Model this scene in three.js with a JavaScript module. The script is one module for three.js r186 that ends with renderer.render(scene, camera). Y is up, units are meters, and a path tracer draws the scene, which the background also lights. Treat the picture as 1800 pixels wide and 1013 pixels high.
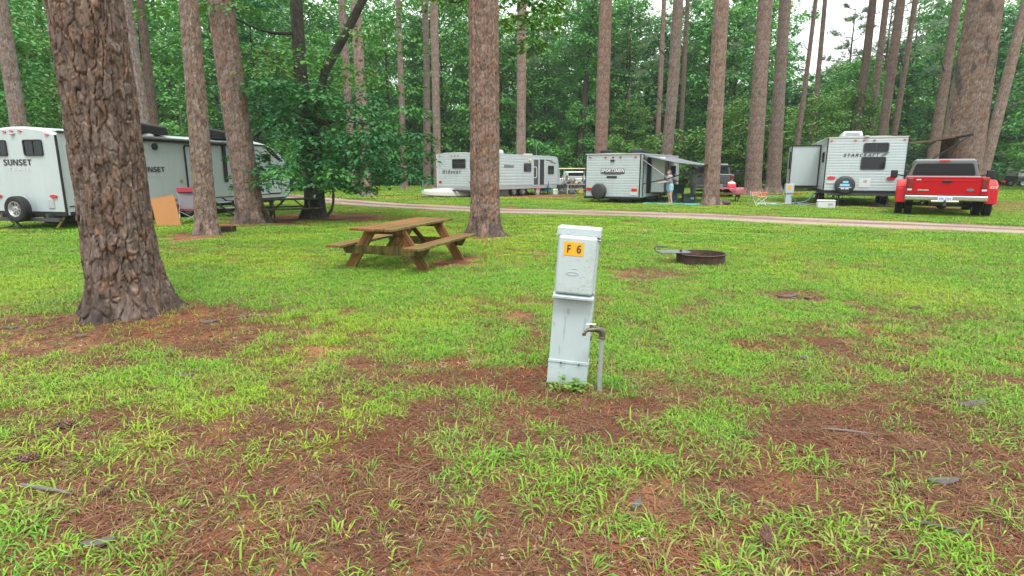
import * as THREE from 'three';
import { mergeGeometries } from 'three/addons/utils/BufferGeometryUtils.js';
import { RoundedBoxGeometry } from 'three/addons/geometries/RoundedBoxGeometry.js';
import { MarchingCubes } from 'three/addons/objects/MarchingCubes.js';
import { FontLoader } from 'three/addons/loaders/FontLoader.js';
import { TextGeometry } from 'three/addons/geometries/TextGeometry.js';

// ---------------------------------------------------------------- camera, sky, sun, exposure
const scene = new THREE.Scene();
const camera = new THREE.PerspectiveCamera(53.13, 1024 / 576, 0.05, 900);
camera.position.set(0, 1.65, 0);
camera.rotation.set(-Math.atan(206 / 1013), 0, 0);

const renderer = new THREE.WebGLRenderer({ antialias: true });
renderer.setSize(1024, 576);
renderer.toneMapping = THREE.LinearToneMapping;
renderer.toneMappingExposure = 2.7;
renderer.shadowMap.enabled = true;

// overcast sky: an even bright cloud layer, a little brighter overhead, with soft cloud mottling
function makeSky() {
  const w = 256, h = 128, d = new Float32Array(w * h * 4);
  for (let j = 0; j < h; j++) for (let i = 0; i < w; i++) {
    const el = (j + 0.5) / h * Math.PI - Math.PI / 2;              // -90 .. 90
    const az = (i + 0.5) / w * Math.PI * 2, up = Math.max(0, Math.sin(el));
    const m = 0.96 + 0.05 * Math.sin(az * 3 + 4 * el) * Math.cos(el * 5) + 0.03 * Math.sin(az * 7 - 6 * el);
    const v = (el < 0 ? 0.5 : 0.55 + 0.95 * up) * m, k = (j * w + i) * 4;
    d[k] = v * 0.975; d[k + 1] = v; d[k + 2] = v * 1.02; d[k + 3] = 1;
  }
  const t = new THREE.DataTexture(d, w, h, THREE.RGBAFormat, THREE.FloatType);
  t.mapping = THREE.EquirectangularReflectionMapping;
  t.magFilter = t.minFilter = THREE.LinearFilter; t.wrapS = THREE.RepeatWrapping; t.needsUpdate = true;
  return t;
}
scene.background = makeSky();
scene.environment = scene.background;

const sun = new THREE.DirectionalLight(new THREE.Color(1, 0.975, 0.94), 1.5);
sun.position.set(6, 60, 10); sun.target.position.set(0, 0, -18);
sun.castShadow = true; sun.shadow.radius = 32; sun.shadow.mapSize.set(2048, 2048);
Object.assign(sun.shadow.camera, { left: -60, right: 60, top: 60, bottom: -60, near: 1, far: 200 });
scene.add(sun, sun.target);

scene.fog = new THREE.FogExp2(new THREE.Color().setRGB(0.80, 0.90, 0.86), 0.00035);      // damp air: the wood fades a little

// ---------------------------------------------------------------- helpers
const V = (x, y, z) => new THREE.Vector3(x, y, z);
const PI = Math.PI, TAU = PI * 2;
function rngOf(seed) { let s = seed >>> 0; return () => { s = (s + 0x6D2B79F5) | 0; let t = Math.imul(s ^ (s >>> 15), 1 | s); t = (t + Math.imul(t ^ (t >>> 7), 61 | t)) ^ t; return ((t ^ (t >>> 14)) >>> 0) / 4294967296; }; }
const hash = (x, y, s = 0) => { let h = Math.imul(x | 0, 374761393) + Math.imul(y | 0, 668265263) + Math.imul(s | 0, 974711); h = Math.imul(h ^ (h >>> 13), 1274126177); h = Math.imul(h ^ (h >>> 16), 2246822519); return ((h ^ (h >>> 15)) >>> 0) / 4294967296; };
const fade = (t) => t * t * (3 - 2 * t), lerp = (a, b, t) => a + (b - a) * t, clamp = (x, a = 0, b = 1) => Math.min(b, Math.max(a, x));
const sstep = (a, b, x) => fade(clamp((x - a) / (b - a)));
function noise(x, y, s = 0) {
  const i = Math.floor(x), j = Math.floor(y), u = fade(x - i), v = fade(y - j);
  return lerp(lerp(hash(i, j, s), hash(i + 1, j, s), u), lerp(hash(i, j + 1, s), hash(i + 1, j + 1, s), u), v);
}
const fbm = (x, y, s = 0, o = 4) => { let a = 0.5, f = 1, r = 0, n = 0; for (let k = 0; k < o; k++) { r += a * noise(x * f, y * f, s + k * 17); n += a; a *= 0.5; f *= 2.03; } return r / n; };
const mix3 = (a, b, t) => [lerp(a[0], b[0], t), lerp(a[1], b[1], t), lerp(a[2], b[2], t)];

const taken = new Map();
function numbered(name) { const n = taken.get(name) ?? 0; taken.set(name, n + 1); return n ? `${name}_${String(n).padStart(3, '0')}` : name; }
function shade(o) { o.traverse((m) => { if (m.isMesh) { m.castShadow = true; m.receiveShadow = true; } }); return o; }
function tag(o, label, category, group, kind) {
  o.userData.label = label; o.userData.category = category;
  if (group) o.userData.group = group; if (kind) o.userData.kind = kind;
  return o;
}
function thing(name, label, category, pos = [0, 0, 0], turn = 0, group) {
  const o = new THREE.Group(); o.name = numbered(name); o.position.set(...pos); o.rotation.y = turn; scene.add(o);
  return tag(o, label, category, group);
}
const flat = (g) => { const n = g.index ? g.toNonIndexed() : g; for (const k of Object.keys(n.attributes)) if (!['position', 'normal', 'uv'].includes(k)) n.deleteAttribute(k); if (!n.attributes.uv) n.setAttribute('uv', new THREE.BufferAttribute(new Float32Array(n.attributes.position.count * 2), 2)); return n; };
const join = (gs) => { gs = (Array.isArray(gs) ? gs.flat(9) : [gs]).map(flat); return gs.length === 1 ? gs[0] : mergeGeometries(gs); };
function part(name, gs, mat, parent) {
  const m = new THREE.Mesh(join(gs), mat); m.name = name; m.castShadow = m.receiveShadow = true;
  parent.add(m); return m;
}
function solo(name, gs, mat, label, category, pos = [0, 0, 0], turn = 0, group) {
  const m = part(numbered(name), gs, mat, scene); m.position.set(...pos); m.rotation.y = turn;
  return tag(m, label, category, group);
}
function struct(name, geo, mat) { const m = new THREE.Mesh(geo, mat); m.name = numbered(name); m.userData.kind = 'structure'; m.castShadow = m.receiveShadow = true; scene.add(m); return m; }
function dup(root, pos, turn, label, scale = 1) {
  const r = root.clone(); r.name = numbered(root.name.replace(/_\d{3}$/, '')); r.userData = { ...root.userData };
  r.position.set(...pos); r.rotation.y = turn; if (Array.isArray(scale)) r.scale.set(...scale); else r.scale.setScalar(scale);
  if (label) r.userData.label = label; scene.add(r); return r;
}
// primitive geometries, placed by centre
const bx = (w, h, d, x = 0, y = 0, z = 0, r = 0) => (r ? new RoundedBoxGeometry(w, h, d, 2, Math.min(r, w / 2.01, h / 2.01, d / 2.01)) : new THREE.BoxGeometry(w, h, d)).translate(x, y, z);
const rot = (g, rx = 0, ry = 0, rz = 0) => g.applyMatrix4(new THREE.Matrix4().makeRotationFromEuler(new THREE.Euler(rx, ry, rz)));
const move = (g, x, y, z) => g.translate(x, y, z);
const cy = (r1, r2, h, x = 0, y = 0, z = 0, axis = 'y', n = 20, open = false) => { const g = new THREE.CylinderGeometry(r1, r2, h, n, 1, open); if (axis === 'x') g.rotateZ(-PI / 2); if (axis === 'z') g.rotateX(PI / 2); return g.translate(x, y, z); };
// a square or round bar between two points
function bar(a, b, w, d = w, round = false) {
  const A = V(...a), B = V(...b), L = A.distanceTo(B), g = round ? new THREE.CylinderGeometry(w / 2, d / 2, L, 10) : bx(w, L, d, 0, 0, 0, Math.min(w, d) * 0.12);
  const q = new THREE.Quaternion().setFromUnitVectors(V(0, 1, 0), B.clone().sub(A).normalize());
  return g.applyQuaternion(q).translate((A.x + B.x) / 2, (A.y + B.y) / 2, (A.z + B.z) / 2);
}
function wire(pts, r, n = 6, seg = 24) { return new THREE.TubeGeometry(new THREE.CatmullRomCurve3(pts.map((p) => V(...p))), seg, r, n); }
function lathe(pts, n = 28) { return new THREE.LatheGeometry(pts.map((p) => new THREE.Vector2(...p)), n); }
// tapered tube along points
function limb(pts, radii, sides = 6) {
  const P = pts.map((p) => (p.isVector3 ? p : V(...p))), pos = [], idx = [], uv = [];
  let ref = V(0.31, 0.2, 0.93).normalize();
  for (let i = 0; i < P.length; i++) {
    const t = P[Math.min(i + 1, P.length - 1)].clone().sub(P[Math.max(i - 1, 0)]).normalize();
    const a = V(0, 0, 0).crossVectors(t, ref).normalize(), b = V(0, 0, 0).crossVectors(a, t).normalize(); ref = b.clone();
    for (let k = 0; k <= sides; k++) { const th = k / sides * TAU, c = Math.cos(th) * radii[i], s = Math.sin(th) * radii[i]; pos.push(P[i].x + a.x * c + b.x * s, P[i].y + a.y * c + b.y * s, P[i].z + a.z * c + b.z * s); uv.push(k / sides * radii[i] * 6, P[i].y); }
  }
  const w = sides + 1;
  for (let i = 0; i < P.length - 1; i++) for (let k = 0; k < sides; k++) { const q = i * w + k; idx.push(q, q + 1, q + w, q + 1, q + w + 1, q + w); }
  const g = new THREE.BufferGeometry(); g.setAttribute('position', new THREE.Float32BufferAttribute(pos, 3)); g.setAttribute('uv', new THREE.Float32BufferAttribute(uv, 2)); g.setIndex(idx); g.computeVertexNormals();
  return g;
}
function bez(a, b, c, n = 6) { const A = V(...a), B = V(...b), C = V(...c), r = []; for (let i = 0; i <= n; i++) { const t = i / n; r.push(V(0, 0, 0).addScaledVector(A, (1 - t) * (1 - t)).addScaledVector(B, 2 * t * (1 - t)).addScaledVector(C, t * t)); } return r; }

// ---------------------------------------------------------------- materials
const lin = (r, g, b) => new THREE.Color().setRGB(r, g, b);
const M = (r, g, b, rough = 0.8, o = {}) => new THREE.MeshStandardMaterial({ color: lin(r, g, b), roughness: rough, ...o });
const MP = (r, g, b, rough = 0.5, o = {}) => new THREE.MeshPhysicalMaterial({ color: lin(r, g, b), roughness: rough, ...o });
function dataTex(n, fn, srgb = true) {
  const d = new Uint8Array(n * n * 4);
  for (let j = 0; j < n; j++) for (let i = 0; i < n; i++) { const c = fn(i / n, j / n), k = (j * n + i) * 4; for (let q = 0; q < 3; q++) d[k + q] = clamp(c[q]) * 255; d[k + 3] = 255; }
  const t = new THREE.DataTexture(d, n, n); t.wrapS = t.wrapT = THREE.RepeatWrapping; t.magFilter = THREE.LinearFilter; t.minFilter = THREE.LinearMipmapLinearFilter; t.generateMipmaps = true;
  if (srgb) t.colorSpace = THREE.SRGBColorSpace; t.needsUpdate = true; return t;
}
// tileable value noise
function tnoise(u, v, fx, fy, s) { const x = u * fx, y = v * fy, i = Math.floor(x), j = Math.floor(y), a = fade(x - i), b = fade(y - j), w = (p, m) => ((p % m) + m) % m; return lerp(lerp(hash(w(i, fx), w(j, fy), s), hash(w(i + 1, fx), w(j, fy), s), a), lerp(hash(w(i, fx), w(j + 1, fy), s), hash(w(i + 1, fx), w(j + 1, fy), s), a), b); }
const tf = (u, v, fx, fy, s, o = 4) => { let a = 0.5, r = 0, n = 0; for (let k = 0; k < o; k++) { r += a * tnoise(u, v, fx << k, fy << k, s + k * 31); n += a; a *= 0.5; } return r / n; };

// forest-floor litter: needles and chips drawn as strokes, 2.4 m to a tile
function litterTexture() {
  const n = 2048, c = document.createElement('canvas'); c.width = c.height = n; const g = c.getContext('2d'), R = rngOf(77);
  g.fillStyle = 'rgb(112,74,54)'; g.fillRect(0, 0, n, n);
  const put = (x, y, f) => { for (const dx of [0, -n, n]) for (const dy of [0, -n, n]) if (x + dx > -140 && x + dx < n + 140 && y + dy > -140 && y + dy < n + 140) { g.save(); g.translate(x + dx, y + dy); f(); g.restore(); } };
  const cols = ['96,58,42', '128,78,52', '150,98,66', '84,52,40', '140,112,84', '168,138,104', '112,62,40', '70,46,38', '122,100,60', '156,108,76'];
  for (let k = 0; k < 26000; k++) {
    const x = R() * n, y = R() * n, a = R() * TAU, L = 18 + R() * 90, w = 0.9 + R() * 1.6, col = cols[R() * cols.length | 0], bend = (R() - 0.5) * 22, al = 0.45 + R() * 0.5;
    put(x, y, () => { g.rotate(a); g.strokeStyle = `rgba(${col},${al})`; g.lineWidth = w; g.beginPath(); g.moveTo(-L / 2, 0); g.quadraticCurveTo(0, bend, L / 2, 0); g.stroke(); });
  }
  for (let k = 0; k < 9000; k++) {
    const x = R() * n, y = R() * n, a = R() * TAU, s = 1.5 + R() * R() * 9, col = cols[R() * cols.length | 0];
    put(x, y, () => { g.rotate(a); g.fillStyle = `rgba(${col},0.85)`; g.beginPath(); g.moveTo(-s, 0); g.lineTo(-s * 0.2, s * 0.5); g.lineTo(s, s * 0.1); g.lineTo(s * 0.1, -s * 0.45); g.fill(); });
  }
  const t = new THREE.CanvasTexture(c); t.wrapS = t.wrapT = THREE.RepeatWrapping; t.colorSpace = THREE.SRGBColorSpace;
  const b = new THREE.CanvasTexture(c); b.wrapS = b.wrapT = THREE.RepeatWrapping;
  return [t, b];
}
const [litterMap, litterBump] = litterTexture();
const paintGrime = dataTex(512, (u, v) => { const a = 0.94 + 0.06 * tf(u, v, 4, 4, 9) - 0.10 * Math.pow(tf(u, v, 60, 3, 21, 3), 4); return [a, a, a * 0.995]; });
// ---------------------------------------------------------------- ground
// bare patches seen in the photograph: [x, z, radius, strength]
const bare = [
  [0.02, -4.42, 0.42, 1.2], [0.42, -3.85, 0.55, 1.0], [0.75, -3.6, 0.35, 0.6], [-0.35, -3.45, 0.55, 0.9], [1.35, -4.2, 0.5, 0.5], [-3.5, -6.1, 1.1, 1.0], [-4.9, -5.8, 0.9, 0.9], [-4.4, -6.0, 1.0, 0.9], [-2.9, -5.3, 0.9, 0.5],
  [-1.2, -4.6, 0.9, 0.35], [-2.2, -3.2, 0.8, 0.4], [-1.2, -2.5, 0.9, 0.55], [-0.1, -2.3, 0.7, 0.4], [2.2, -3.4, 0.8, 0.55], [2.6, -2.9, 0.9, 0.5], [1.1, -2.4, 0.6, 0.3], [2.9, -4.7, 0.8, 0.35], [4.6, -6.3, 0.9, 0.35], [3.3, -5.6, 0.8, 0.35],
  [2.17, -9.1, 0.55, 1.6], [3.78, -7.5, 0.4, 1.6], [-0.9, -10.3, 0.5, 0.8], [-1.3, -10.9, 0.9, 0.5], [-8.0, -14.6, 1.0, 0.9], [-8.3, -18.2, 1.4, 1.0], [-7.0, -20.6, 2.4, 1.1], [-5.2, -20.4, 1.6, 0.7], [-0.7, -14.5, 1.0, 0.8], [-6.6, -12.6, 1.6, 0.35],
  [1.8, -38.5, 3.8, 1.2], [9.7, -28.4, 1.2, 1.0], [16, -30.5, 3.0, 0.6], [17, -40, 3.0, 0.9], [20, -45, 3.0, 0.9], [20.5, -27.5, 4.0, 0.6], [29, -29, 6, 0.8], [-5.5, -36.5, 3.4, 0.7], [0.4, -11.6, 0.6, 0.4], [5.1, -11.0, 0.3, 0.5],
];
// the sandy two-track lane, as a centre line and half width
const lane = [[40, -4.5], [26, -10.2], [14.5, -16.4], [9.6, -19.6], [5.5, -22.3], [2.4, -23.6], [-0.5, -24.6], [-5.6, -28.2], [-9.6, -32.2], [-13, -36.5], [-22, -47]];
function laneDist(x, z) {
  let best = 1e9;
  for (let i = 0; i < lane.length - 1; i++) { const [ax, az] = lane[i], [bx2, bz] = lane[i + 1], dx = bx2 - ax, dz = bz - az, t = clamp(((x - ax) * dx + (z - az) * dz) / (dx * dx + dz * dz)); best = Math.min(best, Math.hypot(x - ax - t * dx, z - az - t * dz)); }
  return best;
}
const LANE_HALF = 1.55;
function cover(x, z) {                                            // share of the ground that grass hides, 0 .. 1
  const d = -z;
  let c = 0.68 + 0.36 * sstep(2.6, 9.0, d + 0.8 * sstep(-2, 2, x) - 0.4);
  c += (fbm(x * 0.9 + 3, z * 0.9, 5, 4) - 0.5) * lerp(1.15, 0.7, sstep(4, 14, d)) + (fbm(x * 4.6, z * 4.6, 11, 3) - 0.5) * lerp(2.6, 1.0, sstep(5, 15, d));
  for (const [px, pz, r, s] of bare) { const q = Math.hypot(x - px, (z - pz) * 1.15) / r; if (q < 1.6) c -= s * (1 - sstep(0.45, 1.5, q + (noise(x * 5, z * 5, 3) - 0.5) * 0.7)); }
  if (d > 12) { const l = laneDist(x, z) + (noise(x * 1.3, z * 1.3, 4) - 0.5) * 0.7; c -= 1.3 * (1 - sstep(LANE_HALF - 0.35, LANE_HALF + 0.35, l)); }
  if (d > 60) c -= 0.9 * sstep(64, 70, d + 5 * noise(x * 0.1, z * 0.1, 8));
  return clamp(c);
}
const groundY = (x, z) => (fbm(x * 0.7, z * 0.7, 42, 3) - 0.5) * 0.035;
function makeGround() {
  const zs = [-260, -90, -30, -10, -3, 0, 0.9, 1.4];
  while (zs[zs.length - 1] < 420) { const z = zs[zs.length - 1]; zs.push(z + Math.max(0.036, z < 26 ? z * 0.009 : z < 90 ? z * 0.03 : z * 0.12)); }
  const cols = [-420, -160, -60].map((x) => ['w', x]); for (let k = -170; k <= 170; k++) cols.push(['f', k / 170]); cols.push(...[60, 160, 420].map((x) => ['w', x]));
  const pos = [], col = [], uv = [], idx = [], W = cols.length;
  for (const zd of zs) for (const [t, k] of cols) {
    const half = Math.max(4.5, Math.abs(zd) * 1.1 + 2), x = t === 'f' ? k * half : Math.sign(k) * (half + Math.abs(k)), z = -zd, c = zd > 0.5 && zd < 90 ? cover(x, z) : 0.7;
    pos.push(x, zd > 0 && zd < 60 ? groundY(x, z) : 0, z); uv.push(x / 2.4, z / 2.4);
    const dry = fbm(x * 1.6, z * 1.6, 61, 3), red = fbm(x * 0.8, z * 0.8, 71, 3), sand = sstep(0.60, 0.72, fbm(x * 1.1 + 9, z * 1.1, 81, 3));
    let b = mix3([0.56, 0.52, 0.53], [0.98, 0.96, 0.90], sstep(0.38, 0.7, dry));
    b = mix3(b, [0.68, 0.42, 0.34], sstep(0.52, 0.68, red) * 0.8);
    b = mix3(b, [1.25, 1.35, 1.25], sand * 0.7);
    b = mix3(b, [0.72, 1.25, 0.42], sstep(0.35, 0.95, c) * 0.85);
    for (const [px, pz, r] of [[0.02, -4.42, 0.45], [0.5, -4.25, 0.4], [0.42, -3.8, 0.5], [-3.6, -6.1, 0.8]]) b = mix3(b, [1.05, 0.56, 0.46], 0.75 * (1 - sstep(0.5, 1.1, Math.hypot(x - px, z - pz) / r + (noise(x * 6, z * 6, 2) - 0.5) * 0.6)));   // fresh red pine straw
    if (Math.hypot(x - 2.17, (z + 9.0) * 1.3) < 0.42 || Math.hypot(x - 3.78, (z + 7.45) * 1.4) < 0.3) b = [0.55, 0.62, 0.72];       // old ash spots
    col.push(...b);
  }
  for (let r = 0; r < zs.length - 1; r++) for (let k = 0; k < W - 1; k++) { const q = r * W + k; idx.push(q, q + 1, q + W, q + 1, q + W + 1, q + W); }
  const g = new THREE.BufferGeometry(); g.setAttribute('position', new THREE.Float32BufferAttribute(pos, 3)); g.setAttribute('color', new THREE.Float32BufferAttribute(col, 3)); g.setAttribute('uv', new THREE.Float32BufferAttribute(uv, 2)); g.setIndex(idx); g.computeVertexNormals();
  struct('ground', g, new THREE.MeshPhysicalMaterial({ map: litterMap, bumpMap: litterBump, bumpScale: 0.012, vertexColors: true, roughness: 0.92, specularIntensity: 0.25 }));
}
makeGround();

// the lane: pale sand with pine straw swept into lengthwise streaks
function makeLane() {
  const pts = new THREE.CatmullRomCurve3(lane.map(([x, z]) => V(x, 0, z))).getSpacedPoints(420), pos = [], col = [], uv = [], idx = [], N = 26;
  pts.forEach((p, i) => {
    const t = pts[Math.min(i + 1, 420)].clone().sub(pts[Math.max(i - 1, 0)]).normalize(), nx = -t.z, nz = t.x;
    const eL = LANE_HALF + (fbm(i * 0.12, 3, 5) - 0.5) * 1.2, eR = LANE_HALF + (fbm(i * 0.12, 9, 6) - 0.5) * 1.2;
    for (let k = 0; k <= N; k++) {
      const s = k / N * 2 - 1, o = s * (s < 0 ? eL : eR), x = p.x + nx * o, z = p.z + nz * o;
      pos.push(x, groundY(x, z) + 0.006 + 0.012 * (1 - s * s), z); uv.push(x / 2.4, z / 2.4);
      const straw = sstep(0.40, 0.56, fbm(i * 0.045, o * 4.2, 33, 4) + 0.18 * Math.cos(o * 4.0) - 0.01), g = sstep(0.62, 0.74, fbm(x * 1.4, z * 1.4, 91, 3));
      let c = mix3([1.2, 2.05, 3.25], [0.55, 0.66, 0.82], straw); c = mix3(c, [1.2, 1.9, 0.8], g * 0.55);
      col.push(...c);
    }
  });
  const W = N + 1; for (let i = 0; i < 420; i++) for (let k = 0; k < N; k++) { const q = i * W + k; idx.push(q, q + 1, q + W, q + 1, q + W + 1, q + W); }
  const g = new THREE.BufferGeometry(); g.setAttribute('position', new THREE.Float32BufferAttribute(pos, 3)); g.setAttribute('color', new THREE.Float32BufferAttribute(col, 3)); g.setAttribute('uv', new THREE.Float32BufferAttribute(uv, 2)); g.setIndex(idx); g.computeVertexNormals();
  const n = g.attributes.normal; if (n.getY(200) < 0) { for (let i = 0; i < idx.length; i += 3) [idx[i], idx[i + 1]] = [idx[i + 1], idx[i]]; g.setIndex(idx); g.computeVertexNormals(); }
  struct('sandy_lane', g, new THREE.MeshStandardMaterial({ map: litterMap, bumpMap: litterBump, bumpScale: 0.01, vertexColors: true, roughness: 0.95 }));
}
makeLane();

// ---------------------------------------------------------------- grass, needles, chips (uncountable ground cover)
function bladesGeo(seed, n, spread, len, wid, flatness) {
  const R = rngOf(seed), pos = [], nor = [], col = [], up = V(0, 1, 0);
  for (let k = 0; k < n; k++) {
    const a = R() * TAU, r = Math.sqrt(R()) * spread, dir = a + (R() - 0.5) * 1.6, L = len * (0.55 + R() * 0.8), w = wid * (0.7 + R() * 0.6);
    const dx = Math.cos(dir), dz = Math.sin(dir), px = Math.cos(a) * r, pz = Math.sin(a) * r, lean = flatness * (0.5 + R());
    const pt = (t) => { const h = L * t * Math.cos(lean * t * 1.1), o = L * t * Math.sin(Math.min(1.5, lean * (0.35 + 0.65 * t))); return [px + dx * o, Math.max(0.002, h * (1 - 0.25 * lean * t)), pz + dz * o]; };
    const tw = dir + PI / 2 + (R() - 0.5) * 0.9, wx = Math.cos(tw) * w / 2, wz = Math.sin(tw) * w / 2;
    const p0 = pt(0), p1 = pt(0.5), p2 = pt(1), T = (q, s, f = 1) => [q[0] + wx * s * f, q[1] - (q === p0 ? 0.01 : 0), q[2] + wz * s * f];
    const a0 = T(p0, -1), b0 = T(p0, 1), a1 = T(p1, -1, 0.9), b1 = T(p1, 1, 0.9), c = p2, sh = 0.82 + R() * 0.36;
    for (const tri of [[a0, b0, b1], [a0, b1, a1], [a1, b1, c]]) for (const v of tri) { pos.push(...v); col.push(sh, sh, sh); }
  }
  const g = new THREE.BufferGeometry(); g.setAttribute('position', new THREE.Float32BufferAttribute(pos, 3)); g.setAttribute('color', new THREE.Float32BufferAttribute(col, 3)); g.computeVertexNormals(); return g;
}
const grassMat = new THREE.MeshPhysicalMaterial({ color: 0xffffff, vertexColors: true, roughness: 0.62, side: THREE.DoubleSide, transmission: 0.25, thickness: 0, specularIntensity: 0.2 });
const dryMat = new THREE.MeshPhysicalMaterial({ color: 0xffffff, vertexColors: true, roughness: 0.8, side: THREE.DoubleSide, specularIntensity: 0.25 });
function scatter(name, label, category, geos, mat, seed, bands, colour, pick) {
  const R = rngOf(seed), lists = geos.map(() => []);
  for (const [z0, z1, dens, s0, s1, side] of bands) {
    const area = 0.5 * (side ?? 0.98) * 2 * (z1 * z1 - z0 * z0) + 2.4 * (z1 - z0), n = Math.floor(area * dens);
    for (let k = 0; k < n; k++) {
      const zz = Math.sqrt(z0 * z0 + R() * (z1 * z1 - z0 * z0)), x = (R() * 2 - 1) * (zz * (side ?? 0.98) + 1.2), z = -zz, u = R(), s = s0 + R() * (s1 - s0), rot = R() * TAU, gi = R() * geos.length | 0, t = R(), t2 = R();
      if (!pick(x, z, u)) continue;
      lists[gi].push([x, z, s, rot, t, t2]);
    }
  }
  const o = new THREE.Group(); o.name = numbered(name); scene.add(o); tag(o, label, category, undefined, 'stuff');
  const m4 = new THREE.Matrix4(), q = new THREE.Quaternion(), c = new THREE.Color(), Y = V(0, 1, 0);
  geos.forEach((g, i) => {
    const im = new THREE.InstancedMesh(g, mat, lists[i].length); im.name = 'blades'; im.userData.kind = 'stuff';
    lists[i].forEach(([x, z, s, rot, t, t2], k) => { q.setFromAxisAngle(Y, rot); m4.compose(V(x, groundY(x, z), z), q, V(s, s, s)); im.setMatrixAt(k, m4); c.setRGB(...colour(x, z, t, t2)); im.setColorAt(k, c); });
    im.castShadow = im.receiveShadow = true; o.add(im);
  });
  return o;
}
const inLane = (x, z) => z < -11 && laneDist(x, z) < LANE_HALF - 0.1;
function grassColour(x, z, t, t2) {                               // thin turf is duller and yellower than closed turf; nothing here depends on distance
  const n = fbm(x * 0.55, z * 0.55, 23, 3), lush = sstep(0.45, 0.95, cover(x, z));
  let c = mix3([0.120, 0.235, 0.034], [0.205, 0.300, 0.042], t);
  c = mix3(c, mix3([0.105, 0.285, 0.018], [0.175, 0.350, 0.022], t), lush * (0.45 + 0.4 * t2));
  c = mix3(c, [0.250, 0.360, 0.026], sstep(0.42, 0.72, n) * 0.7);
  if (t2 < 0.08) c = mix3(c, [0.30, 0.26, 0.10], 0.7);
  else if (t2 > 0.9) c = mix3(c, [0.09, 0.235, 0.05], 0.6);
  return c;
}
const tufts = [11, 12, 13, 14].map((s) => bladesGeo(s, 12, 0.04, 0.085, 0.0058, 1.5));
const mats_ = [21, 22, 23].map((s) => bladesGeo(s, 26, 0.10, 0.055, 0.0065, 1.0));
const sods = [31, 32, 33].map((s) => bladesGeo(s, 60, 0.34, 0.07, 0.013, 0.9));
const field = [41, 42].map((s) => bladesGeo(s, 80, 0.9, 0.10, 0.03, 0.85));
const grassPick = (x, z, u) => { const c = cover(x, z); return u < Math.pow(c, 1.5); };
scatter('grass_tufts', 'green grass tufts growing through the pine straw beside the utility pedestal', 'grass', tufts, grassMat, 101, [[1.6, 3.4, 500, 0.55, 1.6], [3.4, 6, 600, 0.5, 1.35], [6, 9.5, 420, 0.7, 1.25]], grassColour, (x, z, u) => u < 0.07 + 0.78 * Math.pow(cover(x, z), 1.4));
scatter('short_grass', 'short yellow-green lawn grass around the picnic table and fire ring', 'grass', mats_, grassMat, 102, [[3.2, 6, 70, 0.7, 1.1], [6, 9, 150, 0.8, 1.2], [9, 15, 150, 0.9, 1.3]], grassColour, grassPick);
scatter('lawn_grass', 'mown lawn grass on both sides of the sandy lane', 'grass', sods, grassMat, 103, [[13.5, 22, 22, 0.8, 1.2], [22, 36, 12, 0.9, 1.3]], grassColour, grassPick);
scatter('far_grass', 'lawn grass stretching to the edge of the wood', 'grass', field, grassMat, 104, [[34, 72, 2.2, 0.9, 1.3, 1.0]], grassColour, grassPick);
// dry straw blades between the tufts
const straws = [51, 52, 53].map((s) => bladesGeo(s, 9, 0.08, 0.075, 0.0036, 1.5));
scatter('dry_grass', 'tan dead grass blades lying among the green tufts', 'dry grass', straws, dryMat, 105, [[1.6, 5, 170, 0.8, 1.3], [5, 10, 70, 0.9, 1.4]], (x, z, t, t2) => mix3([0.22, 0.155, 0.075], [0.11, 0.065, 0.034], t), (x, z, u) => u < 0.5);
// fallen pine needles
function needlesGeo(seed, n, spread) {
  const R = rngOf(seed), pos = [], col = [];
  for (let k = 0; k < n; k++) {
    const a = R() * TAU, r = Math.sqrt(R()) * spread, L = 0.10 + R() * 0.11, d = R() * TAU, w = 0.0011 + R() * 0.0008, bend = (R() - 0.5) * 0.5, y = 0.004 + R() * 0.014, px = Math.cos(a) * r, pz = Math.sin(a) * r, tilt = (R() - 0.5) * 0.02, sh = 0.7 + R() * 0.6;
    const P = [0, 0.5, 1].map((t) => { const q = d + bend * (t - 0.5), s = (t - 0.5) * L; return [px + Math.cos(q) * s, y + tilt * (t - 0.5) * 2 + (t === 0.5 ? 0.004 : 0), pz + Math.sin(q) * s]; });
    const wx = -Math.sin(d) * w, wz = Math.cos(d) * w;
    for (let s = 0; s < 2; s++) { const A = P[s], B = P[s + 1], q = [[A[0] - wx, A[1], A[2] - wz], [A[0] + wx, A[1], A[2] + wz], [B[0] + wx, B[1], B[2] + wz], [B[0] - wx, B[1], B[2] - wz]]; for (const i of [0, 2, 1, 0, 3, 2]) { pos.push(...q[i]); col.push(sh, sh, sh); } }
  }
  const g = new THREE.BufferGeometry(); g.setAttribute('position', new THREE.Float32BufferAttribute(pos, 3)); g.setAttribute('color', new THREE.Float32BufferAttribute(col, 3)); g.computeVertexNormals(); return g;
}
scatter('pine_needles', 'fallen reddish pine needles scattered over the bare ground', 'pine needles', [61, 62, 63].map((s) => needlesGeo(s, 16, 0.16)), dryMat, 106, [[1.6, 4.5, 130, 0.8, 1.2], [4.5, 8, 60, 0.9, 1.3], [8, 16, 8, 1.2, 1.8]], (x, z, t, t2) => t < 0.5 ? mix3([0.135, 0.050, 0.026], [0.08, 0.033, 0.021], t2) : mix3([0.18, 0.10, 0.052], [0.06, 0.031, 0.022], t2), (x, z, u) => u < 0.95 - 0.55 * cover(x, z) && !inLane(x, z));
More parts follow.
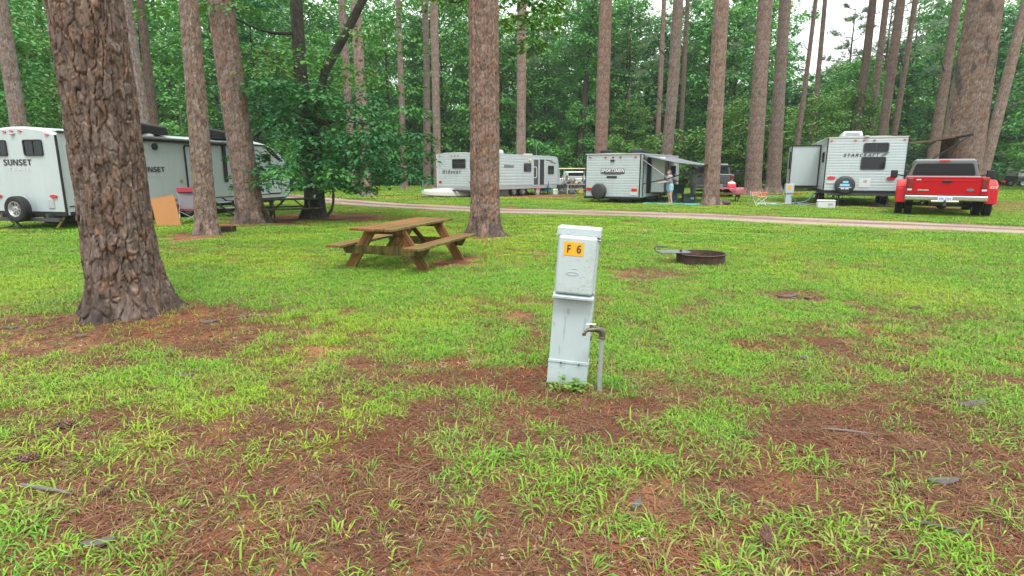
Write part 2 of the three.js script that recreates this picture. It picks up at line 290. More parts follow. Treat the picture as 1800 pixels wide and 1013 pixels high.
// bark crumbs and twig bits
function crumbsGeo(seed, n, spread) {
  const R = rngOf(seed), gs = [];
  for (let k = 0; k < n; k++) { const g = new THREE.TetrahedronGeometry(0.006 + R() * R() * 0.016); g.scale(1.6, 0.35, 0.8); rot(g, (R() - 0.5) * 0.6, R() * TAU, (R() - 0.5) * 0.6); const a = R() * TAU, r = Math.sqrt(R()) * spread; g.translate(Math.cos(a) * r, 0.006, Math.sin(a) * r); const sh = 0.6 + R() * 0.8; g.setAttribute('color', new THREE.Float32BufferAttribute(new Float32Array(g.attributes.position.count * 3).fill(sh), 3)); gs.push(g); }
  return mergeGeometries(gs);
}
scatter('bark_crumbs', 'brown bark crumbs and flakes scattered over the ground', 'bark crumbs', [71, 72].map((s) => crumbsGeo(s, 14, 0.2)), dryMat, 107, [[1.6, 4.5, 90, 0.6, 1.2], [4.5, 8, 40, 0.8, 1.4]], (x, z, t, t2) => t2 < 0.12 ? [0.28, 0.21, 0.15] : mix3([0.075, 0.042, 0.03], [0.15, 0.075, 0.045], t), (x, z, u) => u < 0.9 - 0.5 * cover(x, z) && !inLane(x, z));
// ---------------------------------------------------------------- trees
const barkTex = dataTex(512, (u, v) => { const a = tf(u, v, 10, 5, 3, 5), b = tf(u, v, 40, 12, 8, 3), c = 0.70 + 0.34 * (a - 0.5) + 0.42 * (b - 0.5), q = sstep(0.66, 0.78, tf(u, v, 14, 9, 55, 3)); return [c + q * 0.10, c + q * 0.11, c + q * 0.11]; });
const barkBump = dataTex(512, (u, v) => { const c = 0.55 * tf(u, v, 14, 8, 3, 5) + 0.45 * tf(u, v, 60, 18, 8, 3); return [c, c, c]; }, false);
const barkMat = new THREE.MeshPhysicalMaterial({ vertexColors: true, map: barkTex, bumpMap: barkBump, bumpScale: 0.012, roughness: 0.9, specularIntensity: 0.3 });
// scaly pine bark: plates are cells of a stretched Worley pattern, raised above recessed furrows
function pineTrunk(o) {
  const { seed = 1, r0, r1, h, lean = [0, 0], bow = [0, 0], flare = 0.3, flareH = 0.7, cellW = 0.09, aspect = 2.2, depth = 0.02, dv = 0.03, du = 0.03, fine = h, tone = [1, 1, 1], lobes = 5, grey = 0.4, soot = 0 } = o;
  const R = rngOf(seed), nC = Math.max(6, Math.round(TAU * r0 / cellW)), cellH = cellW * aspect, sides = Math.max(10, Math.round(TAU * r0 / du));
  const ys = []; for (let y = -0.12; y < h;) { ys.push(y); y += y < fine ? dv : Math.max(dv * 4, 0.5); } ys.push(h);
  const pos = [], col = [], uv = [], idx = [], W = sides + 1, lob = R() * TAU;
  const worley = (u, v) => {
    const i = Math.floor(u), j = Math.floor(v); let f1 = 9, f2 = 9, id = 0, cx = 0, cyy = 0, x1 = 0, y1 = 0, x2 = 0, y2 = 0;
    for (let b = -1; b <= 1; b++) for (let a = -1; a <= 1; a++) { const ci = i + a, cj = j + b, wi = ((ci % nC) + nC) % nC, x = ci + 0.1 + 0.8 * hash(wi, cj, seed), y = cj + 0.1 + 0.8 * hash(wi, cj, seed + 7), d = Math.hypot(u - x, v - y); if (d < f1) { f2 = f1; x2 = x1; y2 = y1; f1 = d; x1 = x; y1 = y; id = hash(wi, cj, seed + 19); cx = u - x; cyy = v - y; } else if (d < f2) { f2 = d; x2 = x; y2 = y; } }
    return [f1, f2, id, cx, cyy, Math.abs(y2 - y1) / (Math.abs(y2 - y1) + Math.abs(x2 - x1) + 1e-6)];
  };
  const worley2 = (u, v) => {
    const m = nC * 2, i = Math.floor(u), j = Math.floor(v); let f1 = 9, f2 = 9, id = 0;
    for (let b = -1; b <= 1; b++) for (let a = -1; a <= 1; a++) { const ci = i + a, cj = j + b, wi = ((ci % m) + m) % m, d = Math.hypot(u - ci - hash(wi, cj, seed + 41), v - cj - hash(wi, cj, seed + 47)); if (d < f1) { f2 = f1; f1 = d; id = hash(wi, cj, seed + 53); } else if (d < f2) f2 = d; }
    return [f1, f2, id];
  };
  for (const y of ys) {
    const t = clamp(y / h), yy = Math.max(0, y), rad = lerp(r0, r1, Math.pow(t, 0.8)), fl = Math.exp(-yy / flareH * 2.2);
    const ox = lean[0] * y + bow[0] * 4 * t * (1 - t), oz = lean[1] * y + bow[1] * 4 * t * (1 - t);
    for (let k = 0; k <= sides; k++) {
      const th = k / sides * TAU, kk = k % sides, th2 = kk / sides * TAU, c = Math.cos(th2), s = Math.sin(th2);
      const wu = (fbm(c * 3 + 7 + y * 1.7, s * 3 + y * 1.2, seed + 3, 3) - 0.5) * 1.15, wv = (fbm(c * 3 + y * 2.1, s * 3 + 5 - y, seed + 5, 3) - 0.5) * 1.5;
      const [f1, f2, id, cx, cyy, lie] = worley(kk / sides * nC + wu, y / cellH + wv), e = f2 - f1;
      const [g1, g2, id2] = worley2(kk / sides * nC * 2 + wu * 2.6 + 0.3 * cx, y / cellH * 1.7 + wv * 2.2), e2 = g2 - g1;
      const cut = lerp(1, 0.3, sstep(0.35, 0.8, lie)), plate = (1 - (1 - sstep(0.0, 0.16, e)) * cut) * (0.66 + 0.34 * id), tilt = (hash(id * 9999, 3) - 0.5) * cyy * 0.55 + (id - 0.5) * cx * 0.5 + (id2 - 0.5) * 0.85 * sstep(0, 0.07, e2);
      const rough = fbm(c * 14 + y * 9, s * 14 - y * 11, seed + 9, 2) - 0.5;
      const r = rad * (1 + fl * flare * (1 + 0.5 * Math.sin(lobes * th2 + lob) + 0.35 * Math.sin(3 * th2 + lob * 2)) + 0.045 * Math.sin(2 * th2 + lob + y * 0.4) + 0.03 * (fbm(c * 2 + 4, s * 2 + y * 0.5, seed, 2) - 0.5)) + depth * (plate * (1 + tilt) - 0.8) + depth * 0.3 * rough;
      pos.push(ox + c * r, y, oz + s * r); uv.push(k / sides * Math.max(1, Math.round(TAU * r0 / 0.6)), y / 0.6);
      let q = mix3([0.165, 0.115, 0.090], [0.330, 0.255, 0.210], 0.55 * hash(id * 7777, 1) + 0.45 * id2); q = mix3(q, [0.33, 0.30, 0.28], grey * hash(id * 7777, 2)); if (id2 > 0.82) q = mix3(q, [0.30, 0.18, 0.115], 0.6);
      q = mix3([0.205, 0.130, 0.098], q, sstep(0.0, 0.09, e + (1 - cut) * 0.06));                                               // inner bark in the furrows is redder
      if (soot) q = mix3(q, [0.045, 0.042, 0.042], sstep(0.52, 0.72, fbm(c * 1.6 + 3, s * 1.6 + y * 2.2, seed + 77, 3) + soot * (1 - sstep(0.1, 0.8, yy)) - 0.1) * sstep(1.3, 0.2, yy) * 0.6);   // scorched foot
      if (o.lichen) q = mix3(q, [0.09, 0.085, 0.08], sstep(0.58, 0.68, fbm(c * 3 + 3, s * 3 + y * 1.7, seed + 87, 3)) * sstep(2.5, 5, yy) * 0.8);
      col.push(q[0] * tone[0], q[1] * tone[1], q[2] * tone[2]);
    }
  }
  for (let r = 0; r < ys.length - 1; r++) for (let k = 0; k < sides; k++) { const a = r * W + k; idx.push(a, a + W, a + 1, a + 1, a + W, a + W + 1); }
  const g = new THREE.BufferGeometry(); g.setAttribute('position', new THREE.Float32BufferAttribute(pos, 3)); g.setAttribute('color', new THREE.Float32BufferAttribute(col, 3)); g.setAttribute('uv', new THREE.Float32BufferAttribute(uv, 2)); g.setIndex(idx); g.computeVertexNormals();
  return g;
}
const limbCol = (g, c) => { const n = g.attributes.position.count, a = new Float32Array(n * 3); for (let i = 0; i < n; i++) a.set(c, i * 3); g.setAttribute('color', new THREE.BufferAttribute(a, 3)); return g; };
const leafMat = new THREE.MeshPhysicalMaterial({ color: 0xffffff, vertexColors: true, roughness: 0.5, transmission: 0.5, thickness: 0, side: THREE.DoubleSide, specularIntensity: 0.4 });
const needleMat = new THREE.MeshPhysicalMaterial({ color: 0xffffff, vertexColors: true, roughness: 0.6, transmission: 0.2, thickness: 0, side: THREE.DoubleSide });
class Leaves {
  constructor() { this.p = []; this.c = []; }
  // a leaf folded along its midrib: position, facing normal, direction of the tip, length, width
  leaf(x, y, z, n, t, L, w, c) {
    const bxv = V(0, 0, 0).crossVectors(n, t).normalize(), T = V(0, 0, 0).crossVectors(bxv, n).normalize(), f = w * 0.22;
    const a = [x, y, z], m = [x + T.x * L, y + T.y * L, z + T.z * L], h = L * 0.48;
    const l = [x + T.x * h + bxv.x * w / 2 + n.x * f, y + T.y * h + bxv.y * w / 2 + n.y * f, z + T.z * h + bxv.z * w / 2 + n.z * f], r = [x + T.x * h - bxv.x * w / 2 + n.x * f, y + T.y * h - bxv.y * w / 2 + n.y * f, z + T.z * h - bxv.z * w / 2 + n.z * f];
    this.p.push(...a, ...r, ...m, ...a, ...m, ...l); for (let k = 0; k < 6; k++) this.c.push(c[0], c[1], c[2]);
  }
  geo() { const g = new THREE.BufferGeometry(); g.setAttribute('position', new THREE.Float32BufferAttribute(this.p, 3)); g.setAttribute('color', new THREE.Float32BufferAttribute(this.c, 3)); g.computeVertexNormals(); return g; }
}
const gauss = (R) => (R() + R() + R() + R() - 2) * 0.87;
// a spray of leaves: flattened, drooping at its rim
function spray(L, R, c, rx, ry, n, len, cols, droop = 0.35, upness = 0.75) {
  const base = mix3(cols[0], cols[1], R()), hue = R();
  for (let k = 0; k < n; k++) {
    const a = R() * TAU, q = Math.sqrt(R()), x = Math.cos(a) * q * rx, z = Math.sin(a) * q * rx, y = gauss(R) * ry - droop * q * q * rx;
    const nn = V(gauss(R) * 0.8 + Math.cos(a) * 0.35, upness + R() * 0.4, gauss(R) * 0.8 + Math.sin(a) * 0.35).normalize(), t = V(Math.cos(a) + gauss(R) * 0.7, -0.35 - droop * R(), Math.sin(a) + gauss(R) * 0.7).normalize();
    let col = mix3(base, cols[2], Math.pow(R(), 2) * 0.9); if (hue > 0.8) col = mix3(col, cols[3] ?? cols[2], 0.5); const v = 0.8 + R() * 0.4;
    const s = len * (0.65 + R() * 0.7);
    L.leaf(c.x + x, c.y + y, c.z + z, nn, t, s, s * 0.62, [col[0] * v, col[1] * v, col[2] * v]);
  }
}
const GREEN = [[0.054, 0.234, 0.044], [0.080, 0.297, 0.052], [0.130, 0.380, 0.064], [0.170, 0.392, 0.054]];
const DEEP = [[0.031, 0.157, 0.049], [0.044, 0.202, 0.059], [0.072, 0.258, 0.070], [0.089, 0.263, 0.052]];
const FRESH = [[0.076, 0.260, 0.053], [0.103, 0.321, 0.060], [0.148, 0.387, 0.066], [0.179, 0.387, 0.059]];
const LIME = [[0.072, 0.226, 0.025], [0.102, 0.248, 0.032], [0.145, 0.297, 0.041], [0.170, 0.297, 0.045]];
// broadleaf prototype: limbs that end in sprays; crown reaches down to y0
function broadleaf(name, label, o) {
  const { seed, h, r, y0, clusters, per, leaf, cols, trunkR = 0.22, skew = 0.6, group } = o;
  const R = rngOf(seed), t = thing(name, label, 'tree', [0, 0, 0], 0, group), L = new Leaves(), wood = [];
  const sway = (R() - 0.5) * 1.2, trunkTop = h * 0.82;
  const at = (y) => V(sway * Math.sin(y / h * 2.2), y, sway * 0.5 * (1 - Math.cos(y / h * 3)));
  wood.push(limb([0, 0.15, 0.3, 0.5, 0.7, 0.85, 1].map((q) => at(q * trunkTop).add(V(0, q ? 0 : -0.1, 0))), [1.35, 1.05, 0.95, 0.8, 0.55, 0.35, 0.12].map((q) => q * trunkR), 9));
  for (let k = 0; k < clusters; k++) {
    const f = (k + R()) / clusters, y = lerp(y0, h, Math.pow(f, 0.95)), env = r * Math.pow(Math.sin(PI * clamp(0.14 + 0.82 * f)), skew), a = k * 2.39996 + R(), q = Math.sqrt(0.12 + 0.88 * R()) * env, c = at(Math.min(y, trunkTop)).add(V(Math.cos(a) * q, 0, Math.sin(a) * q)); c.y = y + (R() - 0.5) * 0.8;
    const cr = (0.75 + R() * 0.8) * r * 0.30;
    spray(L, R, c, cr, cr * 0.34, Math.round(per * (0.6 + R() * 0.8)), leaf, cols, 0.3);
    if (k % 2 === 0) { const s = at(clamp(y - q * 0.55, y0 * 0.5, trunkTop)); wood.push(limb(bez(s.toArray(), [lerp(s.x, c.x, 0.5), lerp(s.y, c.y, 0.75), lerp(s.z, c.z, 0.5)], c.toArray(), 4), [0.28, 0.2, 0.14, 0.09, 0.04].map((w) => w * trunkR), 5)); }
  }
  const g = mergeGeometries(wood.map((w) => limbCol(flat(w), [0.085, 0.068, 0.055])));
  const tr = new THREE.Mesh(g, barkMat); tr.name = 'trunk'; const cr = new THREE.Mesh(L.geo(), leafMat); cr.name = 'crown'; t.add(tr, cr); return shade(t);
}
// loose needle-puff crown of a pine, as a geometry pair; y is measured from the crown's foot
function pineCrown(seed, H, r, tuftsN, cols, tuftL = 0.42, spikes = 16) {
  const R = rngOf(seed), pos = [], col = [], wood = [];
  wood.push(limb([[0, 0, 0], [0.05, H * 0.5, 0.05], [0, H * 0.95, 0]], [0.13, 0.09, 0.02], 6));
  const nb = 16;
  for (let b = 0; b < nb; b++) {
    const f = (b + R() * 0.6) / nb, y = H * f * 0.92, a = b * 2.4 + R(), L = r * (1 - 0.62 * f) * (0.6 + 0.6 * R()), dx = Math.cos(a), dz = Math.sin(a), rise = L * (0.1 + R() * 0.35);
    const P = bez([0, y, 0], [dx * L * 0.55, y + rise * 0.15, dz * L * 0.55], [dx * L, y + rise, dz * L], 5); wood.push(limb(P, [0.06, 0.05, 0.04, 0.03, 0.02, 0.012], 5));
    const n = Math.round(tuftsN / nb * (0.6 + L / r));
    for (let k = 0; k < n; k++) {
      const q = 0.35 + 0.65 * Math.sqrt(R()), i = Math.min(4, q * 5 | 0), p = P[i].clone().lerp(P[i + 1], q * 5 - i).add(V(gauss(R) * L * 0.20, gauss(R) * L * 0.09 + 0.08, gauss(R) * L * 0.20)), base = mix3(cols[0], cols[1], R());
      for (let s = 0; s < spikes; s++) {
        const d = V(gauss(R) + dx * 0.35, gauss(R) * 0.8 + 0.35, gauss(R) + dz * 0.35).normalize(), l = tuftL * (0.6 + R() * 0.6), w = V(0, 0, 0).crossVectors(d, V(gauss(R), gauss(R), gauss(R))).normalize().multiplyScalar(0.012 + 0.02 * tuftL), v = 0.8 + R() * 0.45;
        pos.push(p.x - w.x, p.y - w.y, p.z - w.z, p.x + w.x, p.y + w.y, p.z + w.z, p.x + d.x * l, p.y + d.y * l, p.z + d.z * l); for (let z = 0; z < 3; z++) col.push(base[0] * v, base[1] * v, base[2] * v);
      }
    }
  }
  const g = new THREE.BufferGeometry(); g.setAttribute('position', new THREE.Float32BufferAttribute(pos, 3)); g.setAttribute('color', new THREE.Float32BufferAttribute(col, 3)); g.computeVertexNormals();
  return [g, mergeGeometries(wood.map((w) => limbCol(flat(w), [0.12, 0.09, 0.075])))];
}
const PINE = [[0.098, 0.190, 0.081], [0.155, 0.247, 0.103]];
const crownKinds = [1, 2, 3].map((s) => pineCrown(900 + s, 9, 4.2, 330, PINE));
let pineSeed = 300;
function pine(label, x, z, o) {
  const s = pineSeed++, t = thing('pine_tree', label, 'tree', [x, 0, z], 0, 'tall pines of the campground'), h = o.h ?? 19, lean = o.lean ?? [0, 0];
  const tr = new THREE.Mesh(pineTrunk({ seed: s, h, ...o }), barkMat); tr.name = 'trunk'; t.add(tr);
  const [g, w] = crownKinds[s % 3], sc = o.crown ?? 1;
  const cr = new THREE.Mesh(g, needleMat); cr.name = 'crown'; cr.position.set(lean[0] * h, h - 0.4, lean[1] * h); cr.rotation.y = s * 1.7; cr.scale.setScalar(sc); t.add(cr);
  const br = new THREE.Mesh(w, barkMat); br.name = 'branches'; br.position.copy(cr.position); br.rotation.copy(cr.rotation); br.scale.copy(cr.scale); t.add(br);
  if (o.stubs) for (const [y, a, L, up] of o.stubs) { const rr = o.r0 * 0.8, dx = Math.cos(a), dz = Math.sin(a), m = new THREE.Mesh(limbCol(flat(limb(bez([lean[0] * y + dx * rr * 0.7, y, dz * rr * 0.7], [lean[0] * y + dx * L * 0.6, y + up * 0.2, dz * L * 0.6], [lean[0] * y + dx * L, y + up, dz * L], 5), [0.05, 0.045, 0.04, 0.03, 0.02, 0.01].map((q) => q * (o.stubR ?? 1)), 6)), [0.12, 0.095, 0.08]), barkMat); m.name = 'dead_branch'; t.add(m); }
  return shade(t);
}
// the pines whose trunks stand among the pitches
pine('huge scaly pine with deep bark plates and flaring foot before the long trailer', -4.53, -6.62, { r0: 0.375, r1: 0.30, h: 21, lean: [-0.004, 0], cellW: 0.095, aspect: 2.5, depth: 0.040, dv: 0.0105, du: 0.0085, fine: 4.6, flare: 0.40, flareH: 0.62, soot: 0.22, grey: 0.45, tone: [0.80, 0.745, 0.70] });
pine('slim straight pine in front of the camper steps with scuffed pale base', -8.05, -15.2, { r0: 0.255, r1: 0.17, h: 20, lean: [0.024, 0], cellW: 0.115, aspect: 1.5, depth: 0.020, dv: 0.024, du: 0.02, fine: 9, flare: 0.35, flareH: 0.5, soot: 0.1, grey: 0.7, tone: [1.2, 1.12, 1.06] });
pine('stout pine with smooth sweep beside the camper front cap and weathered table', -8.4, -18.7, { r0: 0.42, r1: 0.26, h: 22, lean: [-0.012, 0], bow: [-0.35, 0], cellW: 0.13, aspect: 1.5, depth: 0.022, dv: 0.03, du: 0.025, fine: 10, flare: 0.42, flareH: 0.7, soot: 0.3, grey: 0.5, tone: [1.2, 1.1, 1.06] });
pine('straight pine standing behind the wooden picnic table with blackened foot', -0.69, -15.0, { r0: 0.375, r1: 0.30, h: 21, lean: [0, 0], cellW: 0.14, aspect: 1.5, depth: 0.024, dv: 0.024, du: 0.02, fine: 8, flare: 0.42, flareH: 0.55, soot: 0.35, grey: 0.35, tone: [1.2, 1.07, 1.0] });
pine('pine rising from a red pine-straw bed beside the camper with screen door', 0.62, -41.6, { r0: 0.36, r1: 0.27, h: 23, lean: [0.004, 0], cellW: 0.18, aspect: 1.5, depth: 0.016, dv: 0.08, du: 0.07, fine: 16, flare: 0.55, flareH: 0.8, grey: 0.7, tone: [1.3, 1.22, 1.18] });
pine('tall reddish pine behind the camper with extended awning', 6.45, -43, { r0: 0.50, r1: 0.36, h: 24, lean: [0.004, 0], cellW: 0.18, aspect: 1.5, depth: 0.02, dv: 0.08, du: 0.07, fine: 17, flare: 0.3, grey: 0.2, tone: [1.35, 1.2, 1.15], stubs: [] });
pine('leaning pine behind the awning camper roof air conditioner', 10.3, -40, { r0: 0.42, r1: 0.24, h: 24, lean: [-0.005, 0], bow: [0.45, 0], cellW: 0.18, aspect: 1.5, depth: 0.018, dv: 0.08, du: 0.07, fine: 16, flare: 0.3, grey: 0.5, stubs: [[6, 2.6, 1.6, 1.6], [9, 2.7, 1.9, 2.4]] });
pine('sturdy pine at the end of the camper awning by the turquoise mat', 9.72, -28.5, { r0: 0.37, r1: 0.30, h: 22, lean: [-0.012, 0], cellW: 0.15, aspect: 1.5, depth: 0.024, dv: 0.05, du: 0.042, fine: 12, flare: 0.4, flareH: 0.6, soot: 0.25, grey: 0.45, tone: [1.3, 1.2, 1.14] });
pine('pine standing beside the orange folding chair and red-topped picnic table', 16.7, -40.6, { r0: 0.53, r1: 0.42, h: 23, lean: [-0.012, 0], cellW: 0.18, aspect: 1.5, depth: 0.018, dv: 0.075, du: 0.06, fine: 15, flare: 0.45, flareH: 0.8, grey: 0.5, tone: [1.2, 1.13, 1.1] });
pine('pine between the slide-out camper and the pine by the orange chair', 20.3, -45.5, { r0: 0.53, r1: 0.32, h: 23, lean: [-0.022, 0], cellW: 0.18, aspect: 1.5, depth: 0.02, dv: 0.08, du: 0.065, fine: 17, flare: 0.4, grey: 0.5, stubs: [[5, 2.9, 1.2, 1.5]] });
pine('massive pine trunk with dark lichen blotches behind the red pickup', 22.2, -29.2, { r0: 0.88, r1: 0.62, h: 22, lean: [0.004, 0], cellW: 0.17, aspect: 1.5, depth: 0.028, dv: 0.055, du: 0.055, fine: 11, flare: 0.25, grey: 0.55, lichen: 1, tone: [1.0, 0.95, 0.88] });
pine('slanting slender pine beside the massive trunk behind the red pickup', 34.0, -42.5, { r0: 0.36, r1: 0.26, h: 22, lean: [0.09, 0], cellW: 0.18, aspect: 1.5, depth: 0.015, dv: 0.09, du: 0.07, fine: 15, grey: 0.6, tone: [1.2, 1.15, 1.12], stubs: [[8, 0.4, 2, 0.8], [6, 0.2, 2.4, 1.4]] });
pine('grey pine trunk behind the camper rear with the spare tyre, standing alone', -23.6, -28.5, { r0: 0.34, r1: 0.24, h: 21, lean: [0.012, 0], cellW: 0.18, aspect: 1.5, depth: 0.014, dv: 0.06, du: 0.05, fine: 12, grey: 0.9, tone: [1.1, 1.08, 1.07] });
pine('grey pine trunk rising behind the black camper air conditioner', -15.4, -25, { r0: 0.36, r1: 0.26, h: 21, lean: [-0.02, 0], bow: [-0.1, 0], cellW: 0.18, aspect: 1.5, depth: 0.014, dv: 0.06, du: 0.05, fine: 11, grey: 0.9, tone: [1.1, 1.07, 1.06] });
pine('dark narrow pine paired with the grey pine behind the camper roof', -21.0, -35, { r0: 0.26, r1: 0.2, h: 22, lean: [0.005, 0], cellW: 0.18, aspect: 1.5, depth: 0.012, dv: 0.08, du: 0.06, fine: 14, grey: 0.3, tone: [0.6, 0.58, 0.55] });
pine('pine with pinkish bark behind the hanging tips of the maple branches', -9.75, -39.2, { r0: 0.36, r1: 0.27, h: 23, lean: [-0.01, 0], cellW: 0.18, aspect: 1.5, depth: 0.015, dv: 0.08, du: 0.06, fine: 15, flare: 0.5, grey: 0.6, tone: [1.35, 1.25, 1.24] });
pine('greyer pine directly behind the pink-barked one beyond the maple', -11.9, -44, { r0: 0.32, r1: 0.24, h: 23, lean: [-0.012, 0], cellW: 0.18, aspect: 1.5, depth: 0.015, dv: 0.09, du: 0.07, fine: 16, flare: 0.5, grey: 0.7, tone: [1.2, 1.15, 1.15] });
pine('narrow pine with vine at its foot between maple and white camper', -10.1, -54.9, { r0: 0.30, r1: 0.20, h: 24, lean: [0.003, 0], cellW: 0.18, aspect: 1.5, depth: 0.012, dv: 0.12, du: 0.09, fine: 20, flare: 0.5, grey: 0.6, tone: [1.2, 1.14, 1.12] });
pine('gently curved pine standing apart beside the white camper rear corner', -8.75, -60, { r0: 0.40, r1: 0.26, h: 25, lean: [0.01, 0], bow: [0.2, 0], cellW: 0.18, aspect: 1.5, depth: 0.014, dv: 0.12, du: 0.09, fine: 20, flare: 0.5, grey: 0.5 });
pine('straight grey pine behind the rear wall of the white camper with boat', -6.6, -52, { r0: 0.36, r1: 0.30, h: 24, lean: [0.004, 0], cellW: 0.18, aspect: 1.5, depth: 0.014, dv: 0.11, du: 0.08, fine: 19, grey: 0.7, tone: [1.3, 1.24, 1.22] });
pine('slender pine beside the leaning pine behind the awning camper', 14.9, -61, { r0: 0.28, r1: 0.2, h: 25, lean: [-0.004, 0], bow: [0.1, 0], cellW: 0.18, aspect: 1.5, depth: 0.012, dv: 0.14, du: 0.1, fine: 20, grey: 0.5, tone: [1.1, 1.04, 1.0], crown: 0.8, stubs: [[7, 3.1, 2.2, 0.8]] });
pine('thin dark pine in the gap behind the awning camper', 17.6, -62, { r0: 0.26, r1: 0.2, h: 22, lean: [-0.004, 0], cellW: 0.18, aspect: 1.5, depth: 0.012, dv: 0.14, du: 0.1, fine: 20, grey: 0.6, tone: [0.7, 0.68, 0.66], crown: 0.8 });
const rightGroup = 'slender pines behind the slide-out camper';
for (const [x, z, r0, lx, tone, lab] of [
  [32.4, -45.6, 0.40, 0.010, 0.82, 'grey pine behind the raised tan awning, straighter of two'], [36.0, -49, 0.42, 0.016, 0.85, 'brown pine in front of the lichen-blotched trunk, leaning outward'], [31.6, -51, 0.44, 0.012, 0.78, 'forked-branch pine behind the white camper roof vent'],
  [30.6, -53, 0.40, 0.004, 0.6, 'darkest pine trunk behind the white camper roof'], [32.6, -54.5, 0.36, 0.008, 0.9, 'pale pine trunk next to the darkest one behind camper roof'], [28.2, -56, 0.26, -0.006, 0.8, 'thin pine just beside the gap of open sky'], [35.4, -55.5, 0.30, 0.03, 0.85, 'curving thin pine behind the forked-branch pine'], [22.9, -48, 0.22, 0.03, 0.75, 'smooth bent trunk close behind the pine near the slide-out']])
  pine(lab, x, z, { r0, r1: r0 * 0.62, h: 23, lean: [lx, 0], bow: [0.12, 0], cellW: 0.18, aspect: 1.5, depth: 0.014, dv: 0.12, du: 0.09, fine: 18, grey: 0.5, tone: [tone * 1.15, tone * 1.1, tone * 1.07], crown: 0.95, stubR: 0.9, stubs: [[9, x % 6, 2, 1], [11, x % 5 + 2, 1.8, 1.2], [7.5, x % 3 + 3, 1.4, 0.5]] }).userData.group = rightGroup;

// lower-crowned pines at the edge of the wood, their needle crowns showing against the sky
for (const [x, z, h, lx, lab] of [[8.6, -70, 12, 0.01, 'young pine with a needle crown behind the awning trailer roof vent'], [13.2, -68, 10.5, 0, 'bushy-crowned pine behind the leaning pine'], [19.5, -72, 12, -0.01, 'needle-crowned pine above the dark pickup'], [25.2, -70, 11, 0.01, 'needle-crowned pine above the orange chair'], [37.5, -68, 11, 0.02, 'needle-crowned pine over the white trailer roof vent'], [41, -67, 12.5, 0.01, 'needle-crowned pine above the raised tan awning'], [46, -70, 12, 0, 'needle-crowned pine beyond the massive lichen trunk'], [2.5, -74, 13, 0, 'needle-crowned pine above the older white trailer']])
  pine(lab, x, z, { r0: 0.24, r1: 0.15, h, lean: [lx, 0], cellW: 0.18, aspect: 1.5, depth: 0.012, dv: 0.2, du: 0.12, fine: 20, grey: 0.5, tone: [1, 0.95, 0.92], crown: 1.05 }).userData.group = 'needle-crowned pines at the edge of the wood';

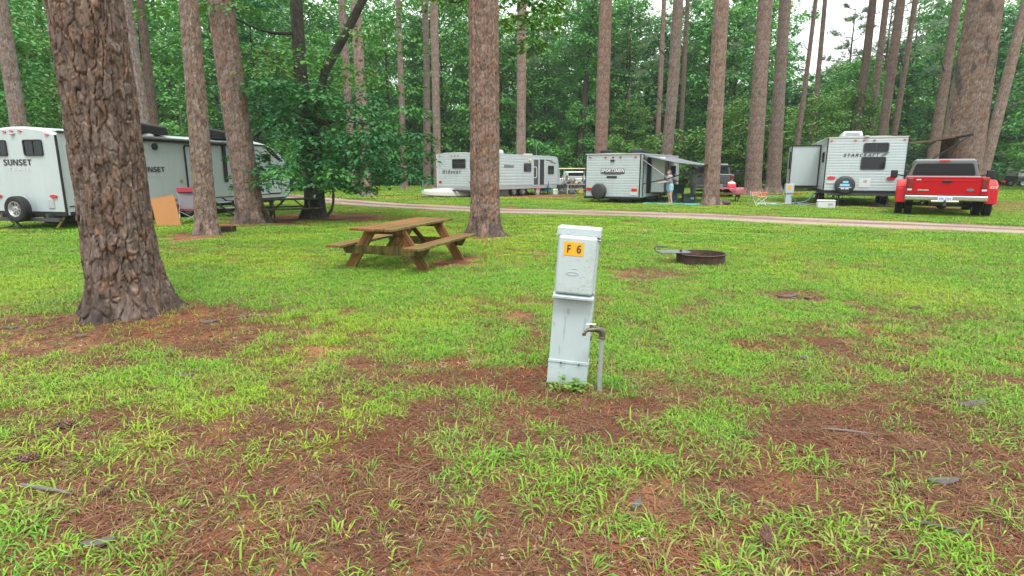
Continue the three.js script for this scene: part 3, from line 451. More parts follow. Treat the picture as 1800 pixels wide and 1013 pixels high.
// ---------------------------------------------------------------- the maple over the weathered table
function maple() {
  const t = thing('maple_tree', 'dark-leaved maple with a forked trunk over the weathered picnic table', 'tree', [-7.15, 0, -20.6]), R = rngOf(4242), L = new Leaves();
  const bark = [0.105, 0.095, 0.080];
  const put = (name, gs) => { const m = new THREE.Mesh(mergeGeometries(gs.map((g) => limbCol(flat(g), bark))), barkMat); m.name = name; t.add(m); };
  put('trunk', [limb([[0.1, -0.15, 0], [0.1, 0.12, 0], [0.12, 0.5, 0], [0.12, 1.6, 0], [0.05, 3.2, 0], [-0.02, 5, 0], [-0.03, 8, -0.1], [0.1, 11, -0.2], [0.2, 13.5, 0]], [0.62, 0.48, 0.32, 0.28, 0.25, 0.22, 0.19, 0.12, 0.03], 14), limb([[0.32, -0.1, 0.12], [0.34, 0.5, 0.1], [0.33, 1.6, 0.08], [0.38, 2.6, 0.0]], [0.3, 0.22, 0.19, 0.15], 10)]);
  const L1 = [[0.36, 2.4, 0], [0.5, 3.6, 0.1], [0.85, 4.9, 0.2], [1.7, 6.2, 0.2], [2.4, 7.4, 0.2], [3.0, 9.2, 0.3], [3.6, 11, 0.4]];
  put('limb', [limb(L1, [0.16, 0.15, 0.14, 0.14, 0.13, 0.1, 0.04], 10)]);
  const out = [ // branches that carry the foliage: start, knee, end
    [[2.5, 7.6, 0.2], [3.8, 8.4, 2], [4.6, 6.6, 3.2]], [[4.2, 7.6, 2.6], [5.2, 5.9, 3.4], [5.9, 6.2, 3.8]], [[2.8, 8.6, 0.2], [5.5, 9.2, 3.2], [7.5, 6.6, 4.6]], [[0, 6.2, 0], [-1.2, 5.8, 0.6], [-2.4, 7.0, 1]], [[0, 3.4, 0], [-1.2, 3.4, 0.4], [-2.0, 2.2, 0.8]], [[0.5, 3.2, 0], [1.8, 3.6, 0.6], [3.9, 2.6, 0.8]], [[0.5, 3.5, 0], [1.6, 2.9, 1.2], [2.0, 1.3, 1.8]]];
  for (const [a, b, c] of out) put('branch', [limb(bez(a, b, c, 7), [0.07, 0.065, 0.055, 0.045, 0.038, 0.03, 0.02, 0.012], 6)]);
  const S = (x, y, z, r, n, cols = DEEP, len = 0.17, droop = 0.4) => spray(L, R, V(x, y, z), r, r * 0.2, n, len, cols, droop, 0.8);
  // low skirt of drooping sprays over the lawn
  for (let k = 0; k < 74; k++) { const a = R() * TAU, q = Math.sqrt(R()), rx = 0.85 + q * Math.cos(a) * 3.0, rz = q * Math.sin(a) * 2.6 + 0.4, y = 1.55 + R() * 3.2 - 0.55 * q * R() + (rx > 2.6 ? 0.3 : 0); S(rx, y, rz, 0.55 + R() * 0.5, 105, R() < 0.25 ? GREEN : DEEP); }
  for (const [x, y, z, r] of [[-1.35, 1.75, 1.2, 0.75], [-1.7, 2.3, 0.8, 0.7], [-0.8, 1.9, 1.6, 0.8], [1.5, 1.25, 1.6, 0.55], [2.3, 1.15, 1.7, 0.5], [2.4, 1.5, 1.6, 0.7], [3.3, 1.75, 1.3, 0.7], [3.9, 2.3, 0.9, 0.8], [4.1, 2.85, 0.8, 0.7], [3.2, 2.6, 1.2, 0.9], [0.4, 1.9, 1.9, 0.8], [2.9, 3.2, 1, 0.9], [1.6, 2.1, 1.6, 0.8]]) S(x, y, z, r, 130);
  // upper crown
  for (let k = 0; k < 86; k++) { const y = 4.8 + R() * 9, a = R() * TAU, q = Math.sqrt(0.15 + 0.85 * R()) * 3.9 * Math.sin(PI * clamp((y - 2) / 13.5)), x = 0.7 + Math.cos(a) * q; S(x, y, Math.sin(a) * q - 0.4, 0.7 + R() * 0.6, 85, R() < 0.6 ? GREEN : LIME, 0.18); }
  // bright sprays at the ends of the long limbs
  for (const [x, y, z, r, n] of [[4.6, 6.7, 3.1, 0.5, 70], [5.0, 6.5, 3.4, 0.5, 60], [5.7, 6.4, 3.7, 0.4, 50], [4.2, 7.2, 2.7, 0.6, 80], [7.2, 6.8, 4.5, 0.7, 170], [7.5, 6.2, 4.6, 0.6, 170], [7.3, 5.6, 4.6, 0.5, 120], [7.7, 5.0, 4.7, 0.42, 90], [8.0, 6.3, 4.4, 0.6, 150], [7.0, 7.5, 4.4, 0.9, 200], [8.2, 6.9, 4.4, 0.7, 150], [7.9, 5.6, 4.6, 0.5, 110], [8.3, 5.9, 4.4, 0.35, 40], [2.2, 5.0, 0.8, 0.55, 70], [2.7, 4.6, 0.9, 0.45, 50], [3.1, 5.6, 0.8, 0.4, 40], [-2.3, 6.7, 1, 0.8, 110], [-2.6, 7.4, 1, 0.8, 100], [-3.4, 7.3, 1.2, 0.7, 90], [-3.9, 6.6, 1.4, 0.5, 60]]) S(x, y, z, r, n, LIME, 0.17, 0.7);
  const c = new THREE.Mesh(L.geo(), leafMat); c.name = 'crown'; t.add(c); return shade(t);
}
maple();
solo('sapling', [limb([[-0.1, -0.05, 0], [0.02, 0.05, 0], [0.17, 0.25, 0], [0.25, 0.55, 0], [0.27, 1.1, 0], [0.25, 1.7, 0], [0.2, 2.4, 0], [0.1, 3.2, 0]], [0.055, 0.055, 0.052, 0.048, 0.045, 0.042, 0.035, 0.02], 9)], M(0.10, 0.062, 0.04, 0.85), 'thin bare sapling stem curving up from the ground beside the maple', 'sapling', [-6.85, 0, -21.5]);

// ---------------------------------------------------------------- the wood behind
const woodGroup = 'broadleaf trees of the wood behind the campers';
const protos = [
  broadleaf('broadleaf_tree', 'mid-green broadleaf tree crowding the edge of the wood', { seed: 1, h: 21, r: 5.2, y0: 2.5, clusters: 56, per: 150, leaf: 0.40, cols: FRESH, group: woodGroup }),
  broadleaf('broadleaf_tree', 'deep green broadleaf tree in the dense wood behind the campers', { seed: 2, h: 18, r: 4.6, y0: 2, clusters: 52, per: 155, leaf: 0.38, cols: GREEN, group: woodGroup }),
  broadleaf('broadleaf_tree', 'pale lime-green broadleaf tree in the wood behind the campers', { seed: 3, h: 15, r: 4.4, y0: 1.5, clusters: 52, per: 170, leaf: 0.36, cols: LIME, group: woodGroup }),
  broadleaf('broadleaf_tree', 'tall loose-crowned broadleaf tree in the wood behind the campers', { seed: 4, h: 24, r: 4.6, y0: 7, clusters: 50, per: 125, leaf: 0.40, cols: FRESH, group: woodGroup }),
  broadleaf('broadleaf_tree', 'dark narrow broadleaf tree in the wood behind the campers', { seed: 5, h: 20, r: 3.4, y0: 1.5, clusters: 56, per: 160, leaf: 0.36, cols: DEEP, group: woodGroup }),
];
const shrubs = [
  broadleaf('undergrowth_shrub', 'green leafy shrub at the foot of the wood', { seed: 11, h: 4.6, r: 2.8, y0: 0.3, clusters: 26, per: 150, leaf: 0.30, cols: GREEN, trunkR: 0.07, group: 'shrubs along the foot of the wood' }),
  broadleaf('undergrowth_shrub', 'dark leafy shrub at the foot of the wood', { seed: 12, h: 3.6, r: 2.6, y0: 0.25, clusters: 24, per: 150, leaf: 0.28, cols: DEEP, trunkR: 0.06, group: 'shrubs along the foot of the wood' }),
  broadleaf('undergrowth_shrub', 'bright lime shrub at the foot of the wood', { seed: 13, h: 5.4, r: 2.6, y0: 0.3, clusters: 28, per: 140, leaf: 0.30, cols: LIME, trunkR: 0.07, group: 'shrubs along the foot of the wood' }),
];
shrubs.forEach((s) => tag(s, s.userData.label, 'shrub', s.userData.group));
{
  const R = rngOf(808), used = new Set();
  const where = (x, z) => { const b = x / -z; return b < -0.5 ? 'behind the long smooth trailer' : b < -0.14 ? 'behind the maple' : b < 0.1 ? 'behind the older white trailer' : b < 0.36 ? 'behind the awning trailer' : b < 0.68 ? 'behind the tall slide-out trailer' : 'beyond the red pickup'; };
  const KIND = new Map([[protos[0], 'mid-green broadleaf tree'], [protos[1], 'deep green broadleaf tree'], [protos[2], 'pale lime-green broadleaf tree'], [protos[3], 'tall loose-crowned broadleaf tree'], [protos[4], 'dark narrow broadleaf tree'], [shrubs[0], 'green leafy shrub'], [shrubs[1], 'dark leafy shrub'], [shrubs[2], 'bright lime shrub']]);
  const place = (list, k, x, z, s, sy = s) => { const lab = `${KIND.get(list[k])} ${z > -66 ? 'standing clear of the wood' : z > -81 ? 'at the edge of the wood' : z > -103 ? 'inside the wood' : 'deep in the wood'} ${where(x, z)}`; if (!used.has(list[k])) { used.add(list[k]); list[k].userData.label = lab; list[k].position.set(x, 0, z); list[k].rotation.y = R() * TAU; list[k].scale.set(s, sy, s); } else dup(list[k], [x, 0, z], R() * TAU, lab, [s, sy, s]); };
  // height allowed at a bearing: the canopy opens to the sky to the right of the slide-out camper's pines
  const open = (b) => 1 - 0.50 * sstep(0.44, 0.49, b) * (1 - sstep(0.57, 0.66, b));
  for (let k = 0; k < 46; k++) { const b = -1.02 + 2.04 * (k + 0.5 + (R() - 0.5) * 0.7) / 46, z = -(70 + R() * 9), o = open(b); place(protos, [0, 1, 2, 3, 4, 1, 0][R() * 7 | 0], b * -z, z, 0.9 + R() * 0.3, (0.9 + R() * 0.35) * o); }
  for (let k = 0; k < 40; k++) { const b = -1.02 + 2.04 * (k + 0.5 + (R() - 0.5) * 0.7) / 40, z = -(86 + R() * 14), o = open(b); place(protos, [0, 1, 3, 4, 0][R() * 5 | 0], b * -z, z, 1.05 + R() * 0.35, (0.95 + R() * 0.5) * o); }
  for (let k = 0; k < 26; k++) { const b = -1.02 + 2.04 * (k + 0.5 + (R() - 0.5) * 0.7) / 26, z = -(108 + R() * 22), o = 0.25 + 0.75 * open(b); place(protos, [0, 1, 3][R() * 3 | 0], b * -z, z, 1.2 + R() * 0.4, (0.95 + R() * 0.45) * o); }
  for (let k = 0; k < 56; k++) { const b = -1.02 + 2.04 * (k + 0.5 + (R() - 0.5) * 0.8) / 56, z = -(67 + R() * 7); place(shrubs, [0, 1, 1, 2][R() * 4 | 0], b * -z, z, 0.8 + R() * 0.5, 0.7 + R() * 0.6); }
  // nearer trees on the flanks: behind the long camper and beyond the red pickup
  for (const [x, z, k, s] of [[-33, -38, 1, 0.8], [-28, -46, 0, 0.85], [-22, -52, 4, 0.9], [-38, -46, 2, 0.9], [-19, -60, 1, 0.8], [-44, -58, 0, 1], [46, -50, 0, 0.8], [52, -56, 1, 0.85], [50, -64, 4, 0.9], [-30, -62, 3, 0.95], [13, -66, 2, 0.62], [24, -62, 2, 0.5], [29, -64, 2, 0.55], [38, -66, 1, 0.75], [25.5, -50, 2, 0.52], [30.5, -54, 2, 0.6], [21.5, -56, 2, 0.55], [33.5, -59, 0, 0.6]]) place(protos, k, x, z, s);
  for (const [x, z, k, s] of [[-30, -34, 1, 1], [-25, -40, 0, 1.1], [-36, -33, 0, 1.2], [-20, -44, 1, 1], [-17.5, -48, 0, 0.9], [15.5, -58, 2, 1.0], [11, -60, 2, 0.9], [19, -57, 2, 1.1], [24, -56, 2, 1.3], [29, -58, 2, 1.2], [34, -62, 0, 1.1]]) place(shrubs, k, x, z, s);
}
// far wood: one mass of leaf clumps filling the depths between and beyond the trees
{
  const R = rngOf(99), L = new Leaves(); for (let k = 0; k < 5; k++) spray(L, R, V(gauss(R) * 1.2, gauss(R) * 0.8, gauss(R) * 1.2), 1.5, 0.5, 60, 0.55, DEEP, 0.3);
  const im = new THREE.InstancedMesh(L.geo(), leafMat, 1700), m = new THREE.Matrix4(), q = new THREE.Quaternion(), c = new THREE.Color(); im.name = 'far_woods';
  for (let k = 0; k < 1700; k++) { const b = -1.15 + 2.3 * R(), z = 82 + R() * 70, y = Math.pow(R(), 1.7) * 12; q.setFromAxisAngle(V(0, 1, 0), R() * TAU); const s = 1.1 + R() * 0.8; m.compose(V(b * z, y + 0.6, -z), q, V(s, s, s)); im.setMatrixAt(k, m); const v = 0.9 + R() * 0.5; c.setRGB(v, v, v * 0.95); im.setColorAt(k, c); }
  scene.add(im); shade(im); tag(im, 'far broadleaf woodland seen between the trunks as one green mass', 'woodland', undefined, 'stuff');
}
// vine-wrapped trunk behind the white camper
{
  const t = thing('vine_covered_tree', 'tree trunk wrapped to the ground in a cone of green vines', 'tree', [7.6, 0, -66]), R = rngOf(515), L = new Leaves();
  const tr = new THREE.Mesh(limbCol(limb([[0, -0.1, 0], [0, 5, 0], [0.6, 12, 0], [1.2, 20, 0], [1.4, 25, 0]], [0.4, 0.34, 0.3, 0.2, 0.05], 9), [0.09, 0.075, 0.06]), barkMat); tr.name = 'trunk'; t.add(tr);
  for (let k = 0; k < 90; k++) { const y = 0.4 + Math.pow(R(), 0.9) * 19, a = R() * TAU, r = (0.35 + 1.75 * Math.pow(1 - y / 20, 1.1)) * (0.75 + 0.3 * R()); spray(L, R, V(Math.cos(a) * r + y * 0.045, y, Math.sin(a) * r), 0.65, 0.5, 90, 0.26, R() < 0.4 ? GREEN : FRESH, 1.0, 0.45); }
  for (let k = 0; k < 34; k++) { const y = 15 + R() * 9, a = R() * TAU, q = Math.sqrt(R()) * 3.4; spray(L, R, V(Math.cos(a) * q + 1, y, Math.sin(a) * q), 0.9, 0.35, 80, 0.34, GREEN); }
  const c = new THREE.Mesh(L.geo(), leafMat); c.name = 'crown'; t.add(c); shade(t);
}
// brown brushy hedge along the far side of the field
{
  const BR = [[0.10, 0.085, 0.05], [0.15, 0.10, 0.07], [0.19, 0.14, 0.10], [0.05, 0.08, 0.04]];
  for (const [x0, x1, z, lab] of [[23, 34, -64, 'brown brushy hedge behind the orange chair and slide-out camper'], [37, 53, -66, 'brown brushy hedge beyond the red pickup'], [12.5, 20, -66, 'low brown hedge behind the dark pickup']]) {
    const R = rngOf(Math.round(x0)), L = new Leaves(); for (let k = 0; k < (x1 - x0) * 5; k++) spray(L, R, V(lerp(x0, x1, R()), 0.25 + R() * 2.3, z + gauss(R) * 0.8), 0.7, 0.35, 70, 0.2, R() < 0.25 ? DEEP : BR, 0.2, 0.6);
    const m = new THREE.Mesh(L.geo(), leafMat); m.name = numbered('brush_hedge'); scene.add(m); shade(m); tag(m, lab, 'hedge');
  }
}
// ---------------------------------------------------------------- shared vehicle materials and pieces
const font = await new FontLoader().loadAsync('fonts/droid/droid_sans_bold.typeface.json');
const serif = await new FontLoader().loadAsync('fonts/droid/droid_serif_bold.typeface.json');
// flat raised lettering, centred on its own middle, facing +z
function text(str, width, height, { f = font, slant = 0, depth = 0.006, track = 0 } = {}) {
  let gs = [], x = 0;
  for (const ch of str) { if (ch === ' ') { x += 0.5; continue; } const g = new TextGeometry(ch, { font: f, size: 1, depth: 0.02, curveSegments: 4 }); g.computeBoundingBox(); const b = g.boundingBox; g.translate(x - b.min.x, 0, 0); x += b.max.x - b.min.x + 0.14 + track; gs.push(flat(g)); }
  const g = mergeGeometries(gs); g.computeBoundingBox(); const b = g.boundingBox;
  g.translate(-(b.min.x + b.max.x) / 2, -(b.min.y + b.max.y) / 2, 0); g.scale(width / (b.max.x - b.min.x), height / (b.max.y - b.min.y), depth / 0.02);
  if (slant) g.applyMatrix4(new THREE.Matrix4().set(1, slant, 0, 0, 0, 1, 0, 0, 0, 0, 1, 0, 0, 0, 0, 1));
  return g;
}
const skin = MP(0.365, 0.425, 0.43, 0.32, { map: paintGrime, clearcoat: 0.25, clearcoatRoughness: 0.2 }), skinGrey = M(0.42, 0.43, 0.43, 0.5), skirtGrey = M(0.26, 0.27, 0.27, 0.6);
const black = MP(0.018, 0.019, 0.020, 0.55, { specularIntensity: 0.4 }), rubber = MP(0.022, 0.022, 0.022, 0.85, { specularIntensity: 0.4 }), steel = M(0.42, 0.43, 0.44, 0.35, { metalness: 0.8 }), chrome = M(0.55, 0.56, 0.56, 0.16, { metalness: 1 }), darkSteel = M(0.05, 0.05, 0.052, 0.5, { metalness: 0.3 });
const glass = MP(0.012, 0.014, 0.015, 0.05, { specularIntensity: 0.7 }), redLens = MP(0.42, 0.012, 0.014, 0.18, { clearcoat: 1 }), whitePlastic = M(0.45, 0.475, 0.47, 0.45), greyPlastic = M(0.30, 0.31, 0.32, 0.5), amber = MP(0.6, 0.18, 0.02, 0.25, { clearcoat: 1 });
const ink = M(0.02, 0.022, 0.024, 0.5), paleInk = M(0.48, 0.49, 0.49, 0.5), roofMat = M(0.36, 0.36, 0.33, 0.75), screenMesh = M(0.05, 0.055, 0.06, 0.7);
const rrect = (w, h, r) => { const s = new THREE.Shape(), x = w / 2, y = h / 2; s.moveTo(-x + r, -y); s.lineTo(x - r, -y); s.absarc(x - r, -y + r, r, -PI / 2, 0); s.lineTo(x, y - r); s.absarc(x - r, y - r, r, 0, PI / 2); s.lineTo(-x + r, y); s.absarc(-x + r, y - r, r, PI / 2, PI); s.lineTo(-x, -y + r); s.absarc(-x + r, -y + r, r, PI, PI * 1.5); return s; };
const plate = (w, h, r, d) => new THREE.ExtrudeGeometry(rrect(w, h, r), { depth: d, bevelEnabled: false, curveSegments: 5 });
const ring = (w, h, r, t, d) => { const s = rrect(w, h, r); s.holes.push(rrect(w - 2 * t, h - 2 * t, Math.max(0.005, r - t * 0.6))); return new THREE.ExtrudeGeometry(s, { depth: d, bevelEnabled: false, curveSegments: 5 }); };
// turn geometry built facing +z onto a wall of a vehicle: rear, right or left; u runs forward from the rear corner
function onWall(g, face, W, a, y, out = 0) {
  if (face === 'rear') return g.translate(a, y, out);
  if (face === 'right') return rot(g, 0, PI / 2, 0).translate(W / 2 + out, y, -a);
  return rot(g, 0, -PI / 2, 0).translate(-W / 2 - out, y, -a);
}
function windowOn(v, W, face, a, y, w, h, { bars = 1, vertical = true, frameMat = black, r = 0.06, name = 'window' } = {}) {
  const gs = [ring(w, h, r, 0.035, 0.03)];
  for (let k = 1; k <= bars; k++) gs.push(vertical ? bx(0.022, h - 0.06, 0.022, -w / 2 + w * k / (bars + 1), 0, 0.014) : bx(w - 0.06, 0.022, 0.022, 0, -h / 2 + h * k / (bars + 1), 0.014));
  const f = part(name, onWall(join(gs), face, W, a, y, 0.012), frameMat, v);
  part('pane', onWall(plate(w - 0.06, h - 0.06, Math.max(0.01, r - 0.02), 0.008), face, W, a, y, 0.014), glass, f);
  return f;
}
function wheel(v, x, y, z, R = 0.36, w = 0.24, rimMat = steel, name = 'wheel', axis = 'x') {
  const h = w / 2, prof = [[R * 0.60, -h * 0.86], [R * 0.72, -h], [R * 0.90, -h], [R * 0.985, -h * 0.82], [R, -h * 0.6], [R, -h * 0.42], [R * 0.975, -h * 0.38], [R * 0.975, -h * 0.30], [R, -h * 0.26], [R, -h * 0.06], [R * 0.975, -0.01], [R * 0.975, 0.01], [R, h * 0.06], [R, h * 0.26], [R * 0.975, h * 0.30], [R * 0.975, h * 0.38], [R, h * 0.42], [R, h * 0.6], [R * 0.985, h * 0.82], [R * 0.90, h], [R * 0.72, h], [R * 0.60, h * 0.86]];
  const turn = (g) => { if (axis === 'x') g.rotateZ(-PI / 2); else if (axis === 'z') g.rotateX(PI / 2); return g.translate(x, y, z); };
  const g = new THREE.Group(); g.name = name; v.add(g);
  part('tyre', turn(lathe(prof, 32)), rubber, g);
  const spokes = []; for (let k = 0; k < 8; k++) spokes.push(rot(bx(R * 0.085, h * 1.1, R * 0.36, 0, 0, R * 0.34), 0, k * TAU / 8, 0));
  part('rim', turn(join([lathe([[R * 0.05, h * 0.55], [R * 0.2, h * 0.6], [R * 0.22, h * 0.4], [R * 0.24, -h * 0.1], [R * 0.5, -h * 0.1], [R * 0.55, h * 0.86], [R * 0.61, h * 0.88], [R * 0.61, -h * 0.88], [R * 0.52, -h * 0.86], [R * 0.45, -h * 0.2], [0.001, -h * 0.2]], 24), ...spokes])), rimMat, g);
  return g;
}
// lofted camper body: stations along its length (u from the rear), walls ribbed or smooth, crowned roof
function camperBody(v, { W, st, crown = 0.1, pitch = 0, mat = skin, ribD = 0.012 }) {
  const pos = [], idx = []; let nP = 0;
  const section = (s) => {
    const P = [], yb = s.yb, yt = s.yt, w = (s.w ?? W) / 2, rows = []; if (pitch) for (let y = yb; y < yt - pitch * 0.5; y += pitch) rows.push([y, 0], [y + pitch * 0.1, ribD], [y + pitch * 0.8, ribD]); else for (let k = 0; k < 4; k++) rows.push([lerp(yb, yt, k / 4), 0]);
    return { rows, yb, yt, w };
  };
  const first = section(st[0]), NR = first.rows.length;
  st.forEach((s) => {
    const w = (s.w ?? W) / 2, f = (y) => lerp(s.yb, s.yt, (y - first.yb) / (first.yt - first.yb)), P = [];
    for (const [y, o] of first.rows) P.push([-w - o, f(y)]); P.push([-w, s.yt]);
    for (let k = 1; k < 8; k++) { const q = k / 8 * 2 - 1; P.push([w * q, s.yt + (s.crown ?? crown) * (1 - Math.pow(Math.abs(q), 2.4))]); }
    P.push([w, s.yt]); for (let k = NR - 1; k >= 0; k--) P.push([w + first.rows[k][1], f(first.rows[k][0])]);
    nP = P.length; for (const [x, y] of P) pos.push(x, y, -s.u);
  });
  for (let i = 0; i < st.length - 1; i++) for (let k = 0; k < nP; k++) { const a = i * nP + k, b = i * nP + (k + 1) % nP; idx.push(a, b, a + nP, b, b + nP, a + nP); }
  const cap = (i, flip) => { const base = i * nP; for (let k = 0; k < Math.floor(nP / 2) - 0; k++) { const a = base + k, b = base + k + 1, c = base + nP - 1 - k, d = base + nP - 2 - k; if (k >= nP - 2 - k) break; flip ? idx.push(a, c, b, b, c, d) : idx.push(a, b, c, b, d, c); } };
  cap(0, true); cap(st.length - 1, false);
  const g = new THREE.BufferGeometry(); g.setAttribute('position', new THREE.Float32BufferAttribute(pos, 3)); g.setIndex(idx);
  const n = g.toNonIndexed(); n.computeVertexNormals();
  const uv = [], p = n.attributes.position; for (let i = 0; i < p.count; i++) uv.push((p.getX(i) + p.getZ(i)) / 2.2, p.getY(i) / 2.2); n.setAttribute('uv', new THREE.Float32BufferAttribute(uv, 2));
  return part('body', n, mat, v);
}
// rear wall of lapped horizontal siding
function rearWall(v, W, yb, yt, crown, pitch, mat = skin, ribD = 0.014) {
  const rows = []; const top = yt + crown; if (pitch) for (let y = yb; y < top; y += pitch) rows.push([y, 0.004], [Math.min(top, y + pitch * 0.12), ribD], [Math.min(top, y + pitch * 0.8), ribD]); else for (let k = 0; k <= 12; k++) rows.push([lerp(yb, top, k / 12), 0.008]);
  rows.push([top, 0.006]);
  const half = (y) => (y <= yt ? W / 2 : W / 2 * Math.pow(Math.max(0.02, 1 - (y - yt) / Math.max(crown, 1e-3)), 1 / 2.4)), pos = [], idx = [], uv = [];
  rows.forEach(([y, o]) => { const h = half(y); pos.push(-h, y, o, h, y, o); uv.push(-h / 2.2, y / 2.2, h / 2.2, y / 2.2); });
  for (let i = 0; i < rows.length - 1; i++) idx.push(i * 2, i * 2 + 1, i * 2 + 2, i * 2 + 1, i * 2 + 3, i * 2 + 2);
  const g = new THREE.BufferGeometry(); g.setAttribute('position', new THREE.Float32BufferAttribute(pos, 3)); g.setAttribute('uv', new THREE.Float32BufferAttribute(uv, 2)); g.setIndex(idx); const n = g.toNonIndexed(); n.computeVertexNormals();
  return part('rear_wall', n, mat, v);
}
const oval = (w, h, d) => { const g = new THREE.CylinderGeometry(0.5, 0.46, d, 20).rotateX(PI / 2); return g.scale(w, h, 1).translate(0, 0, d / 2); };
function acUnit(v, x, y, u, w, h, l, mat, name = 'air_conditioner') {
  const g = new RoundedBoxGeometry(w, h, l, 3, h * 0.32), p = g.attributes.position; for (let i = 0; i < p.count; i++) { const f = (p.getY(i) / h + 0.5); p.setX(i, p.getX(i) * (1 - 0.16 * f)); if (p.getZ(i) < 0) p.setY(i, p.getY(i) - Math.max(0, f) * h * 0.25 * (-p.getZ(i) / l * 2)); } g.translate(x, y + h / 2, -u - l / 2);
  const a = part(name, g, mat, v), lou = []; for (let k = 0; k < 4; k++) lou.push(bx(w * 0.62, h * 0.07, 0.02, x, y + h * (0.24 + 0.15 * k), -u + 0.006)); part('louvres', lou, mat === black ? darkSteel : greyPlastic, a); return a;
}
function jack(v, x, u, top, w = 0.5) { return part('stabiliser_jack', [bar([x - w / 2, top, -u], [x + w * 0.42, top * 0.5, -u], 0.03), bar([x + w / 2, top, -u], [x - w * 0.42, top * 0.5, -u], 0.03), bar([x - w * 0.42, top * 0.5, -u], [x + w * 0.05, 0.02, -u], 0.03), bar([x + w * 0.42, top * 0.5, -u], [x - w * 0.05, 0.02, -u], 0.03), bx(0.22, 0.02, 0.16, x, 0.012, -u)], darkSteel, v); }
const D = PI / 180;

// ---------------------------------------------------------------- long white camper on the left, smooth sided
{
  const W = 2.62, v = thing('travel_trailer', 'long smooth white travel trailer with black trim and spare wheel behind the huge pine', 'trailer', [-13.8, 0, -16.58], -12.1 * D);
  const mk = (face, str, a, y, w, h, o = {}, mat = ink) => part('lettering', onWall(text(str, w, h, o), face, W, a, y, 0.014), mat, v);
  camperBody(v, { W, crown: 0.2, st: [{ u: 0, yb: 0.42, yt: 2.60 }, { u: 0.05, yb: 0.42, yt: 2.66 }, { u: 8.2, yb: 0.42, yt: 2.72 }, { u: 9.3, yb: 0.42, yt: 2.74 }, { u: 9.8, yb: 0.44, yt: 2.62 }, { u: 10.3, yb: 0.5, yt: 2.36 }, { u: 10.75, yb: 0.58, yt: 1.98, w: W * 0.97 }, { u: 11.0, yb: 0.72, yt: 1.6, w: W * 0.94, crown: 0.1 }, { u: 11.1, yb: 0.9, yt: 1.3, w: W * 0.9, crown: 0.04 }] });
  rearWall(v, W, 0.5, 2.60, 0.2, 0);
  part('roof_membrane', [bx(W * 0.98, 0.03, 9.2, 0, 2.735, -4.7)], roofMat, v);
  part('corner_trim', [bar([W / 2 + 0.004, 0.46, 0.01], [W / 2 + 0.004, 2.62, 0.01], 0.045, 0.05), bar([-W / 2 - 0.004, 0.46, 0.01], [-W / 2 - 0.004, 2.62, 0.01], 0.045, 0.05)], black, v);
  part('lower_skirt', [bx(W + 0.02, 0.12, 0.06, 0, 0.46, 0.0), bx(0.03, 0.10, 10.4, W / 2 + 0.004, 0.46, -5.3)], black, v);
  part('rain_gutter', [bx(0.04, 0.06, 9.3, W / 2 + 0.012, 2.70, -4.7)], black, v);
  windowOn(v, W, 'rear', W / 2 - 0.80, 2.28, 0.66, 0.44, { vertical: true }); windowOn(v, W, 'rear', W / 2 - 2.0, 2.28, 0.58, 0.44);
  mk('rear', 'SUNSET', W / 2 - 1.43, 1.885, 0.98, 0.17); mk('rear', 'TRAIL', W / 2 - 1.4, 1.70, 0.72, 0.085, { track: 0.7 }, paleInk);
  mk('right', 'SUNSET', 3.13, 1.70, 1.05, 0.17); mk('right', 'TRAIL', 3.15, 1.52, 0.78, 0.085, { track: 0.7 }, paleInk);
  for (const [x, y] of [[1.04, 2.64], [0.14, 2.755], [-0.15, 2.755], [-0.4, 2.745], [-1.04, 2.64]]) part('marker_light', onWall(oval(0.13, 0.05, 0.03), 'rear', W, x, y - 0.02, 0.01), redLens, v);
  part('rear_camera', [bx(0.14, 0.05, 0.06, -0.12, 2.66, 0.04, 0.015)], greyPlastic, v);
  for (const s of [1, -1]) part('tail_light', onWall(oval(0.24, 0.09, 0.04), 'rear', W, s * (W / 2 - 0.34), 0.95, 0.01), redLens, v);
  part('outlet_cover', [bx(0.2, 0.25, 0.03, W / 2 - 0.47, 0.74, 0.02, 0.01)], greyPlastic, v);
  part('bumper', [bx(W * 0.94, 0.1, 0.1, 0, 0.30, 0.14), bx(0.08, 0.2, 0.3, 0.8, 0.36, 0.02), bx(0.08, 0.2, 0.3, -0.8, 0.36, 0.02)], darkSteel, v);
  wheel(v, 0.0, 0.60, 0.30, 0.36, 0.24, steel, 'spare_wheel', 'z');
  part('sewer_hose', [wire([[-0.6, 0.34, 0.2], [-0.3, 0.16, 0.25], [-0.7, 0.06, 0.35], [-1.3, 0.2, 0.2]], 0.02)], black, v);
  for (const s of [1, -1]) part('stabiliser_jack', [bar([s * 0.95, 0.34, -0.2], [s * 0.65, 0.03, -0.2], 0.05), bx(0.2, 0.03, 0.16, s * 0.65, 0.015, -0.2)], s > 0 ? M(0.5, 0.4, 0.03, 0.6) : darkSteel, v);
  part('holding_tank', [bx(0.9, 0.28, 0.8, 0.45, 0.28, -0.75, 0.05)], black, v);
  part('chassis_frame', [bx(0.1, 0.16, 10.2, 0.75, 0.36, -5.3), bx(0.1, 0.16, 10.2, -0.75, 0.36, -5.3), bar([0.75, 0.4, -10.3], [0, 0.42, -12.2], 0.1), bar([-0.75, 0.4, -10.3], [0, 0.42, -12.2], 0.1), bar([0, 0.42, -12.1], [0, 0.02, -12.1], 0.07)], darkSteel, v);
  for (const u of [4.6, 5.6]) for (const s of [1, -1]) wheel(v, s * (W / 2 - 0.16), 0.36, -u, 0.36, 0.24);
  acUnit(v, 0.55, 2.84, 2.9, 1.1, 0.40, 1.45, black); acUnit(v, 0.55, 2.86, 6.3, 1.1, 0.40, 1.4, black);
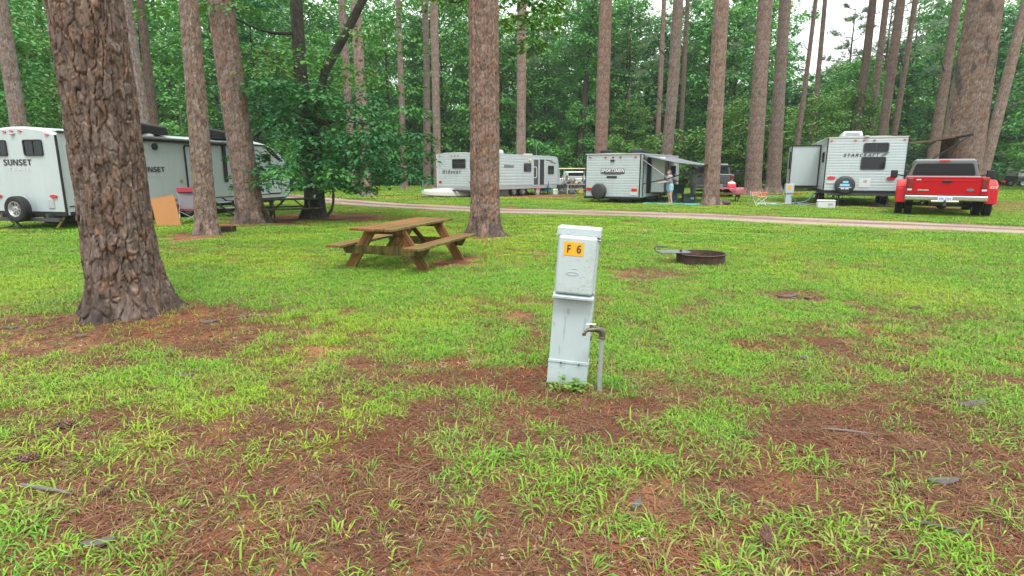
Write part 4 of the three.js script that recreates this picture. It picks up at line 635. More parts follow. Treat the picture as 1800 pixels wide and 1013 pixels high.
  part('roof_vent', [lathe([[0.34, 0], [0.33, 0.06], [0.22, 0.15], [0.06, 0.19], [0.001, 0.19]], 20).translate(0.75, 2.78, -3.5)], greyPlastic, v);
  part('awning_tube', [cy(0.06, 0.06, 5.2, W / 2 + 0.075, 2.66, -4.9, 'z', 14)], black, v);
  for (const [u, nm] of [[2.35, 'awning_arm'], [6.62, 'awning_arm']]) part(nm, [bx(0.06, 1.52, 0.16, W / 2 + 0.045, 1.98, -u, 0.015)], black, v);
  part('outdoor_speaker', onWall(oval(0.22, 0.22, 0.06), 'right', W, 3.32, 2.44, 0.008), black, v);
  const d = part('door', onWall(plate(0.78, 1.86, 0.07, 0.02), 'right', W, 5.05, 1.56, 0.006), skin, v);
  part('door_frame', onWall(ring(0.9, 1.98, 0.12, 0.055, 0.03), 'right', W, 5.05, 1.56, 0.008), black, d); part('door_handle', [bx(0.04, 0.14, 0.1, W / 2 + 0.04, 1.5, -5.42, 0.01)], black, d);
  windowOn(v, W, 'right', 5.08, 2.02, 0.42, 0.72, { bars: 0 }); windowOn(v, W, 'right', 7.75, 1.98, 0.95, 0.66, { bars: 1 }); windowOn(v, W, 'right', 9.25, 2.2, 0.6, 0.3, { bars: 0, r: 0.04 });
  part('front_window', [(() => { const s = new THREE.Shape(); s.moveTo(-9.15, 2.70); s.lineTo(-9.62, 2.62); s.lineTo(-10.5, 2.06); s.lineTo(-10.15, 2.1); s.lineTo(-9.6, 2.36); s.closePath(); const g = new THREE.ExtrudeGeometry(s, { depth: 0.02, bevelEnabled: false }); return rot(g, 0, -PI / 2, 0).translate(W / 2 + 0.016, 0, 0).applyMatrix4(new THREE.Matrix4().makeScale(1, 1, 1)); })()].map((g) => { const p = g.attributes.position; for (let i = 0; i < p.count; i++) p.setZ(i, -Math.abs(p.getZ(i))); return g; }), glass, v);
  const bg = part('baggage_door', onWall(plate(0.9, 0.55, 0.06, 0.012), 'right', W, 9.75, 0.98, 0.008), skin, v); part('seal', onWall(ring(0.96, 0.61, 0.08, 0.03, 0.016), 'right', W, 9.75, 0.98, 0.008), black, bg);
  part('decal_stripe', [onWall(bx(2.6, 0.035, 0.006, 0, 0, 0), 'right', W, 7.9, 1.36, 0.006), onWall(bx(1.0, 0.06, 0.006, 0, 0, 0), 'right', W, 8.9, 1.22, 0.006)], ink, v);
  part('decal_stripe', [onWall(bx(1.1, 0.05, 0.006), 'right', W, 8.95, 1.12, 0.006)], skinGrey, v);
  part('trim_line', [bx(0.012, 0.03, 10.0, W / 2 + 0.006, 0.66, -5.1)], black, v);
  part('outlet_box', [onWall(bx(0.14, 0.1, 0.05, 0, 0, 0, 0.01), 'right', W, 6.95, 1.10, 0.03), onWall(bx(0.16, 0.14, 0.03, 0, 0, 0, 0.01), 'right', W, 7.2, 0.80, 0.02)], greyPlastic, v);
  part('power_cord', [wire([[W / 2 + 0.06, 1.08, -6.95], [W / 2 + 0.1, 0.7, -6.9], [W / 2 + 0.12, 0.3, -6.85], [W / 2 + 0.3, 0.03, -6.7]], 0.012)], M(0.4, 0.3, 0.12, 0.7), v);
  for (const [y, m] of [[1.30, M(0.30, 0.14, 0.08)], [1.05, greyPlastic], [0.94, paleInk], [0.80, M(0.6, 0.35, 0.03)]]) part('sticker', [onWall(bx(0.12, 0.09, 0.006), 'right', W, 4.35, y, 0.012)], m, v);
  const st = thing('camper_steps', 'aluminium folding steps at the long white trailer door', 'steps', [-10.3, 0, -21.3], -12.1 * D); // in front of the door, feet on the grass
  for (let k = 0; k < 3; k++) part('tread', [bx(0.45, 0.04, 0.62, -0.42 + k * 0.3, 0.52 - k * 0.2, 0, 0.01)], steel, st);
  for (const s of [1, -1]) part('side_rail', [bar([-0.62, 0.68, s * 0.33], [0.44, 0.03, s * 0.33], 0.06, 0.03), bar([0.4, 0.5, s * 0.33], [0.46, 0.01, s * 0.33], 0.03)], black, st);
}

// ---------------------------------------------------------------- white camper with lapped siding, behind the middle pine
{
  const W = 3.5, v = thing('travel_trailer', 'older white lapped-siding trailer with open screen door and teal cabinet beside it', 'trailer', [-3.58, 0, -37.2], -42 * D);
  const mk = (face, str, a, y, w, h, o = {}, mat = ink) => part('lettering', onWall(text(str, w, h, o), face, W, a, y, 0.022), mat, v);
  camperBody(v, { W, crown: 0.1, pitch: 0.19, st: [{ u: 0, yb: 0.70, yt: 2.70 }, { u: 7.7, yb: 0.70, yt: 2.62 }, { u: 8.1, yb: 0.72, yt: 2.58 }, { u: 8.3, yb: 0.74, yt: 2.45 }, { u: 8.62, yb: 0.86, yt: 1.4, w: W * 0.98 }, { u: 8.66, yb: 0.9, yt: 1.1, w: W * 0.96 }] });
  rearWall(v, W, 0.68, 2.70, 0.1, 0.15);
  part('lower_skirt', [bx(W, 0.24, 0.04, 0, 0.56, 0.02), bx(0.04, 0.22, 8.0, W / 2, 0.58, -4.2)], skirtGrey, v);
  part('corner_trim', [bar([W / 2, 0.5, 0.012], [W / 2, 2.7, 0.012], 0.05), bar([-W / 2, 0.5, 0.012], [-W / 2, 2.7, 0.012], 0.05)], whitePlastic, v);
  windowOn(v, W, 'rear', W / 2 - 1.4, 2.09, 1.22, 0.58, { vertical: false, frameMat: darkSteel });
  mk('rear', 'Hideout', W / 2 - 2.1, 1.60, 1.7, 0.24, { f: serif, slant: 0.2, track: 0.25 }); mk('right', 'Hideout', 3.1, 1.96, 0.95, 0.2, { f: serif, slant: 0.3 });
  for (const x of [-1.45, -0.3, 0, 0.3, 1.45]) part('marker_light', onWall(oval(0.14, 0.06, 0.03), 'rear', W, x, 2.58, 0.014), redLens, v);
  for (const s of [1, -1]) part('tail_light', onWall(oval(0.26, 0.16, 0.04), 'rear', W, s * (W / 2 - 0.32), 0.95, 0.012), redLens, v);
  part('bumper', [bx(W * 0.9, 0.1, 0.1, 0, 0.44, 0.16)], darkSteel, v);
  part('chassis_frame', [bx(0.1, 0.16, 8, 0.9, 0.46, -4.2), bx(0.1, 0.16, 8, -0.9, 0.46, -4.2), bar([0.9, 0.46, -8.1], [0, 0.46, -9.5], 0.1), bar([-0.9, 0.46, -8.1], [0, 0.46, -9.5], 0.1), bar([0, 0.46, -9.4], [0, 0.02, -9.4], 0.07)], darkSteel, v);
  for (const u of [3.7, 4.6]) for (const s of [1, -1]) wheel(v, s * (W / 2 - 0.18), 0.34, -u, 0.34, 0.22);
  acUnit(v, 0.6, 2.74, 2.2, 1.0, 0.33, 1.2, whitePlastic); part('roof_vent', [bx(0.5, 0.1, 0.5, 0.7, 2.77, -6.2, 0.03)], M(0.5, 0.42, 0.38, 0.6), v); part('antenna', [bar([1, 2.7, -6.8], [1, 3.5, -6.8], 0.02)], steel, v);
  windowOn(v, W, 'right', 4.95, 1.88, 0.75, 0.56, { bars: 1, vertical: false, frameMat: darkSteel }); windowOn(v, W, 'right', 7.5, 1.72, 0.66, 0.58, { bars: 1, vertical: false, frameMat: darkSteel });
  const sd = part('screen_door', onWall(plate(0.5, 1.7, 0.03, 0.02), 'right', W, 5.84, 1.56, 0.012), screenMesh, v); part('door_frame', onWall(ring(0.6, 1.8, 0.04, 0.045, 0.03), 'right', W, 5.84, 1.56, 0.01), whitePlastic, sd);
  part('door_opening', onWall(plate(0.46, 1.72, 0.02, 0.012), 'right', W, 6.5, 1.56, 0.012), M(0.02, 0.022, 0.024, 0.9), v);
  part('grab_handle', [wire([[W / 2 + 0.04, 1.9, -5.6], [W / 2 + 0.2, 1.9, -5.65], [W / 2 + 0.22, 1.55, -5.68], [W / 2 + 0.2, 1.2, -5.65], [W / 2 + 0.04, 1.2, -5.6]], 0.025)], whitePlastic, v);
  part('porch_light', onWall(oval(0.16, 0.12, 0.06), 'right', W, 5.2, 2.38, 0.02), M(0.75, 0.65, 0.3, 0.4), v);
  part('decal_stripe', [onWall(rot(bx(0.75, 0.05, 0.006), 0, 0, -0.12), 'right', W, 7.3, 2.36, 0.02), onWall(rot(bx(0.6, 0.045, 0.006), 0, 0, -0.12), 'right', W, 7.75, 2.22, 0.02)], ink, v);
  jack(v, 1.0, 0.4, 0.46);
}

// ---------------------------------------------------------------- camper with the awning out
{
  const W = 2.95, v = thing('travel_trailer', 'white lapped-siding trailer with grey awning out and covered spare wheel', 'trailer', [5.19, 0, -30.36], -31 * D);
  const mk = (str, a, y, w, h, o = {}, mat = ink, out = 0.02) => part('lettering', onWall(text(str, w, h, o), 'rear', W, a, y, out), mat, v);
  camperBody(v, { W, crown: 0.06, pitch: 0.16, st: [{ u: 0, yb: 0.30, yt: 2.48 }, { u: 6.6, yb: 0.34, yt: 2.46 }, { u: 7.0, yb: 0.4, yt: 2.34 }, { u: 7.3, yb: 0.5, yt: 1.7, w: W * 0.98 }, { u: 7.4, yb: 0.6, yt: 1.2, w: W * 0.96 }] });
  rearWall(v, W, 0.34, 2.48, 0.06, 0.13);
  part('roof_edge', [bx(W + 0.06, 0.05, 6.9, 0, 2.50, -3.4)], roofMat, v);
  part('corner_trim', [bar([W / 2 + 0.005, 0.28, 0.012], [W / 2 + 0.005, 2.5, 0.012], 0.05), bar([-W / 2 - 0.005, 0.28, 0.012], [-W / 2 - 0.005, 2.5, 0.012], 0.05)], black, v);
  part('bumper', [bx(W + 0.1, 0.1, 0.12, 0, 0.28, 0.06)], black, v);
  const bd = part('name_badge', onWall(plate(1.3, 0.26, 0.05, 0.008), 'rear', W, W / 2 - 1.46, 1.63, 0.016), M(0.04, 0.042, 0.045, 0.5), v);
  part('lettering', onWall(text('SPORTSMEN', 1.24, 0.17, { slant: 0.2 }), 'rear', W, W / 2 - 1.46, 1.67, 0.026), M(0.62, 0.63, 0.63, 0.4), bd);
  part('badge_tail', [onWall(bx(0.9, 0.09, 0.008, 0, 0, 0, 0.003), 'rear', W, W / 2 - 1.46, 1.50, 0.018)], M(0.1, 0.1, 0.1, 0.5), bd);
  part('badge_plate', onWall(plate(0.56, 0.12, 0.03, 0.008), 'rear', W, W / 2 - 1.5, 1.33, 0.016), ink, v);
  for (const x of [-1.24, -0.4, 0.02, 0.42, 1.22]) part('marker_light', onWall(oval(0.13, 0.07, 0.03), 'rear', W, x, 2.34, 0.014), redLens, v);
  part('rear_camera', [bx(0.2, 0.09, 0.08, 0.0, 2.17, 0.05, 0.02)], black, v);
  part('tail_light', [onWall(bx(0.3, 0.15, 0.05, 0, 0, 0, 0.02), 'rear', W, W / 2 - 0.26, 0.70, 0.03)], redLens, v); part('tail_light', [onWall(bx(0.3, 0.15, 0.05, 0, 0, 0, 0.02), 'rear', W, -W / 2 + 0.2, 0.72, 0.03)], redLens, v);
  part('number_plate', [onWall(bx(0.36, 0.19, 0.012, 0, 0, 0, 0.01), 'rear', W, W / 2 - 0.28, 0.52, 0.03)], whitePlastic, v);
  const sp = part('spare_wheel_cover', [lathe([[0.001, 0.16], [0.3, 0.15], [0.385, 0.11], [0.40, 0.05], [0.40, -0.09], [0.36, -0.11]], 30).rotateX(PI / 2).translate(W / 2 - 2.12, 0.62, 0.2)], M(0.022, 0.023, 0.025, 0.65), v);
  jack(v, -0.95, 0.1, 0.26, 0.62); jack(v, 0.75, 0.1, 0.26, 0.62);
  part('chassis_frame', [bx(0.1, 0.12, 7, 0.8, 0.24, -3.6), bx(0.1, 0.12, 7, -0.8, 0.24, -3.6), bar([0.8, 0.3, -7.2], [0, 0.4, -8.4], 0.1), bar([-0.8, 0.3, -7.2], [0, 0.4, -8.4], 0.1), bar([0, 0.4, -8.3], [0, 0.02, -8.3], 0.07)], darkSteel, v);
  for (const u of [3.5]) for (const s of [1, -1]) wheel(v, s * (W / 2 - 0.14), 0.34, -u, 0.34, 0.22);
  acUnit(v, 0.15, 2.55, 3.2, 0.9, 0.27, 1.3, black); part('roof_vent', [bx(0.55, 0.2, 0.55, -0.7, 2.62, -0.9, 0.04)], black, v);
  // right side: galley hatch, door opening, dark bays
  part('side_trim', [onWall(bx(0.10, 2.1, 0.02, 0, 0, 0), 'right', W, 0.45, 1.42, 0.02)], black, v);
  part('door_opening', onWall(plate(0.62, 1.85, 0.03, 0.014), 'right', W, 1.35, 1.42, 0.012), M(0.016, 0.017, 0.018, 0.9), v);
  part('door', [bx(0.035, 1.8, 0.66, 0, 0, -0.33, 0.012).applyMatrix4(new THREE.Matrix4().makeRotationY(-1.2)).translate(W / 2 + 0.05, 1.45, -1.72)], M(0.62, 0.63, 0.62, 0.45), v);
  const sl = part('galley_drawer', [bx(0.72, 0.62, 1.7, W / 2 + 0.36, 0.82, -3.3, 0.02)], M(0.28, 0.29, 0.29, 0.5), v); part('galley_top', [bx(0.76, 0.04, 1.76, W / 2 + 0.37, 1.15, -3.3, 0.01)], black, sl); part('stove', [bx(0.4, 0.1, 0.5, W / 2 + 0.36, 1.22, -3.5, 0.02), bx(0.03, 0.34, 0.5, W / 2 + 0.1, 1.36, -3.5)], black, sl);
  part('hatch_opening', onWall(plate(1.7, 1.2, 0.03, 0.012), 'right', W, 3.2, 1.72, 0.012), M(0.24, 0.245, 0.24, 0.7), v);
  part('hatch_seal', onWall(ring(1.8, 1.3, 0.04, 0.06, 0.02), 'right', W, 3.2, 1.72, 0.012), black, v);
  windowOn(v, W, 'right', 5.85, 1.62, 1.0, 0.66); part('front_side_trim', [onWall(bx(0.07, 2.0, 0.014), 'right', W, 4.85, 1.42, 0.02)], black, v);
  // awning: sagging cloth sheet, roller at its outer edge, two folding arms
  { const N = 14, K = 10, pos = [], idx = [], u0 = 0.35, u1 = 5.9, out = 3.1; for (let i = 0; i <= N; i++) for (let k = 0; k <= K; k++) { const s = i / N, t = k / K; pos.push(W / 2 + 0.06 + out * t, 2.44 - 0.52 * t - 0.10 * Math.sin(PI * t) - 0.02 * Math.sin(PI * s) * t, -lerp(u0, u1, s)); } for (let i = 0; i < N; i++) for (let k = 0; k < K; k++) { const q = i * (K + 1) + k; idx.push(q, q + 1, q + K + 1, q + 1, q + K + 2, q + K + 1); } const g = new THREE.BufferGeometry(); g.setAttribute('position', new THREE.Float32BufferAttribute(pos, 3)); g.setIndex(idx); g.computeVertexNormals();
    const lower = g.clone().translate(0, -0.006, 0); const a = part('awning', [g, lower], MP(0.125, 0.135, 0.15, 0.75, { side: THREE.DoubleSide, transmission: 0.12, thickness: 0, specularIntensity: 0.3 }), v);
    part('awning_roller', [cy(0.05, 0.05, u1 - u0 + 0.1, W / 2 + 0.06 + out, 1.915, -(u0 + u1) / 2, 'z', 14)], black, a);
    for (const u of [u0 - 0.06, u1 + 0.06]) { part('awning_arm', [bar([W / 2 + 0.05, 1.0, -u], [W / 2 + 1.4, 1.28, -u], 0.05, 0.05), bar([W / 2 + 1.4, 1.28, -u], [W / 2 + out + 0.04, 1.9, -u], 0.05, 0.05)], black, a); part('awning_strut', [bar([W / 2 + 0.05, 2.2, -u], [W / 2 + 1.35, 1.28, -u], 0.03, 0.03)], steel, a); } }
  part('entry_step', [bx(0.34, 0.05, 0.7, W / 2 + 0.3, 0.24, -1.3, 0.01), bx(0.28, 0.05, 0.7, W / 2 + 0.05, 0.3, -1.3, 0.01), bar([W / 2 + 0.42, 0.22, -1.0], [W / 2 + 0.42, 0.01, -1.0], 0.03), bar([W / 2 + 0.42, 0.22, -1.6], [W / 2 + 0.42, 0.01, -1.6], 0.03)], black, v);
}

// ---------------------------------------------------------------- tall camper with the slide-out
{
  const W = 3.22, th = 21.8 * D, v = thing('travel_trailer', 'tall white lapped-siding trailer with slide-out box and raised tan awning', 'trailer', [14.92 + Math.cos(th) * W / 2, 0, -28 + Math.sin(th) * W / 2], -th);
  const L = (a) => a - W / 2;
  camperBody(v, { W, crown: 0.07, pitch: 0.17, st: [{ u: 0, yb: 0.68, yt: 3.16 }, { u: 7.4, yb: 0.68, yt: 3.1 }, { u: 8.0, yb: 0.74, yt: 2.9 }, { u: 8.4, yb: 0.86, yt: 2.1, w: W * 0.97 }, { u: 8.5, yb: 1.0, yt: 1.5, w: W * 0.95 }] });
  rearWall(v, W, 0.72, 3.16, 0.07, 0.125);
  part('roof_edge', [bx(W + 0.06, 0.06, 7.5, 0, 3.17, -3.72)], roofMat, v);
  part('corner_trim', [bar([W / 2 + 0.005, 0.68, 0.012], [W / 2 + 0.005, 3.18, 0.012], 0.045), bar([-W / 2 - 0.005, 0.68, 0.012], [-W / 2 - 0.005, 3.18, 0.012], 0.05)], black, v);
  part('lower_skirt', [bx(W + 0.03, 0.14, 0.05, 0, 0.68, 0.01), bx(0.04, 0.16, 7.5, -W / 2, 0.68, -3.8), bx(0.04, 0.16, 7.5, W / 2, 0.68, -3.8)], black, v);
  windowOn(v, W, 'rear', L(1.98), 2.70, 1.02, 0.44, { frameMat: darkSteel, r: 0.09 }); windowOn(v, W, 'rear', L(1.93), 2.0, 1.0, 0.58, { bars: 0, frameMat: darkSteel, r: 0.09 });
  part('lettering', onWall(text('STARCRAFT', 1.42, 0.15, { slant: 0.25, track: 0.1 }), 'rear', W, L(1.42), 2.37, 0.02), ink, v);
  { const s = new THREE.Shape(); s.moveTo(-0.16, -0.08); s.quadraticCurveTo(-0.05, 0.09, 0.2, 0.08); s.quadraticCurveTo(0.05, 0.04, 0.08, 0); s.quadraticCurveTo(0.04, -0.06, -0.16, -0.08); part('emblem', onWall(new THREE.ExtrudeGeometry(s, { depth: 0.006, bevelEnabled: false }), 'rear', W, L(2.36), 2.39, 0.02), M(0.05, 0.12, 0.05, 0.5), v); }
  for (const a of [0.14, 1.12, 1.48, 1.88, 3.06]) part('marker_light', onWall(oval(0.13, 0.06, 0.03), 'rear', W, L(a), 3.04, 0.014), redLens, v);
  part('rear_camera', [bx(0.18, 0.09, 0.08, L(1.55), 3.2, 0.05, 0.02)], greyPlastic, v);
  part('tail_light', onWall(oval(0.36, 0.16, 0.05), 'rear', W, L(0.28), 1.32, 0.012), redLens, v); part('tail_light', onWall(oval(0.36, 0.16, 0.05), 'rear', W, L(2.72), 1.32, 0.012), redLens, v);
  part('number_plate', [onWall(bx(0.36, 0.18, 0.012, 0, 0, 0, 0.01), 'rear', W, L(0.27), 1.15, 0.03)], whitePlastic, v);
  part('access_hatch', [onWall(bx(0.48, 0.4, 0.02, 0, 0, 0, 0.01), 'rear', W, L(1.68), 1.08, 0.02), ], whitePlastic, v); part('hatch_latch', [onWall(bx(0.14, 0.12, 0.02, 0, 0, 0, 0.01), 'rear', W, L(1.7), 1.2, 0.035)], greyPlastic, v);
  const sp = part('spare_wheel_cover', [lathe([[0.001, 0.15], [0.3, 0.145], [0.395, 0.11], [0.42, 0.05], [0.42, -0.09], [0.38, -0.11]], 32).rotateX(PI / 2).translate(L(0.86), 1.0, 0.2)], M(0.022, 0.023, 0.025, 0.6), v);
  part('cover_print', [onWall(plate(0.4, 0.11, 0.02, 0.004), 'rear', W, L(0.84), 1.0, 0.346), onWall(plate(0.24, 0.1, 0.05, 0.004), 'rear', W, L(0.86), 1.14, 0.348)], M(0.20, 0.45, 0.6, 0.5), sp); part('cover_print_line', [onWall(bx(0.52, 0.025, 0.004), 'rear', W, L(0.86), 0.895, 0.348), onWall(bx(0.15, 0.05, 0.004), 'rear', W, L(0.76), 0.835, 0.348), onWall(bx(0.15, 0.05, 0.004), 'rear', W, L(0.94), 0.835, 0.348)], M(0.5, 0.6, 0.66, 0.5), sp);
  part('bumper', [bx(W * 0.9, 0.1, 0.1, 0, 0.56, 0.12)], darkSteel, v);
  part('chassis_frame', [bx(0.12, 0.18, 8, 0.9, 0.56, -4), bx(0.12, 0.18, 8, -0.9, 0.56, -4), bx(1.6, 0.12, 4, 0, 0.5, -3.5), bar([0.9, 0.56, -8], [0, 0.56, -9.6], 0.1), bar([-0.9, 0.56, -8], [0, 0.56, -9.6], 0.1), bar([0, 0.56, -9.5], [0, 0.02, -9.5], 0.07)], darkSteel, v);
  for (const u of [2.6, 3.6]) for (const s of [1, -1]) wheel(v, s * (W / 2 - 0.2), 0.37, -u, 0.37, 0.25);
  part('stabiliser_jack', [bar([L(2.55), 0.55, -0.15], [L(2.8), 0.3, -0.15], 0.05), bar([L(2.8), 0.3, -0.15], [L(2.6), 0.02, -0.15], 0.05), bx(0.4, 0.03, 0.3, L(2.6), 0.017, -0.15)], darkSteel, v); part('stabiliser_jack', [bar([L(0.7), 0.55, -0.15], [L(0.7), 0.02, -0.15], 0.06), bx(0.3, 0.03, 0.3, L(0.7), 0.017, -0.15)], darkSteel, v);
  acUnit(v, L(1.1), 3.21, 0.9, 0.95, 0.3, 1.1, whitePlastic);
  // slide-out box on the left wall
  const so = part('slide_out', [bx(1.36, 2.02, 2.6, -W / 2 - 0.68, 1.9, -3.7, 0.03)], skin, v);
  part('slide_out_trim', [bx(0.05, 2.08, 0.06, -W / 2 - 1.36, 1.9, -2.4), bx(0.05, 2.08, 0.06, -W / 2 - 0.05, 1.9, -2.39), bx(1.36, 0.05, 0.06, -W / 2 - 0.7, 2.92, -2.395), bx(1.40, 0.06, 2.62, -W / 2 - 0.68, 0.86, -3.7)], black, so);
  part('slide_out_rail', [bx(1.4, 0.06, 0.08, -W / 2 - 0.6, 0.66, -2.5), bx(0.06, 0.2, 0.08, -W / 2 - 1.25, 0.75, -2.5)], darkSteel, so);
  const sw = part('window', [bx(0.02, 0.9, 0.9, -W / 2 - 1.372, 2.2, -3.4, 0.005)], glass, so);
  windowOn(v, W, 'left', 1.1, 2.3, 0.7, 0.5);
  // tan awning rising from the right wall
  { const N = 8, K = 8, pos = [], idx = [], u0 = 1.2, u1 = 6.6, out = 2.6; for (let i = 0; i <= N; i++) for (let k = 0; k <= K; k++) { const t = k / K; pos.push(W / 2 + 0.05 + out * t, 2.98 + 0.28 * t - 0.05 * Math.sin(PI * t), -lerp(u0, u1, i / N)); } for (let i = 0; i < N; i++) for (let k = 0; k < K; k++) { const q = i * (K + 1) + k; idx.push(q, q + 1, q + K + 1, q + 1, q + K + 2, q + K + 1); } const g = new THREE.BufferGeometry(); g.setAttribute('position', new THREE.Float32BufferAttribute(pos, 3)); g.setIndex(idx); g.computeVertexNormals();
    const a = part('awning', [g, g.clone().translate(0, -0.01, 0)], MP(0.42, 0.34, 0.22, 0.9, { side: THREE.DoubleSide, transmission: 0.5, thickness: 0 }), v);
    part('awning_roller', [cy(0.06, 0.06, u1 - u0 + 0.1, W / 2 + 0.05 + out, 3.26, -(u0 + u1) / 2, 'z', 14)], black, a);
    for (const u of [u0 - 0.06, u1 + 0.06]) part('awning_arm', [bar([W / 2 + 0.04, 1.25, -u], [W / 2 + 2.64, 3.25, -u], 0.06, 0.05), bar([W / 2 + 0.04, 2.1, -u], [W / 2 + 1.3, 2.95, -u], 0.05, 0.04), bar([W / 2 + 0.04, 2.5, -u], [W / 2 + 1.2, 2.1, -u], 0.03, 0.03)], black, a); }
  part('sewer_hose', [wire([[-W / 2 + 0.2, 0.6, -2.2], [-W / 2 - 0.2, 0.5, -1.9], [-W / 2 - 0.5, 0.16, -1.5], [-W / 2 - 1.0, 0.05, -1.2], [-W / 2 - 1.5, 0.04, -0.7]], 0.04)], M(0.10, 0.2, 0.3, 0.5), v);
}

// ---------------------------------------------------------------- pickups
function pickup(name, label, pos, turn, { W, paint, cabPaint, dually, chromeBumper, plateText }) {
  const v = thing(name, label, 'pickup truck', pos, turn), w = W / 2, bw = dually ? w * 0.80 : w * 0.97;
  const taper = (g, y0, y1, k, dz = 0) => { const p = g.attributes.position; for (let i = 0; i < p.count; i++) { const t = clamp((p.getY(i) - y0) / (y1 - y0)); p.setX(i, p.getX(i) * (1 - k * t)); p.setZ(i, p.getZ(i) + dz * t); } return g; };
  const bed = part('bed', [bx(0.10, 0.72, 2.35, bw - 0.05, 1.06, -1.22, 0.04), bx(0.10, 0.72, 2.35, -bw + 0.05, 1.06, -1.22, 0.04), bx(bw * 2 - 0.1, 0.10, 2.3, 0, 0.84, -1.2), bx(bw * 2, 0.72, 0.06, 0, 1.06, -2.38, 0.02)], paint, v);
  const tg = part('tailgate', [plate(bw * 1.62, 0.68, 0.03, 0.08).translate(0, 1.06, -0.085), bx(bw * 1.5, 0.03, 0.02, 0, 1.30, 0.002, 0.008), bx(bw * 1.62, 0.05, 0.10, 0, 1.405, -0.05, 0.02), bx(bw * 1.5, 0.02, 0.016, 0, 0.80, 0.0, 0.006)], paint, v);
  part('tailgate_handle', [bx(0.30, 0.085, 0.03, 0, 1.27, 0.012, 0.02)], black, tg);
  if (plateText) { part('badge', [bx(0.34, 0.05, 0.012, -bw * 0.56, 0.95, 0.004, 0.004)], chrome, tg); part('oval_badge', onWall(oval(0.22, 0.09, 0.014), 'rear', W, bw * 0.58, 0.98, -0.002), M(0.10, 0.12, 0.16, 0.3), tg); part('sticker', [bx(0.14, 0.05, 0.004, -bw * 0.70, 1.33, 0.0)], whitePlastic, tg); }
  for (const s of [1, -1]) {
    const corner = part('bed_corner', [bx(bw * 0.19, 0.74, 0.14, s * bw * 0.905, 1.06, -0.075, 0.03)], paint, v);
    const tl = part('tail_light', [bx(bw * 0.145, 0.36, 0.05, s * bw * 0.905, 1.20, 0.0, 0.02)], MP(0.13, 0.004, 0.006, 0.15, { clearcoat: 0.6 }), corner); part('reverse_lamp', [bx(bw * 0.12, 0.07, 0.02, s * bw * 0.905, 0.97, 0.005, 0.008)], whitePlastic, corner);
    if (dually) {
      const s0 = new THREE.Shape(); s0.moveTo(-1.95, 0.66); s0.quadraticCurveTo(-1.90, 1.24, -1.15, 1.28); s0.quadraticCurveTo(-0.42, 1.26, -0.22, 0.98); s0.lineTo(-0.16, 0.56); s0.lineTo(-0.62, 0.52); s0.quadraticCurveTo(-0.66, 1.0, -1.12, 1.02); s0.quadraticCurveTo(-1.58, 1.0, -1.66, 0.54); s0.lineTo(-1.95, 0.54); s0.closePath();
      const g = new THREE.ExtrudeGeometry(s0, { depth: w - bw - 0.06, bevelEnabled: true, bevelThickness: 0.06, bevelSize: 0.06, bevelSegments: 4, curveSegments: 8 }); rot(g, 0, -PI / 2, 0); // shape x -> z, depth -> -x
      const p = g.attributes.position; for (let i = 0; i < p.count; i++) p.setX(i, s > 0 ? bw - p.getX(i) * 1 : -bw + p.getX(i)); if (s < 0) {} 
      const gg = g.clone(); const q = gg.attributes.position; for (let i = 0; i < q.count; i++) { q.setX(i, q.getX(i)); } gg.computeVertexNormals();
      const f = part('rear_fender', [gg, bx(w - bw, 0.46, 0.05, s * (bw + (w - bw) / 2), 0.86, -0.22, 0.02)], paint, v);
      if (s > 0) part('lettering', [text('4x4', 0.22, 0.1, { slant: 0.25 }).translate(bw + (w - bw) * 0.5, 1.08, -0.155)], whitePlastic, f);
      for (const x of [w - 0.16, w - 0.47]) wheel(v, s * x, 0.40, -1.12, 0.40, 0.25, whitePlastic);
    } else { wheel(v, s * (w - 0.16), 0.40, -1.12, 0.40, 0.28, steel); part('wheel_arch', [lathe([[0.47, -0.03], [0.50, 0], [0.47, 0.03]], 24).rotateZ(PI / 2).translate(s * (bw + 0.01), 0.42, -1.12)], black, v); }
    wheel(v, s * (w * (dually ? 0.82 : 0.97) - 0.16), 0.40, -4.9, 0.40, 0.28, steel);
    const mr = part('wing_mirror', [bx(0.26, 0.34, 0.16, s * (bw + 0.42), 1.52, -4.0, 0.05), bar([s * bw * 0.96, 1.42, -4.0], [s * (bw + 0.34), 1.5, -4.0], 0.05)], s > 0 ? black : black, v); part('mirror_glass', [bx(0.22, 0.28, 0.01, s * (bw + 0.42), 1.52, -3.915, 0.004)], glass, mr);
  }
  part('cab', [bx(bw * 2 - 0.02, 0.80, 2.2, 0, 1.06, -3.54, 0.06), bx(bw * 2 - 0.04, 0.58, 1.6, 0, 1.02, -5.3, 0.1), bx(bw * 1.9, 0.4, 0.2, 0, 0.86, -6.0, 0.06)], cabPaint ?? paint, v);
  const gh = part('roof', [taper(bx(bw * 2 - 0.06, 0.72, 1.75, 0, 1.76, -3.4, 0.10), 1.42, 2.1, 0.17, -0.14)], cabPaint ?? paint, v);
  const rw = part('rear_window', [taper(plate(bw * 1.72, 0.48, 0.09, 0.02).translate(0, 1.70, -2.518), 1.42, 2.1, 0.15, -0.135)], MP(0.012, 0.014, 0.015, 0.05, { specularIntensity: 0.35 }), gh); part('brake_light', [bx(0.34, 0.05, 0.04, 0, 2.055, -2.62, 0.01)], redLens, gh);
  for (const s of [1, -1]) part('side_window', [rot(bx(0.02, 0.44, 1.3, 0, 0, 0, 0.01), 0, 0, s * 0.22).translate(s * (bw * 0.925), 1.70, -3.45)], glass, gh);
  part('windshield', [rot(bx(bw * 1.7, 0.6, 0.03, 0, 0, 0, 0.01), 0.42, 0, 0).translate(0, 1.7, -4.44)], glass, gh);
